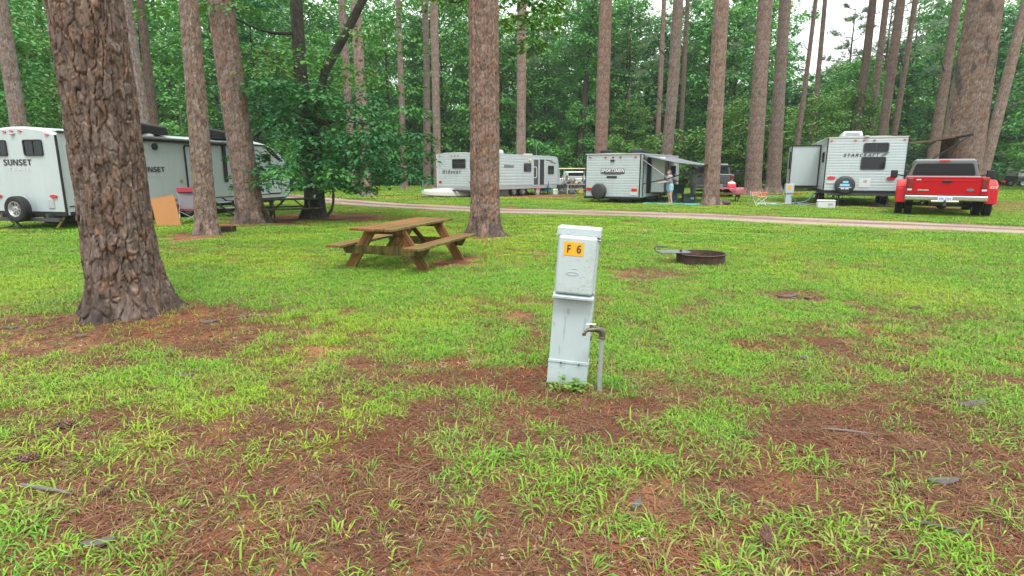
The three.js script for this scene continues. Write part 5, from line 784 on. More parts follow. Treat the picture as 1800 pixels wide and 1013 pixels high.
  const bm = part('bumper', [bx(bw * 2.02, 0.20, 0.20, 0, 0.68, 0.10, 0.05), bx(bw * 0.7, 0.09, 0.24, 0, 0.56, 0.10, 0.04)], chromeBumper ? chrome : darkSteel, v);
  part('step_pad', [bx(bw * 1.95, 0.02, 0.18, 0, 0.785, 0.10)], black, bm);
  if (plateText) { const pl = part('number_plate', [bx(0.42, 0.16, 0.012, 0, 0.68, 0.215, 0.01)], M(0.55, 0.62, 0.70, 0.4), bm); part('lettering', [text(plateText, 0.34, 0.075, { depth: 0.004 }).translate(0, 0.67, 0.222)], M(0.03, 0.06, 0.2, 0.5), pl); }
  part('tow_hitch', [bx(0.09, 0.09, 0.5, 0, 0.46, 0.05), bx(0.9, 0.08, 0.08, 0, 0.46, -0.15), lathe([[0.03, 0], [0.03, 0.06], [0.045, 0.1], [0.001, 0.14]], 12).translate(0, 0.5, 0.27)], darkSteel, v);
  part('underbody', [bx(0.1, 0.14, 5.4, 0.5, 0.56, -3.0), bx(0.1, 0.14, 5.4, -0.5, 0.56, -3.0), cy(0.07, 0.07, bw * 1.7, 0, 0.4, -1.12, 'x', 12), new THREE.SphereGeometry(0.18, 14, 10).translate(0, 0.4, -1.12), cy(0.04, 0.04, 1.2, -0.65, 0.5, -0.4, 'z', 10), bx(bw * 1.6, 0.16, 3.6, 0, 0.66, -3.9)], darkSteel, v);
  return v;
}
const redPaint = MP(0.34, 0.002, 0.005, 0.4, { clearcoat: 0.2, clearcoatRoughness: 0.1, specularIntensity: 0.25 }), greyPaint = MP(0.10, 0.108, 0.108, 0.5, { clearcoat: 0.3, clearcoatRoughness: 0.2 }), darkPaint = MP(0.035, 0.04, 0.043, 0.3, { clearcoat: 1, clearcoatRoughness: 0.08 });
pickup('pickup_truck', 'bright red dually pickup with grey cab parked by the massive pine', [15.75, 0, -21.2], -33 * D, { W: 3.02, paint: redPaint, cabPaint: greyPaint, dually: true, chromeBumper: true, plateText: 'UGL 7424' });
pickup('pickup_truck', 'dark charcoal pickup half hidden behind the pine at the awning end', [12.55, 0, -36.6], -17 * D, { W: 2.55, paint: darkPaint, dually: false, chromeBumper: false });
// jeep-like vehicle at the far edge of the field, mostly out of frame
{
  const v = thing('off_road_car', 'dark off-road car with white top parked at the far edge of the field', 'car', [55.2, 0, -62.5], PI / 2);
  part('body', [bx(1.7, 0.55, 2.6, 0, 0.85, -0.7, 0.06), bx(1.3, 0.42, 1.3, 0, 0.92, 1.2, 0.08)], darkPaint, v); part('hard_top', [bx(1.6, 0.75, 2.1, 0, 1.48, -0.9, 0.08)], whitePlastic, v); part('windshield', [rot(bx(1.5, 0.6, 0.04, 0, 0, 0), -0.2, 0, 0).translate(0, 1.42, 0.3)], glass, v);
  for (const s of [1, -1]) for (const z of [1.25, -1.4]) { wheel(v, s * 0.75, 0.38, z, 0.38, 0.25); part('fender', [bx(0.4, 0.08, 0.95, s * 0.75, 0.86, z, 0.03)], black, v); }
  part('bumper', [bx(1.6, 0.14, 0.14, 0, 0.6, 2.0, 0.03)], black, v);
}
// white wagon and golf cart behind the clutter
{
  const v = thing('station_wagon', 'white station wagon parked behind the golf cart', 'car', [5.9, 0, -53], PI / 2 + 0.12);
  part('body', [bx(1.85, 0.62, 4.7, 0, 0.72, 0, 0.12)], whitePlastic, v); const g = bx(1.7, 0.62, 3.0, 0, 1.3, 0.2, 0.14), p = g.attributes.position; for (let i = 0; i < p.count; i++) { const t = clamp(p.getY(i) - 1.0); p.setX(i, p.getX(i) * (1 - 0.2 * t)); p.setZ(i, p.getZ(i) * (1 - 0.25 * t)); } part('roof', g, whitePlastic, v);
  for (const s of [1, -1]) { part('side_window', [bx(0.03, 0.36, 2.4, s * 0.80, 1.32, 0.2, 0.01)], glass, v); for (const z of [1.45, -1.4]) wheel(v, s * 0.82, 0.34, z, 0.34, 0.22); }
}
{
  const v = thing('golf_cart', 'golf cart with a cream canopy roof beside the trailers', 'golf cart', [4.85, 0, -47], 1.35);
  part('canopy', [bx(1.35, 0.09, 2.3, 0, 1.82, 0, 0.04)], M(0.62, 0.54, 0.32, 0.55), v);
  for (const [x, z] of [[0.55, 0.95], [-0.55, 0.95], [0.55, -0.9], [-0.55, -0.9]]) part('roof_post', [bar([x, 0.75, z * 0.85], [x, 1.8, z], 0.04)], black, v);
  part('body', [bx(1.15, 0.3, 2.3, 0, 0.48, 0, 0.08), bx(1.1, 0.45, 0.5, 0, 0.75, 1.0, 0.1)], darkPaint, v); part('seat', [bx(1.05, 0.14, 0.5, 0, 0.78, -0.2, 0.05), bx(1.05, 0.5, 0.12, 0, 1.05, -0.5, 0.05)], M(0.3, 0.28, 0.22, 0.7), v); part('windscreen', [rot(bx(1.1, 0.75, 0.015), 0.15, 0, 0).translate(0, 1.35, 0.93)], MP(0.5, 0.52, 0.5, 0.2, { transmission: 0.7 }), v);
  for (const [x, z] of [[0.52, 0.8], [-0.52, 0.8], [0.52, -0.8], [-0.52, -0.8]]) wheel(v, x, 0.23, z, 0.23, 0.16);
}
// ---------------------------------------------------------------- timber picnic tables
const grain = dataTex(512, (u, v) => { const w = tf(u, v, 3, 2, 5, 2) * 0.06, a = tf(u + w, v, 28, 2, 3, 4), b = tf(u + w, v, 90, 4, 13, 2), st = sstep(0.60, 0.75, tf(u, v, 5, 4, 41, 4)), c = 0.42 + 0.55 * a + 0.25 * (b - 0.5); return [c * (1 - 0.25 * st), c * (1 - 0.12 * st), c * (0.98 - 0.28 * st)]; });
const grainBump = dataTex(512, (u, v) => { const w = tf(u, v, 3, 2, 5, 2) * 0.06, c = 0.6 * tf(u + w, v, 28, 2, 3, 4) + 0.4 * tf(u + w, v, 90, 4, 13, 2); return [c, c, c]; }, false);
const wood = (r, g, b, rough = 0.6) => new THREE.MeshPhysicalMaterial({ specularIntensity: 0.35, color: lin(r, g, b), map: grain, bumpMap: grainBump, bumpScale: 0.004, roughness: rough });
function picnicTable(label, pos, turn, mats, { L = 2.35, Wt = 0.80, sag = 0, cloth } = {}) {
  const t = thing('picnic_table', label, 'picnic table', pos, turn, 'picnic tables'), R = rngOf(Math.round(pos[0] * 100) + 5000), n = 5, pw = Wt / n, pick = () => mats[R() * mats.length | 0];
  for (let k = 0; k < n; k++) { const p = part('plank', [bx(pw - 0.012, 0.04, L + (R() - 0.5) * 0.03, -Wt / 2 + pw * (k + 0.5), 0.72, (R() - 0.5) * 0.02, 0.005)], pick(), t); p.position.y = (R() - 0.5) * 0.005; }
  for (const s of [1, -1]) { for (const o of [0.08, -0.075]) part('seat_plank', [bx(0.14, 0.04, L, s * (0.72 + o * s), 0.43, (R() - 0.5) * 0.02, 0.005)], pick(), t); }
  for (const e of [1, -1]) {
    const z = e * L * 0.32;
    for (const s of [1, -1]) part('leg', [bar([s * 0.74, -0.02, z - e * 0.045], [s * 0.26, 0.695, z - e * 0.045], 0.175, 0.045)], pick(), t);
    part('seat_beam', [(() => { const sh = new THREE.Shape(); sh.moveTo(-0.84, 0.41); sh.lineTo(0.84, 0.41); sh.lineTo(0.76, 0.265); sh.lineTo(-0.76, 0.265); sh.closePath(); return new THREE.ExtrudeGeometry(sh, { depth: 0.04, bevelEnabled: false }).translate(0, 0, z + (e > 0 ? -0.02 : -0.02)); })()], mats[mats.length - 1], t);
    part('top_cleat', [bx(Wt - 0.06, 0.085, 0.04, 0, 0.656, z + e * 0.002, 0.004)], pick(), t);
    part('brace', [bar([0, 0.34, z - e * 0.06], [0, 0.69, e * 0.16], 0.09, 0.04)], pick(), t);
  }
  return t;
}
picnicTable('wet brown wooden picnic table in front of the straight pine', [-1.9, 0, -10.35], -18 * D, [wood(0.34, 0.155, 0.052, 0.72), wood(0.38, 0.185, 0.065, 0.72), wood(0.30, 0.14, 0.052, 0.75), wood(0.27, 0.20, 0.07, 0.8)], { L: 2.4 });
picnicTable('old grey-green weathered picnic table under the maple', [-7.5, 0, -19.6], -62 * D, [wood(0.115, 0.105, 0.07, 0.8), wood(0.10, 0.098, 0.075, 0.8), wood(0.13, 0.105, 0.07, 0.8)], { L: 1.9 });
const tbR = picnicTable('wooden picnic table with a red top and pink cloth by the awning pine', [11.75, 0, -31.8], PI / 2 - 0.25, [wood(0.36, 0.26, 0.10, 0.6), wood(0.33, 0.23, 0.09, 0.6)], { L: 1.7 });
{
  const cl = (() => { const N = 12, K = 8, pos = [], idx = []; for (let i = 0; i <= N; i++) for (let k = 0; k <= K; k++) { const s = i / N, q = k / K; const drop = Math.max(0, q - 0.74) * (0.22 + 0.85 * sstep(0.5, 0.66, s)); pos.push(-0.78 + 1.56 * s + 0.02 * Math.sin(s * 19) * q, 0.755 - drop + 0.004 * Math.sin(s * 14), -0.42 + Math.min(0.85, q * 1.15) + 0.03 * Math.sin(s * 12) * (drop > 0 ? 1 : 0)); } for (let i = 0; i < N; i++) for (let k = 0; k < K; k++) { const a = i * (K + 1) + k; idx.push(a, a + 1, a + K + 1, a + 1, a + K + 2, a + K + 1); } const g = new THREE.BufferGeometry(); g.setAttribute('position', new THREE.Float32BufferAttribute(pos, 3)); g.setIndex(idx); g.computeVertexNormals(); return g; })();
  solo('tablecloth', [cl, cl.clone().translate(0, -0.004, 0)], M(0.36, 0.10, 0.13, 0.8, { side: THREE.DoubleSide }), 'pinkish red cloth spread over the picnic table by the awning pine', 'tablecloth', [11.75, 0, -31.8], -0.25);
  const bag = thing('cooler_bag', 'red and white soft cooler bag on the red picnic table', 'bag', [11.9, 0.76, -31.75], -0.2);
  part('bag_body', [bx(0.46, 0.2, 0.3, 0, 0.1, 0, 0.06)], M(0.62, 0.05, 0.06, 0.7), bag); part('bag_lid', [bx(0.40, 0.1, 0.27, 0, 0.235, 0, 0.05)], M(0.72, 0.70, 0.68, 0.7), bag); part('handle', [wire([[-0.1, 0.27, 0], [-0.06, 0.34, 0], [0.06, 0.34, 0], [0.1, 0.27, 0]], 0.012)], M(0.72, 0.70, 0.68, 0.7), bag);
  const pot = thing('storage_crate', 'grey metal crate on the red picnic table', 'crate', [11.3, 0.76, -31.85], -0.2);
  part('crate_body', [bx(0.3, 0.14, 0.24, 0, 0.07, 0, 0.02)], M(0.18, 0.18, 0.19, 0.5), pot); part('rim', [bx(0.33, 0.02, 0.27, 0, 0.15, 0, 0.008)], greyPlastic, pot);
}

// ---------------------------------------------------------------- utility pedestal and tap
const pedTex = dataTex(1024, (u, v) => { const m = sstep(0.46, 0.66, tf(u, v, 5, 5, 7, 5)) * sstep(0.48, 0.62, tf(u, v, 40, 40, 17, 3)), s = 0.965 + 0.035 * tf(u, v, 30, 4, 27, 3), sc = sstep(0.735, 0.76, tf(u, v, 9, 30, 57, 3)); return [s - 0.07 * m - 0.05 * sc, s - 0.055 * m - 0.05 * sc, s - 0.10 * m - 0.05 * sc]; });
const pedClean = dataTex(512, (u, v) => { const s = 0.96 + 0.04 * tf(u, v, 6, 6, 27, 4) - 0.10 * sstep(0.70, 0.76, tf(u, v, 12, 10, 91, 4)); return [s, s, s * 0.995]; });
{
  const v = thing('utility_pedestal', 'leaning pale grey utility pedestal with yellow F 6 plate', 'utility pedestal', [0.445, -0.03, -4.40], -11 * D);
  v.rotation.z = -3.6 * D; v.rotation.x = -0.6 * D;
  const paint = MP(0.345, 0.41, 0.42, 0.38, { map: pedClean }), worn = MP(0.345, 0.405, 0.405, 0.42, { map: pedTex });
  part('cabinet', [bx(0.305, 1.03, 0.20, 0, 0.715, 0, 0.008)], paint, v);
  part('base_skirt', [bx(0.312, 0.205, 0.207, 0, 0.10, 0, 0.006)], paint, v);
  part('flange', [bx(0.314, 0.022, 0.010, 0, 0.214, 0.104, 0.003)], paint, v);
  for (const x of [-0.055, 0.085]) part('bolt', [cy(0.007, 0.007, 0.012, x, 0.205, 0.112, 'z', 8)], darkSteel, v);
  const d = part('meter_cover', (() => { const s = rrect(0.285, 0.44, 0.02), g = new THREE.ExtrudeGeometry(s, { depth: 0.022, bevelEnabled: true, bevelThickness: 0.024, bevelSize: 0.02, bevelOffset: -0.02, bevelSegments: 4, curveSegments: 5 }); const p = g.attributes.position, uv = []; for (let i = 0; i < p.count; i++) uv.push(p.getX(i) / 0.5 + 0.2, p.getY(i) / 0.5 + 0.4); g.setAttribute('uv', new THREE.Float32BufferAttribute(uv, 2)); return g.translate(0, 0.985, 0.118); })(), worn, v);
  part('embossed_oval', [new THREE.TorusGeometry(1, 0.06, 6, 28).scale(0.045, 0.012, 0.03).translate(-0.02, 0.925, 0.166), bx(0.045, 0.006, 0.003, -0.005, 0.965, 0.165)], worn, d);
  part('cover_lip', [(() => { const g = bx(0.31, 0.012, 0.075, 0, 0, 0, 0.004); return rot(g, 0.3, 0, 0).translate(0, 0.752, 0.135); })(), bx(0.31, 0.022, 0.01, 0, 0.741, 0.165, 0.003)], paint, v);
  part('hood', [bx(0.325, 0.055, 0.225, 0, 1.235, 0.004, 0.006)], paint, v); part('hood_seam', [bx(0.329, 0.006, 0.229, 0, 1.207, 0.004)], greyPlastic, v);
  part('hasp', [bx(0.012, 0.05, 0.02, 0.158, 1.19, 0.07, 0.003), cy(0.012, 0.012, 0.02, 0.155, 1.18, 0.09, 'x', 10)], steel, v); part('latch', [bx(0.014, 0.04, 0.022, 0.150, 0.77, 0.12, 0.003)], steel, v); part('hinge', [bx(0.01, 0.035, 0.008, 0.1545, 0.40, 0.02)], black, v);
  const st = part('site_plate', [bx(0.148, 0.102, 0.002, -0.025, 1.112, 0.1655)], M(0.60, 0.29, 0.008, 0.45), v);
  part('lettering', [text('F', 0.026, 0.058, { depth: 0.002 }).translate(-0.060, 1.112, 0.1667), text('6', 0.032, 0.06, { depth: 0.002 }).translate(0.014, 1.112, 0.1667)], ink, st);
}
{
  const v = thing('garden_tap', 'galvanised standpipe with a brass hose tap beside the pedestal', 'tap', [0.665, 0, -4.14]);
  const galv = new THREE.MeshStandardMaterial({ color: lin(0.36, 0.385, 0.40), map: pedTex, roughness: 0.45, metalness: 0.55 }), brass = M(0.10, 0.09, 0.06, 0.42, { metalness: 0.5 });
  part('standpipe', [limb([[-0.005, -0.06, 0.0], [0.0, 0.15, 0], [0.008, 0.43, 0]], [0.0175, 0.0175, 0.0175], 18)], galv, v);
  part('elbow', [limb([[0.008, 0.425, 0], [0.008, 0.462, 0], [0.001, 0.482, 0.001], [-0.016, 0.492, 0.002], [-0.046, 0.494, 0.005]], [0.0235, 0.0235, 0.0235, 0.0225, 0.0215], 16), lathe([[0.0265, -0.009], [0.0265, 0.009], [0.02, 0.01]], 16).translate(0.008, 0.432, 0)], M(0.075, 0.07, 0.055, 0.5, { metalness: 0.5 }), v);
  part('tap_body', [limb([[-0.04, 0.494, 0.005], [-0.07, 0.494, 0.008], [-0.1, 0.492, 0.012], [-0.118, 0.482, 0.014], [-0.128, 0.464, 0.016]], [0.014, 0.018, 0.015, 0.012, 0.0125], 14), cy(0.0145, 0.0145, 0.014, -0.13, 0.459, 0.016, 'y', 14), cy(0.017, 0.017, 0.012, -0.048, 0.494, 0.006, 'x', 6), cy(0.011, 0.013, 0.03, -0.078, 0.515, 0.009, 'y', 12)], brass, v);
  part('tap_handle', [bx(0.075, 0.007, 0.012, -0.078, 0.536, 0.009, 0.003), cy(0.004, 0.004, 0.02, -0.078, 0.53, 0.009, 'y', 8)], M(0.55, 0.56, 0.54, 0.4, { metalness: 0.5 }), v);
}
{ // second pedestal by the tall trailer
  const v = thing('utility_pedestal', 'grey utility pedestal with hookup hoses beside the slide-out trailer', 'utility pedestal', [13.85, 0, -29.2], -0.2), paint = MP(0.345, 0.41, 0.42, 0.4, { map: pedClean });
  part('cabinet', [bx(0.3, 0.62, 0.2, 0, 0.31, 0, 0.01)], paint, v); part('meter_cover', [bx(0.4, 0.46, 0.26, 0, 0.79, 0.02, 0.02)], paint, v); part('site_plate', [bx(0.15, 0.16, 0.004, -0.03, 0.84, 0.153)], M(0.60, 0.29, 0.008, 0.45), v);
  const c = (name, label, pts, r, m) => solo(name, [wire(pts, r, 6, 40)], m, label, 'hose', [13.85, 0, -29.2]);
  c('power_cord', 'dark power cord running from the grey pedestal to the ground', [[0.1, 0.4, 0.12], [0.2, 0.2, 0.3], [0.3, 0.03, 0.4], [0.8, 0.02, 0.2]], 0.02, M(0.03, 0.05, 0.09, 0.6));
  c('water_hose', 'pale blue water hose coiled on the grass by the grey pedestal', [[-0.1, 0.05, 0.1], [-0.6, 0.03, 0.3], [-1.2, 0.03, 0.1], [-1.5, 0.03, -0.3], [-1.0, 0.04, -0.5], [-0.5, 0.05, -0.2], [-0.9, 0.04, 0.2], [-1.5, 0.03, 0.25]], 0.018, M(0.25, 0.42, 0.48, 0.5));
  c('garden_hose', 'green garden hose looped beside the grey pedestal', [[-0.2, 0.3, -0.1], [-0.7, 0.4, -0.3], [-1.3, 0.25, -0.4], [-1.5, 0.03, -0.1], [-0.8, 0.03, 0.05], [-0.3, 0.1, -0.2]], 0.016, M(0.10, 0.30, 0.18, 0.5));
  c('looped_hose', 'green-grey hose arching from the slide-out trailer wheel to the ground', [[2.1, 0.75, 0.6], [1.8, 0.35, 0.75], [1.5, 0.12, 0.7], [1.0, 0.04, 0.5], [0.3, 0.03, 0.3]], 0.025, M(0.16, 0.26, 0.24, 0.5));
}

// ---------------------------------------------------------------- steel fire ring
{
  const v = thing('fire_ring', 'low rusty steel fire ring with a swung-out cooking grate', 'fire ring', [3.44, 0, -10.42]), rust = new THREE.MeshStandardMaterial({ color: lin(0.115, 0.062, 0.040), map: barkTex, bumpMap: barkBump, bumpScale: 0.003, roughness: 0.85, metalness: 0.2, side: THREE.DoubleSide });
  part('ring_wall', [lathe([[0.425, -0.03], [0.427, 0.17], [0.45, 0.175], [0.452, 0.185], [0.41, 0.187], [0.412, -0.03]], 56)], rust, v);
  part('ash_bed', [cy(0.41, 0.41, 0.05, 0, 0.02, 0, 'y', 40)], M(0.075, 0.07, 0.068, 0.95), v);
  const g = new THREE.Group(); g.name = 'cooking_grate'; v.add(g);
  const gr = []; for (let k = 0; k < 9; k++) gr.push(bar([-0.78, 0.205, -0.16 + k * 0.04], [-0.24, 0.215, -0.16 + k * 0.04], 0.012, 0.012, true));
  part('grate_bars', gr, M(0.10, 0.105, 0.11, 0.5, { metalness: 0.4 }), g); part('grate_frame', [bx(0.02, 0.02, 0.38, -0.78, 0.207, 0), bx(0.02, 0.02, 0.38, -0.24, 0.217, 0), bx(0.55, 0.016, 0.10, -0.5, 0.21, 0.14, 0.004)], M(0.12, 0.125, 0.13, 0.45, { metalness: 0.4 }), g);
  part('handle', [wire([[-0.78, 0.21, 0.1], [-0.85, 0.23, 0.1], [-0.86, 0.30, 0.1], [-0.82, 0.315, 0.1], [-0.62, 0.31, 0.1]], 0.009), bar([-0.82, 0.315, 0.1], [-0.64, 0.311, 0.1], 0.03, 0.03, true)], darkSteel, g);
  part('hinge_post', [cy(0.02, 0.02, 0.26, -0.40, 0.13, 0.12, 'y', 10)], rust, v);
}

// ---------------------------------------------------------------- camp gear
function campChair(label, pos, turn, cloth, frame, { w = 0.55, back = 0.5, arms = true, tint, band } = {}) {
  const t = thing('camp_chair', label, 'chair', pos, turn, 'folding camp chairs'), h = w / 2;
  part('seat', [(() => { const g = new THREE.PlaneGeometry(w, 0.45, 6, 6), p = g.attributes.position; for (let i = 0; i < p.count; i++) p.setZ(i, -0.05 * Math.cos(p.getX(i) / w * PI) * Math.cos(p.getY(i) / 0.45 * PI * 0.8)); return rot(g, -PI / 2, 0, 0).translate(0, 0.44, 0); })()], cloth, t);
  part('backrest', [(() => { const g = new THREE.PlaneGeometry(w, back, 6, 6), p = g.attributes.position; for (let i = 0; i < p.count; i++) p.setZ(i, -0.06 * Math.cos(p.getX(i) / w * PI)); return rot(g, -0.2, 0, 0).translate(0, 0.46 + back / 2, -0.24); })()], tint ?? cloth, t);
  for (const s of [1, -1]) { part('leg', [bar([s * h, 0.01, 0.24], [s * h * 0.9, 0.62, -0.2], 0.022, 0.022, true)], frame, t); part('leg', [bar([s * h, 0.01, -0.26], [s * h, 0.62, 0.22], 0.022, 0.022, true)], frame, t); if (arms) part('armrest', [bx(0.06, 0.025, 0.46, s * h, 0.63, 0, 0.01)], cloth, t); part('back_post', [bar([s * h * 0.95, 0.4, -0.22], [s * h, 0.46 + back, -0.3], 0.022, 0.022, true)], frame, t); }
  if (band) part('head_band', [rot(bx(w * 1.02, 0.16, 0.05, 0, 0, 0, 0.02), -0.2, 0, 0).translate(0, 0.43 + back, -0.30)], band, t);
  part('cross_brace', [bar([-h, 0.02, 0.24], [h, 0.42, 0.24], 0.018, 0.018, true), bar([h, 0.02, 0.24], [-h, 0.42, 0.24], 0.018, 0.018, true)], frame, t);
  return t;
}
const cloth = (r, g, b) => M(r, g, b, 0.85, { side: THREE.DoubleSide });
campChair('orange folding chair with pale frame on the grass by the pine', [11.85, 0, -28], 0.25, cloth(0.75, 0.16, 0.03), M(0.55, 0.53, 0.5, 0.4), { back: 0.22, tint: cloth(0.20, 0.16, 0.14) });
campChair('maroon and grey camp chair leaning by the long white trailer', [-10.25, 0, -18.5], 0.5, cloth(0.22, 0.022, 0.035), M(0.45, 0.46, 0.47, 0.35, { metalness: 0.7 }), { w: 0.66, back: 0.62, tint: cloth(0.16, 0.15, 0.16), band: cloth(0.26, 0.022, 0.04) });
campChair('striped red white and blue chair by the teal cabinet', [1.6, 0, -41.2], -0.7, cloth(0.55, 0.05, 0.07), M(0.6, 0.6, 0.6, 0.4), { tint: cloth(0.62, 0.45, 0.50) });
campChair('dark blue chair against the teal cabinet', [2.25, 0, -41.2], -0.3, cloth(0.03, 0.05, 0.12), black, {});
campChair('black and green chair on the turquoise mat under the awning', [8.75, 0, -30.9], -0.6, cloth(0.02, 0.05, 0.04), black, {});
campChair('teal chair tucked beside the trailer galley under the awning', [8.3, 0, -31.6], -1.0, cloth(0.02, 0.09, 0.09), black, {});
{ // leaning tan board
  const v = thing('folding_table', 'tan fibreboard folding table leaning on its edge by the maroon chair', 'folding table', [-10.45, 0, -17.6], 0.2);
  const b = part('table_top', [bx(0.68, 0.96, 0.05, 0, 0.48, 0, 0.015)], new THREE.MeshStandardMaterial({ color: lin(0.33, 0.145, 0.035), map: paintGrime, roughness: 0.6 }), v); part('edge_band', [bx(0.69, 0.03, 0.055, 0, 0.955, 0, 0.01), bx(0.69, 0.03, 0.055, 0, 0.02, 0, 0.01)], M(0.22, 0.095, 0.03, 0.6), v); part('folded_leg', [bar([-0.25, 0.1, -0.05], [0.25, 0.12, -0.05], 0.025), bar([-0.25, 0.8, -0.05], [0.25, 0.78, -0.05], 0.025)], steel, v);
  v.rotation.set(-0.2, 0.2, 0.18, 'YXZ'); v.position.y = -0.05;
}
{ const v = thing('wooden_box', 'small dark wooden box at the foot of the slim pine', 'box', [-7.75, 0, -15.75], 0.1); for (let k = 0; k < 3; k++) part('plank', [bx(0.34, 0.055, 0.2, 0, 0.03 + k * 0.058, 0, 0.004)], wood(0.085, 0.06, 0.04, 0.8), v); }
function cooler(label, pos, turn, body, lid, s = [0.7, 0.4, 0.4]) { const v = thing('cool_box', label, 'cooler', pos, turn, 'cool boxes'); part('cooler_body', [bx(s[0], s[1] * 0.74, s[2], 0, s[1] * 0.37, 0, 0.03)], body, v); part('lid', [bx(s[0] * 1.03, s[1] * 0.24, s[2] * 1.05, 0, s[1] * 0.87, 0, 0.04)], lid, v); part('handle', [bx(s[0] * 0.26, s[1] * 0.22, 0.02, s[0] * 0.22, s[1] * 0.55, s[2] / 2 + 0.012, 0.008)], greyPlastic, v); return v; }
cooler('white cool box on the grass behind the tall trailer', [14.2, 0, -26.3], -0.35, whitePlastic, whitePlastic, [0.72, 0.37, 0.42]);
cooler('small white cool box beside the teal cabinet', [3.05, 0, -41.4], 0.1, whitePlastic, whitePlastic, [0.34, 0.4, 0.3]);
cooler('dark green storage tub on the turquoise mat by the man', [9.1, 0, -30.0], -0.1, M(0.02, 0.045, 0.045, 0.5), M(0.015, 0.03, 0.03, 0.5), [0.62, 0.5, 0.45]);
cooler('turquoise bag-like tub beside the storage tub under the awning', [8.75, 0, -31.4], -0.2, M(0.1, 0.35, 0.42, 0.6), M(0.5, 0.6, 0.65, 0.6), [0.3, 0.45, 0.3]);
{ const v = thing('bucket', 'white bucket with a red lid on the pine straw', 'bucket', [1.75, 0, -40.6]); part('pail', [lathe([[0.001, 0.0], [0.15, 0], [0.19, 0.38], [0.2, 0.38]], 24)], whitePlastic, v); part('lid', [lathe([[0.2, 0.36], [0.21, 0.39], [0.19, 0.43], [0.001, 0.44]], 24)], M(0.6, 0.03, 0.04, 0.4), v); part('handle', [wire([[-0.2, 0.34, 0], [-0.1, 0.2, 0.2], [0.1, 0.2, 0.2], [0.2, 0.34, 0]], 0.006)], steel, v); }
{ const v = thing('camp_cabinet', 'teal fabric camp cabinet between the striped chair and the cool box', 'cabinet', [2.4, 0, -42.0], -0.15), m = M(0.10, 0.42, 0.48, 0.6); part('cabinet_body', [bx(0.86, 0.72, 0.4, 0, 0.56, 0, 0.02)], m, v); part('table_top', [bx(0.9, 0.03, 0.44, 0, 0.935, 0, 0.01)], M(0.2, 0.5, 0.55, 0.5), v); for (const [x, z] of [[0.4, 0.18], [-0.4, 0.18], [0.4, -0.18], [-0.4, -0.18]]) part('leg', [bar([x, 0, z], [x, 0.3, z], 0.03)], greyPlastic, v); part('zip', [bx(0.012, 0.68, 0.01, 0.08, 0.56, 0.203)], M(0.06, 0.3, 0.36, 0.6), v); }
solo('bottle', [cy(0.035, 0.035, 0.16, 0, 0.08, 0, 'y', 14), cy(0.02, 0.03, 0.04, 0, 0.18, 0, 'y', 12)], M(0.05, 0.06, 0.07, 0.4), 'dark bottle standing on the teal cabinet', 'bottle', [2.4, 0.95, -42]);
{ // folding table with clutter
  const v = thing('folding_table', 'white-legged folding table crowded with camp gear between the trailers', 'folding table', [4.7, 0, -42.2], -0.1); part('table_top', [bx(1.5, 0.04, 0.6, 0, 0.70, 0, 0.01)], M(0.25, 0.26, 0.27, 0.5), v); for (const [x, z] of [[0.68, 0.26], [-0.68, 0.26], [0.68, -0.26], [-0.68, -0.26]]) part('leg', [bar([x * 1.02, 0, z], [x * 0.95, 0.69, z], 0.04)], whitePlastic, v); part('cross_bar', [bar([-0.68, 0.36, 0.26], [0.68, 0.36, 0.26], 0.03)], whitePlastic, v);
  const R = rngOf(31), cols = [[0.03, 0.04, 0.08], [0.25, 0.1, 0.08], [0.05, 0.1, 0.06], [0.35, 0.33, 0.3], [0.12, 0.12, 0.13], [0.3, 0.22, 0.1], [0.08, 0.1, 0.2], [0.4, 0.4, 0.42]], names = [['cooking_pot', 'pot'], ['gear_box', 'box'], ['water_bottle', 'bottle'], ['gear_bag', 'bag']];
  const tint = ['navy', 'rust red', 'dark green', 'pale grey', 'charcoal', 'tan', 'slate blue', 'light grey'];
  for (let k = 0; k < 8; k++) { const q = k % 4, c = cols[k % 8], m = M(...c, 0.5), x = 4.08 + k * 0.18, z = -42.2 + (k % 2 ? 0.12 : -0.14); const g = q === 0 ? [lathe([[0.001, 0], [0.11, 0], [0.12, 0.15], [0.125, 0.16], [0.05, 0.19], [0.001, 0.2]], 18)] : q === 1 ? [bx(0.2, 0.16, 0.16, 0, 0.08, 0, 0.02), bx(0.21, 0.03, 0.17, 0, 0.165, 0, 0.01)] : q === 2 ? [lathe([[0.001, 0], [0.045, 0], [0.045, 0.16], [0.02, 0.21], [0.02, 0.25], [0.001, 0.25]], 14)] : [bx(0.24, 0.18, 0.18, 0, 0.09, 0, 0.07), wire([[-0.06, 0.17, 0], [0, 0.25, 0], [0.06, 0.17, 0]], 0.01)]; solo(names[q][0], g, m, `${tint[k % 8]} ${names[q][1]} on the crowded folding table between the trailers`, names[q][1], [x, 0.72, z], R() * 2, 'gear on the crowded folding table'); }
  for (const [x, z, c, lab] of [[4.3, -42.0, [0.06, 0.06, 0.12], 'navy duffel bag under the crowded folding table'], [4.95, -42.1, [0.4, 0.26, 0.05], 'mustard duffel bag under the crowded folding table'], [3.65, -42.3, [0.05, 0.05, 0.055], 'black duffel bag beside the crowded folding table']]) solo('duffel_bag', [bx(0.44, 0.28, 0.3, 0, 0.14, 0, 0.11), wire([[-0.12, 0.26, 0], [0, 0.36, 0], [0.12, 0.26, 0]], 0.012)], M(...c, 0.8), lab, 'bag', [x, 0, z], 0.2, 'bags by the folding table');
}
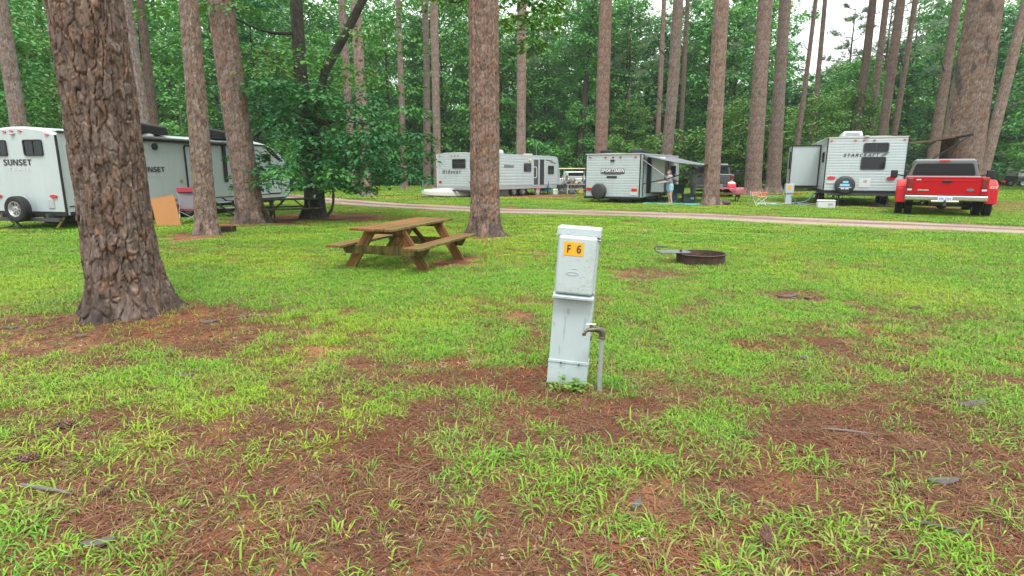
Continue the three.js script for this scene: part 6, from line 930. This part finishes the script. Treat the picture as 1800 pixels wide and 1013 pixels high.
function bicycle(label, pos, turn, col) {
  const v = thing('bicycle', label, 'bicycle', pos, turn, 'bicycles by the trailer'), m = M(...col, 0.4), R0 = 0.33;
  for (const x of [-0.52, 0.52]) { const w = new THREE.Group(); w.name = 'wheel'; v.add(w); part('tyre', [new THREE.TorusGeometry(R0, 0.024, 8, 30).translate(x, R0 + 0.02, 0)], rubber, w); const sp = []; for (let k = 0; k < 10; k++) { const a = k * PI / 10; sp.push(bar([x + Math.cos(a) * R0, R0 + 0.02 + Math.sin(a) * R0, 0], [x - Math.cos(a) * R0, R0 + 0.02 - Math.sin(a) * R0, 0], 0.005)); } part('spokes', sp, steel, w); }
  part('frame', [bar([-0.52, 0.35, 0], [-0.02, 0.3, 0], 0.03, 0.03, true), bar([-0.02, 0.3, 0], [-0.18, 0.8, 0], 0.03, 0.03, true), bar([-0.18, 0.76, 0], [0.38, 0.8, 0], 0.03, 0.03, true), bar([-0.02, 0.3, 0], [0.4, 0.72, 0], 0.035, 0.035, true), bar([-0.52, 0.35, 0], [-0.17, 0.76, 0], 0.022, 0.022, true), bar([0.52, 0.35, 0], [0.36, 0.95, 0], 0.03, 0.03, true)], m, v);
  part('saddle', [bx(0.26, 0.06, 0.13, -0.2, 0.85, 0, 0.03)], black, v); part('handlebar', [wire([[0.3, 1.02, 0.28], [0.36, 1.0, 0.1], [0.36, 0.98, -0.1], [0.3, 1.02, -0.28]], 0.014)], steel, v); part('crank', [cy(0.09, 0.09, 0.02, -0.02, 0.3, 0.03, 'z', 18), bar([-0.02, 0.3, 0.05], [0.1, 0.18, 0.06], 0.02)], darkSteel, v); return v;
}
bicycle('dark bicycle parked between the teal cabinet and crowded table', [3.5, 0, -43.2], 0.2, [0.04, 0.04, 0.045]); bicycle('red bicycle parked behind the crowded folding table', [4.5, 0, -43.6], -0.1, [0.3, 0.03, 0.03]);
{ const v = thing('kettle_grill', 'round black kettle grill behind the crowded folding table', 'grill', [4.55, 0, -44.2]); part('bowl', [lathe([[0.001, 0.62], [0.2, 0.66], [0.3, 0.82], [0.31, 0.88]], 24)], M(0.09, 0.085, 0.05, 0.35), v); part('lid', [lathe([[0.315, 0.88], [0.29, 1.0], [0.2, 1.12], [0.001, 1.17]], 24)], M(0.10, 0.095, 0.06, 0.3), v); for (let k = 0; k < 3; k++) part('leg', [bar([Math.cos(k * 2.1) * 0.16, 0.68, Math.sin(k * 2.1) * 0.16], [Math.cos(k * 2.1) * 0.32, 0, Math.sin(k * 2.1) * 0.32], 0.025)], steel, v); }
// upturned boat and second hull by the older trailer
function hull(L, w, h) { const N = 24, K = 12, pos = [], idx = []; for (let i = 0; i <= N; i++) { const t = i / N * 2 - 1, ww = w / 2 * Math.pow(Math.max(0.0, 1 - Math.pow(Math.abs(t), 2.6)), 0.7) + 0.02, hh = h * (0.55 + 0.45 * (1 - Math.pow(Math.abs(t), 2.2))); for (let k = 0; k <= K; k++) { const a = PI * k / K; pos.push(t * L / 2, 0.1 + 0.1 * t * t + hh * 0.8 * Math.pow(Math.sin(a), 0.6), Math.cos(a) * ww); } } for (let i = 0; i < N; i++) for (let k = 0; k < K; k++) { const q = i * (K + 1) + k; idx.push(q, q + 1, q + K + 1, q + 1, q + K + 2, q + K + 1); } const g = new THREE.BufferGeometry(); g.setAttribute('position', new THREE.Float32BufferAttribute(pos, 3)); g.setIndex(idx); g.computeVertexNormals(); return g; }
{ const v = thing('small_boat', 'upturned off-white small boat on the grass behind the older white trailer', 'boat', [-3.6, 0, -37.6], 0.08), m = M(0.36, 0.36, 0.31, 0.45, { side: THREE.DoubleSide }); part('hull', [hull(4.4, 1.1, 0.58)], m, v); part('gunwale', [wire(Array.from({ length: 13 }, (_, i) => { const t = i / 6 - 1; return [t * 2.2, 0.09 + 0.1 * t * t, 0.57 * Math.pow(Math.max(0, 1 - Math.pow(Math.abs(t), 2.6)), 0.7) + 0.02]; }), 0.03, 6, 40)], M(0.2, 0.2, 0.19, 0.5), v); part('keel_strake', [bx(3.0, 0.03, 0.04, 0, 0.56, 0, 0.01)], m, v); for (const x of [-1.2, 1.2]) part('support_block', [bx(0.3, 0.1, 1.0, x, 0.05, 0, 0.01)], M(0.12, 0.1, 0.08, 0.8), v); }
{ const v = thing('storage_bin', 'off-white plastic storage bin between the pines by the older trailer', 'storage bin', [-0.4, 0, -39.3], -0.1), m = M(0.55, 0.56, 0.54, 0.5); const g = bx(1.0, 0.62, 0.6, 0, 0.31, 0, 0.05), p = g.attributes.position; for (let i = 0; i < p.count; i++) p.setX(i, p.getX(i) * (0.86 + 0.22 * p.getY(i))); part('tub', g, m, v); part('lid', [bx(1.06, 0.08, 0.66, 0, 0.66, 0, 0.03)], M(0.62, 0.62, 0.58, 0.5), v); }
// turquoise mat
solo('outdoor_mat', (() => { const g = new THREE.PlaneGeometry(2.9, 1.9, 20, 14), p = g.attributes.position; for (let i = 0; i < p.count; i++) p.setZ(i, 0.03 + 0.012 * Math.sin(p.getX(i) * 5) * Math.cos(p.getY(i) * 6)); rot(g, -PI / 2, 0, 0); const b = g.clone().translate(0, -0.008, 0); return [g, b]; })(), M(0.10, 0.42, 0.40, 0.85, { side: THREE.DoubleSide }), 'turquoise outdoor mat on the grass under the grey awning', 'mat', [8.25, 0, -29.7], -0.35);
// cut log and far oddments
solo('cut_log', [limb([[-0.28, 0.1, 0], [0, 0.11, 0.02], [0.3, 0.1, 0.05]], [0.11, 0.12, 0.11], 12), cy(0.11, 0.11, 0.02, 0.3, 0.1, 0.05, 'x', 12), cy(0.11, 0.11, 0.02, -0.28, 0.1, 0, 'x', 12)], M(0.07, 0.05, 0.04, 0.9), 'short dark log beside the foot of the pine at the awning end', 'log', [10.5, 0, -28.9], 0.1);
{ const v = thing('camp_chair', 'bright red chair far across the field by the off-road car', 'chair', [54.0, 0, -64]); part('seat', [bx(0.6, 0.06, 0.5, 0, 0.4, 0, 0.02)], M(0.6, 0.05, 0.05, 0.7), v); part('backrest', [bx(0.62, 0.5, 0.06, 0, 0.62, -0.22, 0.03)], M(0.6, 0.05, 0.05, 0.7), v); for (const [x, z] of [[0.26, 0.2], [-0.26, 0.2], [0.26, -0.2], [-0.26, -0.2]]) part('leg', [bar([x, 0, z], [x, 0.4, z], 0.03)], whitePlastic, v); }
{ const v = thing('street_lamp', 'small grey lamp head on a thin pole behind the slim pine', 'lamp', [-25.5, 0, -46]); part('pole', [limb([[0, 0, 0], [0, 4, 0], [0.02, 8.1, 0]], [0.09, 0.075, 0.06], 10)], M(0.14, 0.12, 0.10, 0.8), v); part('arm', [bar([0, 8.0, 0], [0.9, 8.25, 0.2], 0.05)], greyPlastic, v); part('lamp_head', [bx(0.5, 0.12, 0.22, 1.05, 8.26, 0.23, 0.05)], M(0.5, 0.53, 0.55, 0.4), v); }

// ---------------------------------------------------------------- people
// a body as one surface: smooth union of tapered capsules, meshed; colours by garment
function sdfGeo(bones, lo, hi, cell, k) {
  const size = Math.max(hi[0] - lo[0], hi[1] - lo[1], hi[2] - lo[2]), n = Math.ceil(size / cell) + 2, mc = new MarchingCubes(n, new THREE.MeshStandardMaterial(), false, false, 160000); mc.isolation = 0;
  const half = size / 2, c = [0, 1, 2].map((i) => (lo[i] + hi[i]) / 2), hN = n / 2;
  const dist = (p) => { let d = 1e3; for (const b of bones) { const ax = b.a[0], ay = b.a[1], az = b.a[2], ux = b.b[0] - ax, uy = b.b[1] - ay, uz = b.b[2] - az, l2 = ux * ux + uy * uy + uz * uz || 1e-9, t = clamp(((p[0] - ax) * ux + (p[1] - ay) * uy + (p[2] - az) * uz) / l2), sx = b.s ?? 1, q = Math.hypot((p[0] - ax - ux * t) / (b.sx ?? 1), p[1] - ay - uy * t, (p[2] - az - uz * t) / (b.sz ?? 1)) - lerp(b.ra, b.rb, t), h = clamp(0.5 + 0.5 * (d - q) / k); d = lerp(d, q, h) - k * h * (1 - h); } return d; };
  for (let z = 0; z < n; z++) for (let y = 0; y < n; y++) for (let x = 0; x < n; x++) mc.field[x + y * n + z * n * n] = -dist([c[0] + (x - hN) / hN * half, c[1] + (y - hN) / hN * half, c[2] + (z - hN) / hN * half]);
  mc.update();
  const cnt = mc.count, pos = new Float32Array(cnt * 3), nor = new Float32Array(cnt * 3), col = new Float32Array(cnt * 3);
  for (let i = 0; i < cnt; i++) {
    const p = [0, 1, 2].map((j) => c[j] + mc.positionArray[i * 3 + j] * half); pos.set(p, i * 3); nor.set([mc.normalArray[i * 3], mc.normalArray[i * 3 + 1], mc.normalArray[i * 3 + 2]], i * 3);
    let best = 1e9, bc = [1, 1, 1]; for (const b of bones) { const u = [0, 1, 2].map((j) => b.b[j] - b.a[j]), l2 = u[0] ** 2 + u[1] ** 2 + u[2] ** 2 || 1e-9, t = clamp(u.reduce((s, q, j) => s + q * (p[j] - b.a[j]), 0) / l2), q = Math.hypot((p[0] - b.a[0] - u[0] * t) / (b.sx ?? 1), p[1] - b.a[1] - u[1] * t, (p[2] - b.a[2] - u[2] * t) / (b.sz ?? 1)) - lerp(b.ra, b.rb, t); if (q < best) { best = q; bc = b.c; } } col.set(bc, i * 3);
  }
  const g = new THREE.BufferGeometry(); g.setAttribute('position', new THREE.BufferAttribute(pos, 3)); g.setAttribute('normal', new THREE.BufferAttribute(nor, 3)); g.setAttribute('color', new THREE.BufferAttribute(col, 3)); return g;
}
const B = (a, b, ra, rb, c, sx = 1, sz = 1) => ({ a, b, ra, rb, c, sx, sz });
// a hand: palm, four unequal curled fingers, thumb from the side; d = pointing direction, s = side the thumb leaves
function hand(w, d, side, c) {
  const D0 = V(...d).normalize(), S = V(...side).normalize(), Nn = V(0, 0, 0).crossVectors(D0, S), W0 = V(...w), at = (f, s, n) => W0.clone().addScaledVector(D0, f).addScaledVector(S, s).addScaledVector(Nn, n).toArray(), bones = [B(at(0, 0, 0), at(0.055, 0, 0), 0.024, 0.028, c)];
  [[0.027, 0.082], [0.009, 0.092], [-0.010, 0.086], [-0.028, 0.068]].forEach(([s, l]) => { bones.push(B(at(0.06, s, 0), at(0.06 + l * 0.5, s * 1.1, 0.006), 0.010, 0.009, c), B(at(0.06 + l * 0.5, s * 1.1, 0.006), at(0.06 + l * 0.9, s * 1.1, 0.03), 0.009, 0.0075, c)); });
  bones.push(B(at(0.015, 0.025, 0), at(0.045, 0.052, 0.012), 0.0125, 0.0105, c), B(at(0.045, 0.052, 0.012), at(0.075, 0.058, 0.026), 0.0105, 0.008, c));
  return bones;
}
const around = (bones, m = 0.05) => { const lo = [1e9, 1e9, 1e9], hi = [-1e9, -1e9, -1e9]; for (const b of bones) for (const p of [b.a, b.b]) for (let j = 0; j < 3; j++) { lo[j] = Math.min(lo[j], p[j] - Math.max(b.ra, b.rb) - m); hi[j] = Math.max(hi[j], p[j] + Math.max(b.ra, b.rb) + m); } return [lo, hi]; };
const skinTone = [0.46, 0.27, 0.19], bodyMat = new THREE.MeshStandardMaterial({ vertexColors: true, roughness: 0.8 });
function person(label, pos, turn, bones, hands, head) {
  const v = thing('person', label, 'person', pos, turn);
  const gs = [sdfGeo(bones, ...around(bones), 0.018, 0.03), ...hands.map((h) => sdfGeo(h, ...around(h, 0.015), 0.0036, 0.008)), sdfGeo(head, ...around(head, 0.02), 0.0075, 0.012)];
  const m = new THREE.Mesh(mergeGeometries(gs), bodyMat); m.name = 'body'; v.add(m); shade(v); return v;
}
const headBones = (x, y, z, f, c, hairC, long) => { // f = facing direction (x, z)
  const [fx, fz] = f, P = (a, up, s = 0) => [x + fx * a - fz * s, y + up, z + fz * a + fx * s];
  const b = [B(P(-0.005, 0.02), P(0.0, 0.0), 0.085, 0.088, c), B(P(0.035, -0.05), P(0.02, -0.09), 0.06, 0.045, c), B(P(0.095, 0.0), P(0.108, -0.03), 0.010, 0.014, c), B(P(0.0, 0.0, 0.084), P(-0.005, -0.03, 0.086), 0.018, 0.014, c), B(P(0.0, 0.0, -0.084), P(-0.005, -0.03, -0.086), 0.018, 0.014, c), B(P(0.082, -0.068, 0.014), P(0.082, -0.068, -0.014), 0.011, 0.011, [0.36, 0.13, 0.11]), B(P(0.078, 0.008, 0.032), P(0.08, 0.008, 0.032), 0.012, 0.012, [0.05, 0.04, 0.035]), B(P(0.078, 0.008, -0.032), P(0.08, 0.008, -0.032), 0.012, 0.012, [0.05, 0.04, 0.035]), B(P(-0.02, -0.1), P(-0.025, -0.17), 0.055, 0.06, c)];
  b.push(B(P(-0.02, 0.045), P(-0.04, 0.0), 0.092, 0.09, hairC)); if (long) b.push(B(P(-0.06, 0.0), P(-0.08, -0.16), 0.075, 0.05, hairC)); return b;
};
{ // woman at the galley: grey hooded top, pale blue shorts, bare legs, reaching to her left
  const top = [0.27, 0.25, 0.25], sh = [0.26, 0.46, 0.56], sk = skinTone, shoe = [0.30, 0.18, 0.12];
  const wr = [-0.62, 1.02, -0.02], wl = [-0.46, 0.98, -0.28];
  const bones = [B([0, 0.93, 0], [-0.02, 1.10, 0], 0.155, 0.135, top, 0.95, 1.1), B([-0.02, 1.10, 0], [-0.05, 1.30, 0], 0.14, 0.145, top, 0.9, 1.2), B([-0.05, 1.33, 0.16], [-0.05, 1.33, -0.16], 0.07, 0.07, top), B([-0.05, 1.34, 0.17], [-0.16, 1.10, 0.22], 0.066, 0.055, top), B([-0.16, 1.10, 0.22], [-0.55, 1.04, 0.02], 0.05, 0.036, top), B([-0.05, 1.34, -0.17], [-0.12, 1.10, -0.24], 0.066, 0.055, top), B([-0.12, 1.10, -0.24], [-0.42, 1.0, -0.28], 0.05, 0.036, top), B([0, 0.88, 0.08], [0.01, 0.70, 0.11], 0.135, 0.115, sh), B([0, 0.88, -0.08], [0.02, 0.70, -0.11], 0.135, 0.115, sh), B([0.01, 0.72, 0.11], [-0.02, 0.44, 0.13], 0.085, 0.056, sk), B([-0.02, 0.44, 0.13], [0.05, 0.09, 0.15], 0.055, 0.036, sk), B([0.02, 0.72, -0.11], [0.03, 0.44, -0.12], 0.085, 0.056, sk), B([0.03, 0.44, -0.12], [0.10, 0.09, -0.12], 0.055, 0.036, sk), B([0.07, 0.045, 0.15], [-0.13, 0.035, 0.16], 0.042, 0.035, shoe), B([0.12, 0.045, -0.12], [-0.08, 0.035, -0.12], 0.042, 0.035, shoe), B([-0.05, 1.40, 0], [-0.06, 1.46, 0], 0.06, 0.055, sk), B([0.03, 1.36, 0], [0.02, 1.42, 0], 0.09, 0.06, top)];
  person('woman in a grey hooded top and pale blue shorts beside the trailer galley', [7.95, 0.03, -29.45], 0.3, bones, [hand([-0.55, 1.035, 0.02], [-1, -0.1, -0.1], [0, 0.3, -1], sk), hand([-0.42, 1.0, -0.28], [-1, -0.15, 0.1], [0, 0.3, 1], sk)], headBones(-0.07, 1.55, 0, [-1, 0], sk, [0.16, 0.13, 0.12], true));
}
{ // man in cap, arm raised to the awning
  const top = [0.17, 0.17, 0.155], tr = [0.12, 0.125, 0.12], sk = [0.36, 0.21, 0.15], shoe = [0.06, 0.055, 0.05];
  const bones = [B([0, 0.98, 0], [-0.01, 1.18, 0], 0.15, 0.15, top, 0.95, 1.15), B([-0.01, 1.18, 0], [-0.02, 1.40, 0], 0.155, 0.16, top, 0.9, 1.2), B([-0.02, 1.44, 0.17], [-0.02, 1.44, -0.17], 0.075, 0.075, top), B([0.02, 1.45, 0.18], [0.16, 1.44, 0.3], 0.07, 0.06, top), B([0.16, 1.44, 0.3], [0.30, 1.44, 0.36], 0.048, 0.045, sk), B([0.30, 1.44, 0.36], [0.50, 1.60, 0.34], 0.045, 0.033, sk), B([-0.02, 1.45, -0.19], [-0.06, 1.20, -0.25], 0.07, 0.058, top), B([-0.06, 1.20, -0.25], [-0.16, 0.97, -0.2], 0.046, 0.034, sk), B([0, 0.94, 0.09], [-0.03, 0.52, 0.12], 0.135, 0.085, tr), B([-0.03, 0.52, 0.12], [0.03, 0.10, 0.13], 0.085, 0.07, tr), B([0, 0.94, -0.09], [0.04, 0.52, -0.12], 0.135, 0.085, tr), B([0.04, 0.52, -0.12], [0.12, 0.10, -0.14], 0.085, 0.07, tr), B([0.05, 0.05, 0.13], [-0.17, 0.04, 0.14], 0.05, 0.042, shoe), B([0.14, 0.05, -0.14], [-0.08, 0.04, -0.14], 0.05, 0.042, shoe), B([-0.02, 1.5, 0], [-0.03, 1.56, 0], 0.065, 0.06, sk)];
  const p = person('man in a dark cap, olive shirt and grey trousers holding the awning arm', [9.42, 0.03, -30.35], 0.35, bones, [hand([0.50, 1.60, 0.34], [0.6, 0.6, -0.1], [0, 0.2, -1], sk), hand([-0.16, 0.97, -0.2], [-0.35, -0.9, 0.1], [-1, 0.3, 0.2], sk)], headBones(-0.03, 1.655, 0, [-1, 0], sk, [0.04, 0.03, 0.025], false));
  part('cap', [lathe([[0.107, 0.03], [0.11, 0.06], [0.09, 0.115], [0.04, 0.135], [0.001, 0.138]], 22).translate(-0.045, 1.655, 0), (() => { const g = new THREE.CylinderGeometry(0.1, 0.1, 0.012, 22).scale(0.95, 1, 0.8); return g.translate(-0.145, 1.69, 0); })()], M(0.02, 0.02, 0.022, 0.8), p);
}

// ---------------------------------------------------------------- litter one can pick up: cones, bark slabs, sticks, the weed at the pedestal
const coneGeo = (() => { const gs = [new THREE.SphereGeometry(0.5, 10, 8).scale(0.055, 0.036, 0.036)]; for (let k = 0; k < 70; k++) { const t = k / 70, a = k * 2.39996, x = (t - 0.5) * 0.105, r = 0.021 * Math.sqrt(Math.max(0.05, 1 - Math.pow((t - 0.42) * 1.75, 2))); const g = new THREE.ConeGeometry(0.0075, 0.014, 4).scale(1, 1, 0.55); rot(g, 0, 0, -0.9); g.translate(0, r, 0); rot(g, a, 0, 0); g.translate(x, 0, 0); gs.push(g); } return join(gs); })();
const coneMat = M(0.095, 0.045, 0.028, 0.7);
[[-2.89, -3.49, 0.1, 'wet pine cone lying alone in the grass, reddish brown', 1.05], [-2.77, -3.02, 0.5, 'pine cone near the long grey stick', 1.1], [-2.10, -2.72, 1.4, 'small pine cone standing beside the end of the grey stick', 0.7], [1.13, -2.29, 1.3, 'upright egg-shaped dark pine cone in the bare patch', 1.0], [3.3, -4.6, 0.3, 'dark pine cone near the curved bark slab', 0.8], [1.7, -3.05, 0.9, 'half-buried pine cone beside a grass tuft', 0.6], [4.85, -6.73, 0.2, 'blackened pine cone in the middle of the lawn', 1.1], [-2.0, -2.35, 0.4, 'tiny orange-brown pine cone beside the brown bark flake', 0.5]].forEach(([x, z, t, lab, s], i) => { const m = new THREE.Mesh(coneGeo, coneMat); m.name = numbered('pine_cone'); m.scale.setScalar(s * 1.15); m.position.set(x, groundY(x, z) + 0.03 * s, z); m.rotation.set(0, t, i === 3 ? 1.2 : 0.1); if (i === 3) m.position.y += 0.02; scene.add(m); shade(m); tag(m, lab, 'pine cone', 'fallen pine cones'); });
function slab(seed, L, w, th) { const R = rngOf(seed), s = new THREE.Shape(), n = 9, top = [], bot = []; for (let k = 0; k <= n; k++) { const t = k / n, ww = w / 2 * Math.sin(PI * clamp(0.08 + 0.84 * t)); top.push([(t - 0.5) * L, ww * (0.7 + 0.6 * R())]); bot.push([(t - 0.5) * L, -ww * (0.7 + 0.6 * R())]); } s.moveTo(...bot[0]); for (const p of bot.slice(1)) s.lineTo(...p); for (const p of top.reverse()) s.lineTo(...p); s.closePath(); const g = new THREE.ExtrudeGeometry(s, { depth: th, bevelEnabled: true, bevelSize: 0.003, bevelThickness: 0.002, bevelSegments: 1 }); rot(g, -PI / 2, 0, 0); const p = g.attributes.position; for (let i = 0; i < p.count; i++) p.setY(i, p.getY(i) + 0.25 * Math.pow(p.getX(i), 2) / L); g.computeVertexNormals(); return g; }
const slabMat = MP(0.075, 0.066, 0.062, 0.85, { specularIntensity: 0.25 }), slabBrown = MP(0.085, 0.05, 0.036, 0.85, { specularIntensity: 0.25 });
[[3.27, -3.86, 0.26, 0.07, 0.25, 'long grey curved slab of bark on the needles'], [2.31, -2.82, 0.17, 0.06, 0.1, 'broken grey bark flake beside a grass clump'], [1.61, -2.37, 0.12, 0.045, 0.6, 'small grey bark flake under grass blades'], [-2.66, -4.45, 0.14, 0.05, 0.0, 'pale grey bark flake in thin grass'], [-1.85, -2.3, 0.13, 0.045, 0.3, 'brown bark flake on the straw'], [-4.55, -5.75, 0.12, 0.06, 0.8, 'grey bark chip in the straw under the huge pine'], [-4.35, -5.6, 0.12, 0.06, 0.1, 'pale bark chip in front of the huge pine'], [-3.35, -6.15, 0.16, 0.09, 0.4, 'brown bark slab beside the foot of the huge pine'], [-3.1, -6.45, 0.14, 0.06, 1.2, 'dark bark slab behind the brown one by the huge pine'], [-5.3, -5.9, 0.14, 0.06, 0.2, 'weathered bark chip on the far side of the huge pine'], [3.66, -7.5, 0.3, 0.1, 0.1, 'flat grey stone-like slab in the old ash spot'], [3.92, -7.42, 0.22, 0.1, 0.5, 'second flat grey slab in the old ash spot'], [0.62, -2.6, 0.1, 0.03, 1.0, 'thin bark splinter on bare needles'], [2.6, -4.9, 0.12, 0.05, 0.4, 'brown bark curl in patchy grass']].forEach(([x, z, L, w, t, lab], i) => solo('bark_chunk', [slab(600 + i, L, w, 0.008)], i % 3 === 2 ? slabBrown : slabMat, lab, 'bark', [x, groundY(x, z) + 0.012, z], t, 'loose pieces of bark'));
[[[-2.6, -2.78], [-2.25, -2.68], 0.010, 'straight grey stick lying beside the pine cones', [0.095, 0.082, 0.074]], [[2.0, -3.47], [2.32, -3.36], 0.007, 'bent dark twig in the middle of a bare patch', [0.10, 0.08, 0.07]], [[-3.2, -6.3], [-2.8, -6.5], 0.008, 'dark twig pointing away from the huge pine foot', [0.09, 0.07, 0.06]], [[1.85, -2.5], [2.1, -2.35], 0.009, 'rotten dark twig under grass blades', [0.06, 0.045, 0.04]], [[-5.9, -5.7], [-5.4, -5.9], 0.010, 'grey twig beside the huge pine', [0.095, 0.082, 0.074]]].forEach(([a, b, r, lab, c]) => { const mx = (a[0] + b[0]) / 2, mz = (a[1] + b[1]) / 2, y = groundY(mx, mz) + 0.014; solo('stick', [limb([[a[0] - mx, 0, a[1] - mz], [(a[0] - mx) * 0.3 + 0.01, 0.012, (a[1] - mz) * 0.3 + 0.015], [(b[0] - mx) * 0.5, 0.006, (b[1] - mz) * 0.5 - 0.006], [b[0] - mx, 0.004, b[1] - mz]], [r, r * 1.1, r * 0.9, r * 0.5], 8)], M(...c, 0.85), lab, 'stick', [mx, y, mz], 0, 'fallen sticks'); });
{
  const v = thing('weed', 'low bright green leafy weed growing against the pedestal foot', 'weed', [0.43, 0, -4.17]), R = rngOf(88), L = new Leaves(); const stems = [];
  for (let k = 0; k < 13; k++) { const a = R() * TAU, r = 0.05 + R() * 0.11, tip = [Math.cos(a) * r * 1.1, 0.03 + R() * 0.06, Math.sin(a) * r * 0.6]; stems.push(limb(bez([0, 0, 0], [tip[0] * 0.4, 0.06, tip[2] * 0.4], tip, 4), [0.002, 0.002, 0.0018, 0.0015, 0.001], 5)); for (let q = 0; q < 6; q++) { const b = R() * TAU; L.leaf(tip[0] + gauss(R) * 0.02, tip[1] + gauss(R) * 0.01, tip[2] + gauss(R) * 0.02, V(gauss(R) * 0.4, 1, gauss(R) * 0.4).normalize(), V(Math.cos(b), 0.1, Math.sin(b)).normalize(), 0.035 + R() * 0.03, 0.022 + R() * 0.018, mix3([0.13, 0.27, 0.04], [0.2, 0.34, 0.06], R())); } }
  part('stems', stems, M(0.13, 0.2, 0.05, 0.7), v); const c = new THREE.Mesh(L.geo(), leafMat); c.name = 'leaves'; v.add(c); shade(v);
}
// tall grass clump beside the standpipe and small clumps round the pedestal
{
  const big = bladesGeo(91, 46, 0.07, 0.15, 0.0055, 0.7), fine = bladesGeo(92, 36, 0.06, 0.085, 0.004, 0.9);
  const add = (g, x, z, s, c, lab) => { const n = g.clone(), a = n.attributes.color; for (let i = 0; i < a.count; i++) a.setXYZ(i, a.getX(i) * c[0], a.getY(i) * c[1], a.getZ(i) * c[2]); const m = new THREE.Mesh(n, grassMat); m.name = numbered('grass_clump'); m.position.set(x, groundY(x, z), z); m.scale.setScalar(s); m.rotation.y = x * 9; scene.add(m); shade(m); tag(m, lab, 'grass clump', 'grass clumps round the pedestal'); };
  add(big, 0.80, -4.22, 1.15, [0.10, 0.25, 0.03], 'tall bright grass clump beside the standpipe'); add(big, 0.86, -4.05, 0.9, [0.12, 0.26, 0.035], 'second grass clump beside the standpipe, shorter'); add(fine, 0.66, -4.02, 1, [0.13, 0.24, 0.06], 'pale spreading grass clump at the standpipe foot'); add(fine, 0.98, -4.15, 1.1, [0.12, 0.24, 0.05], 'grass clump a step from the standpipe'); add(fine, 0.3, -4.24, 0.8, [0.13, 0.22, 0.05], 'thin grass clump at the pedestal corner');
}
renderer.render(scene, camera);
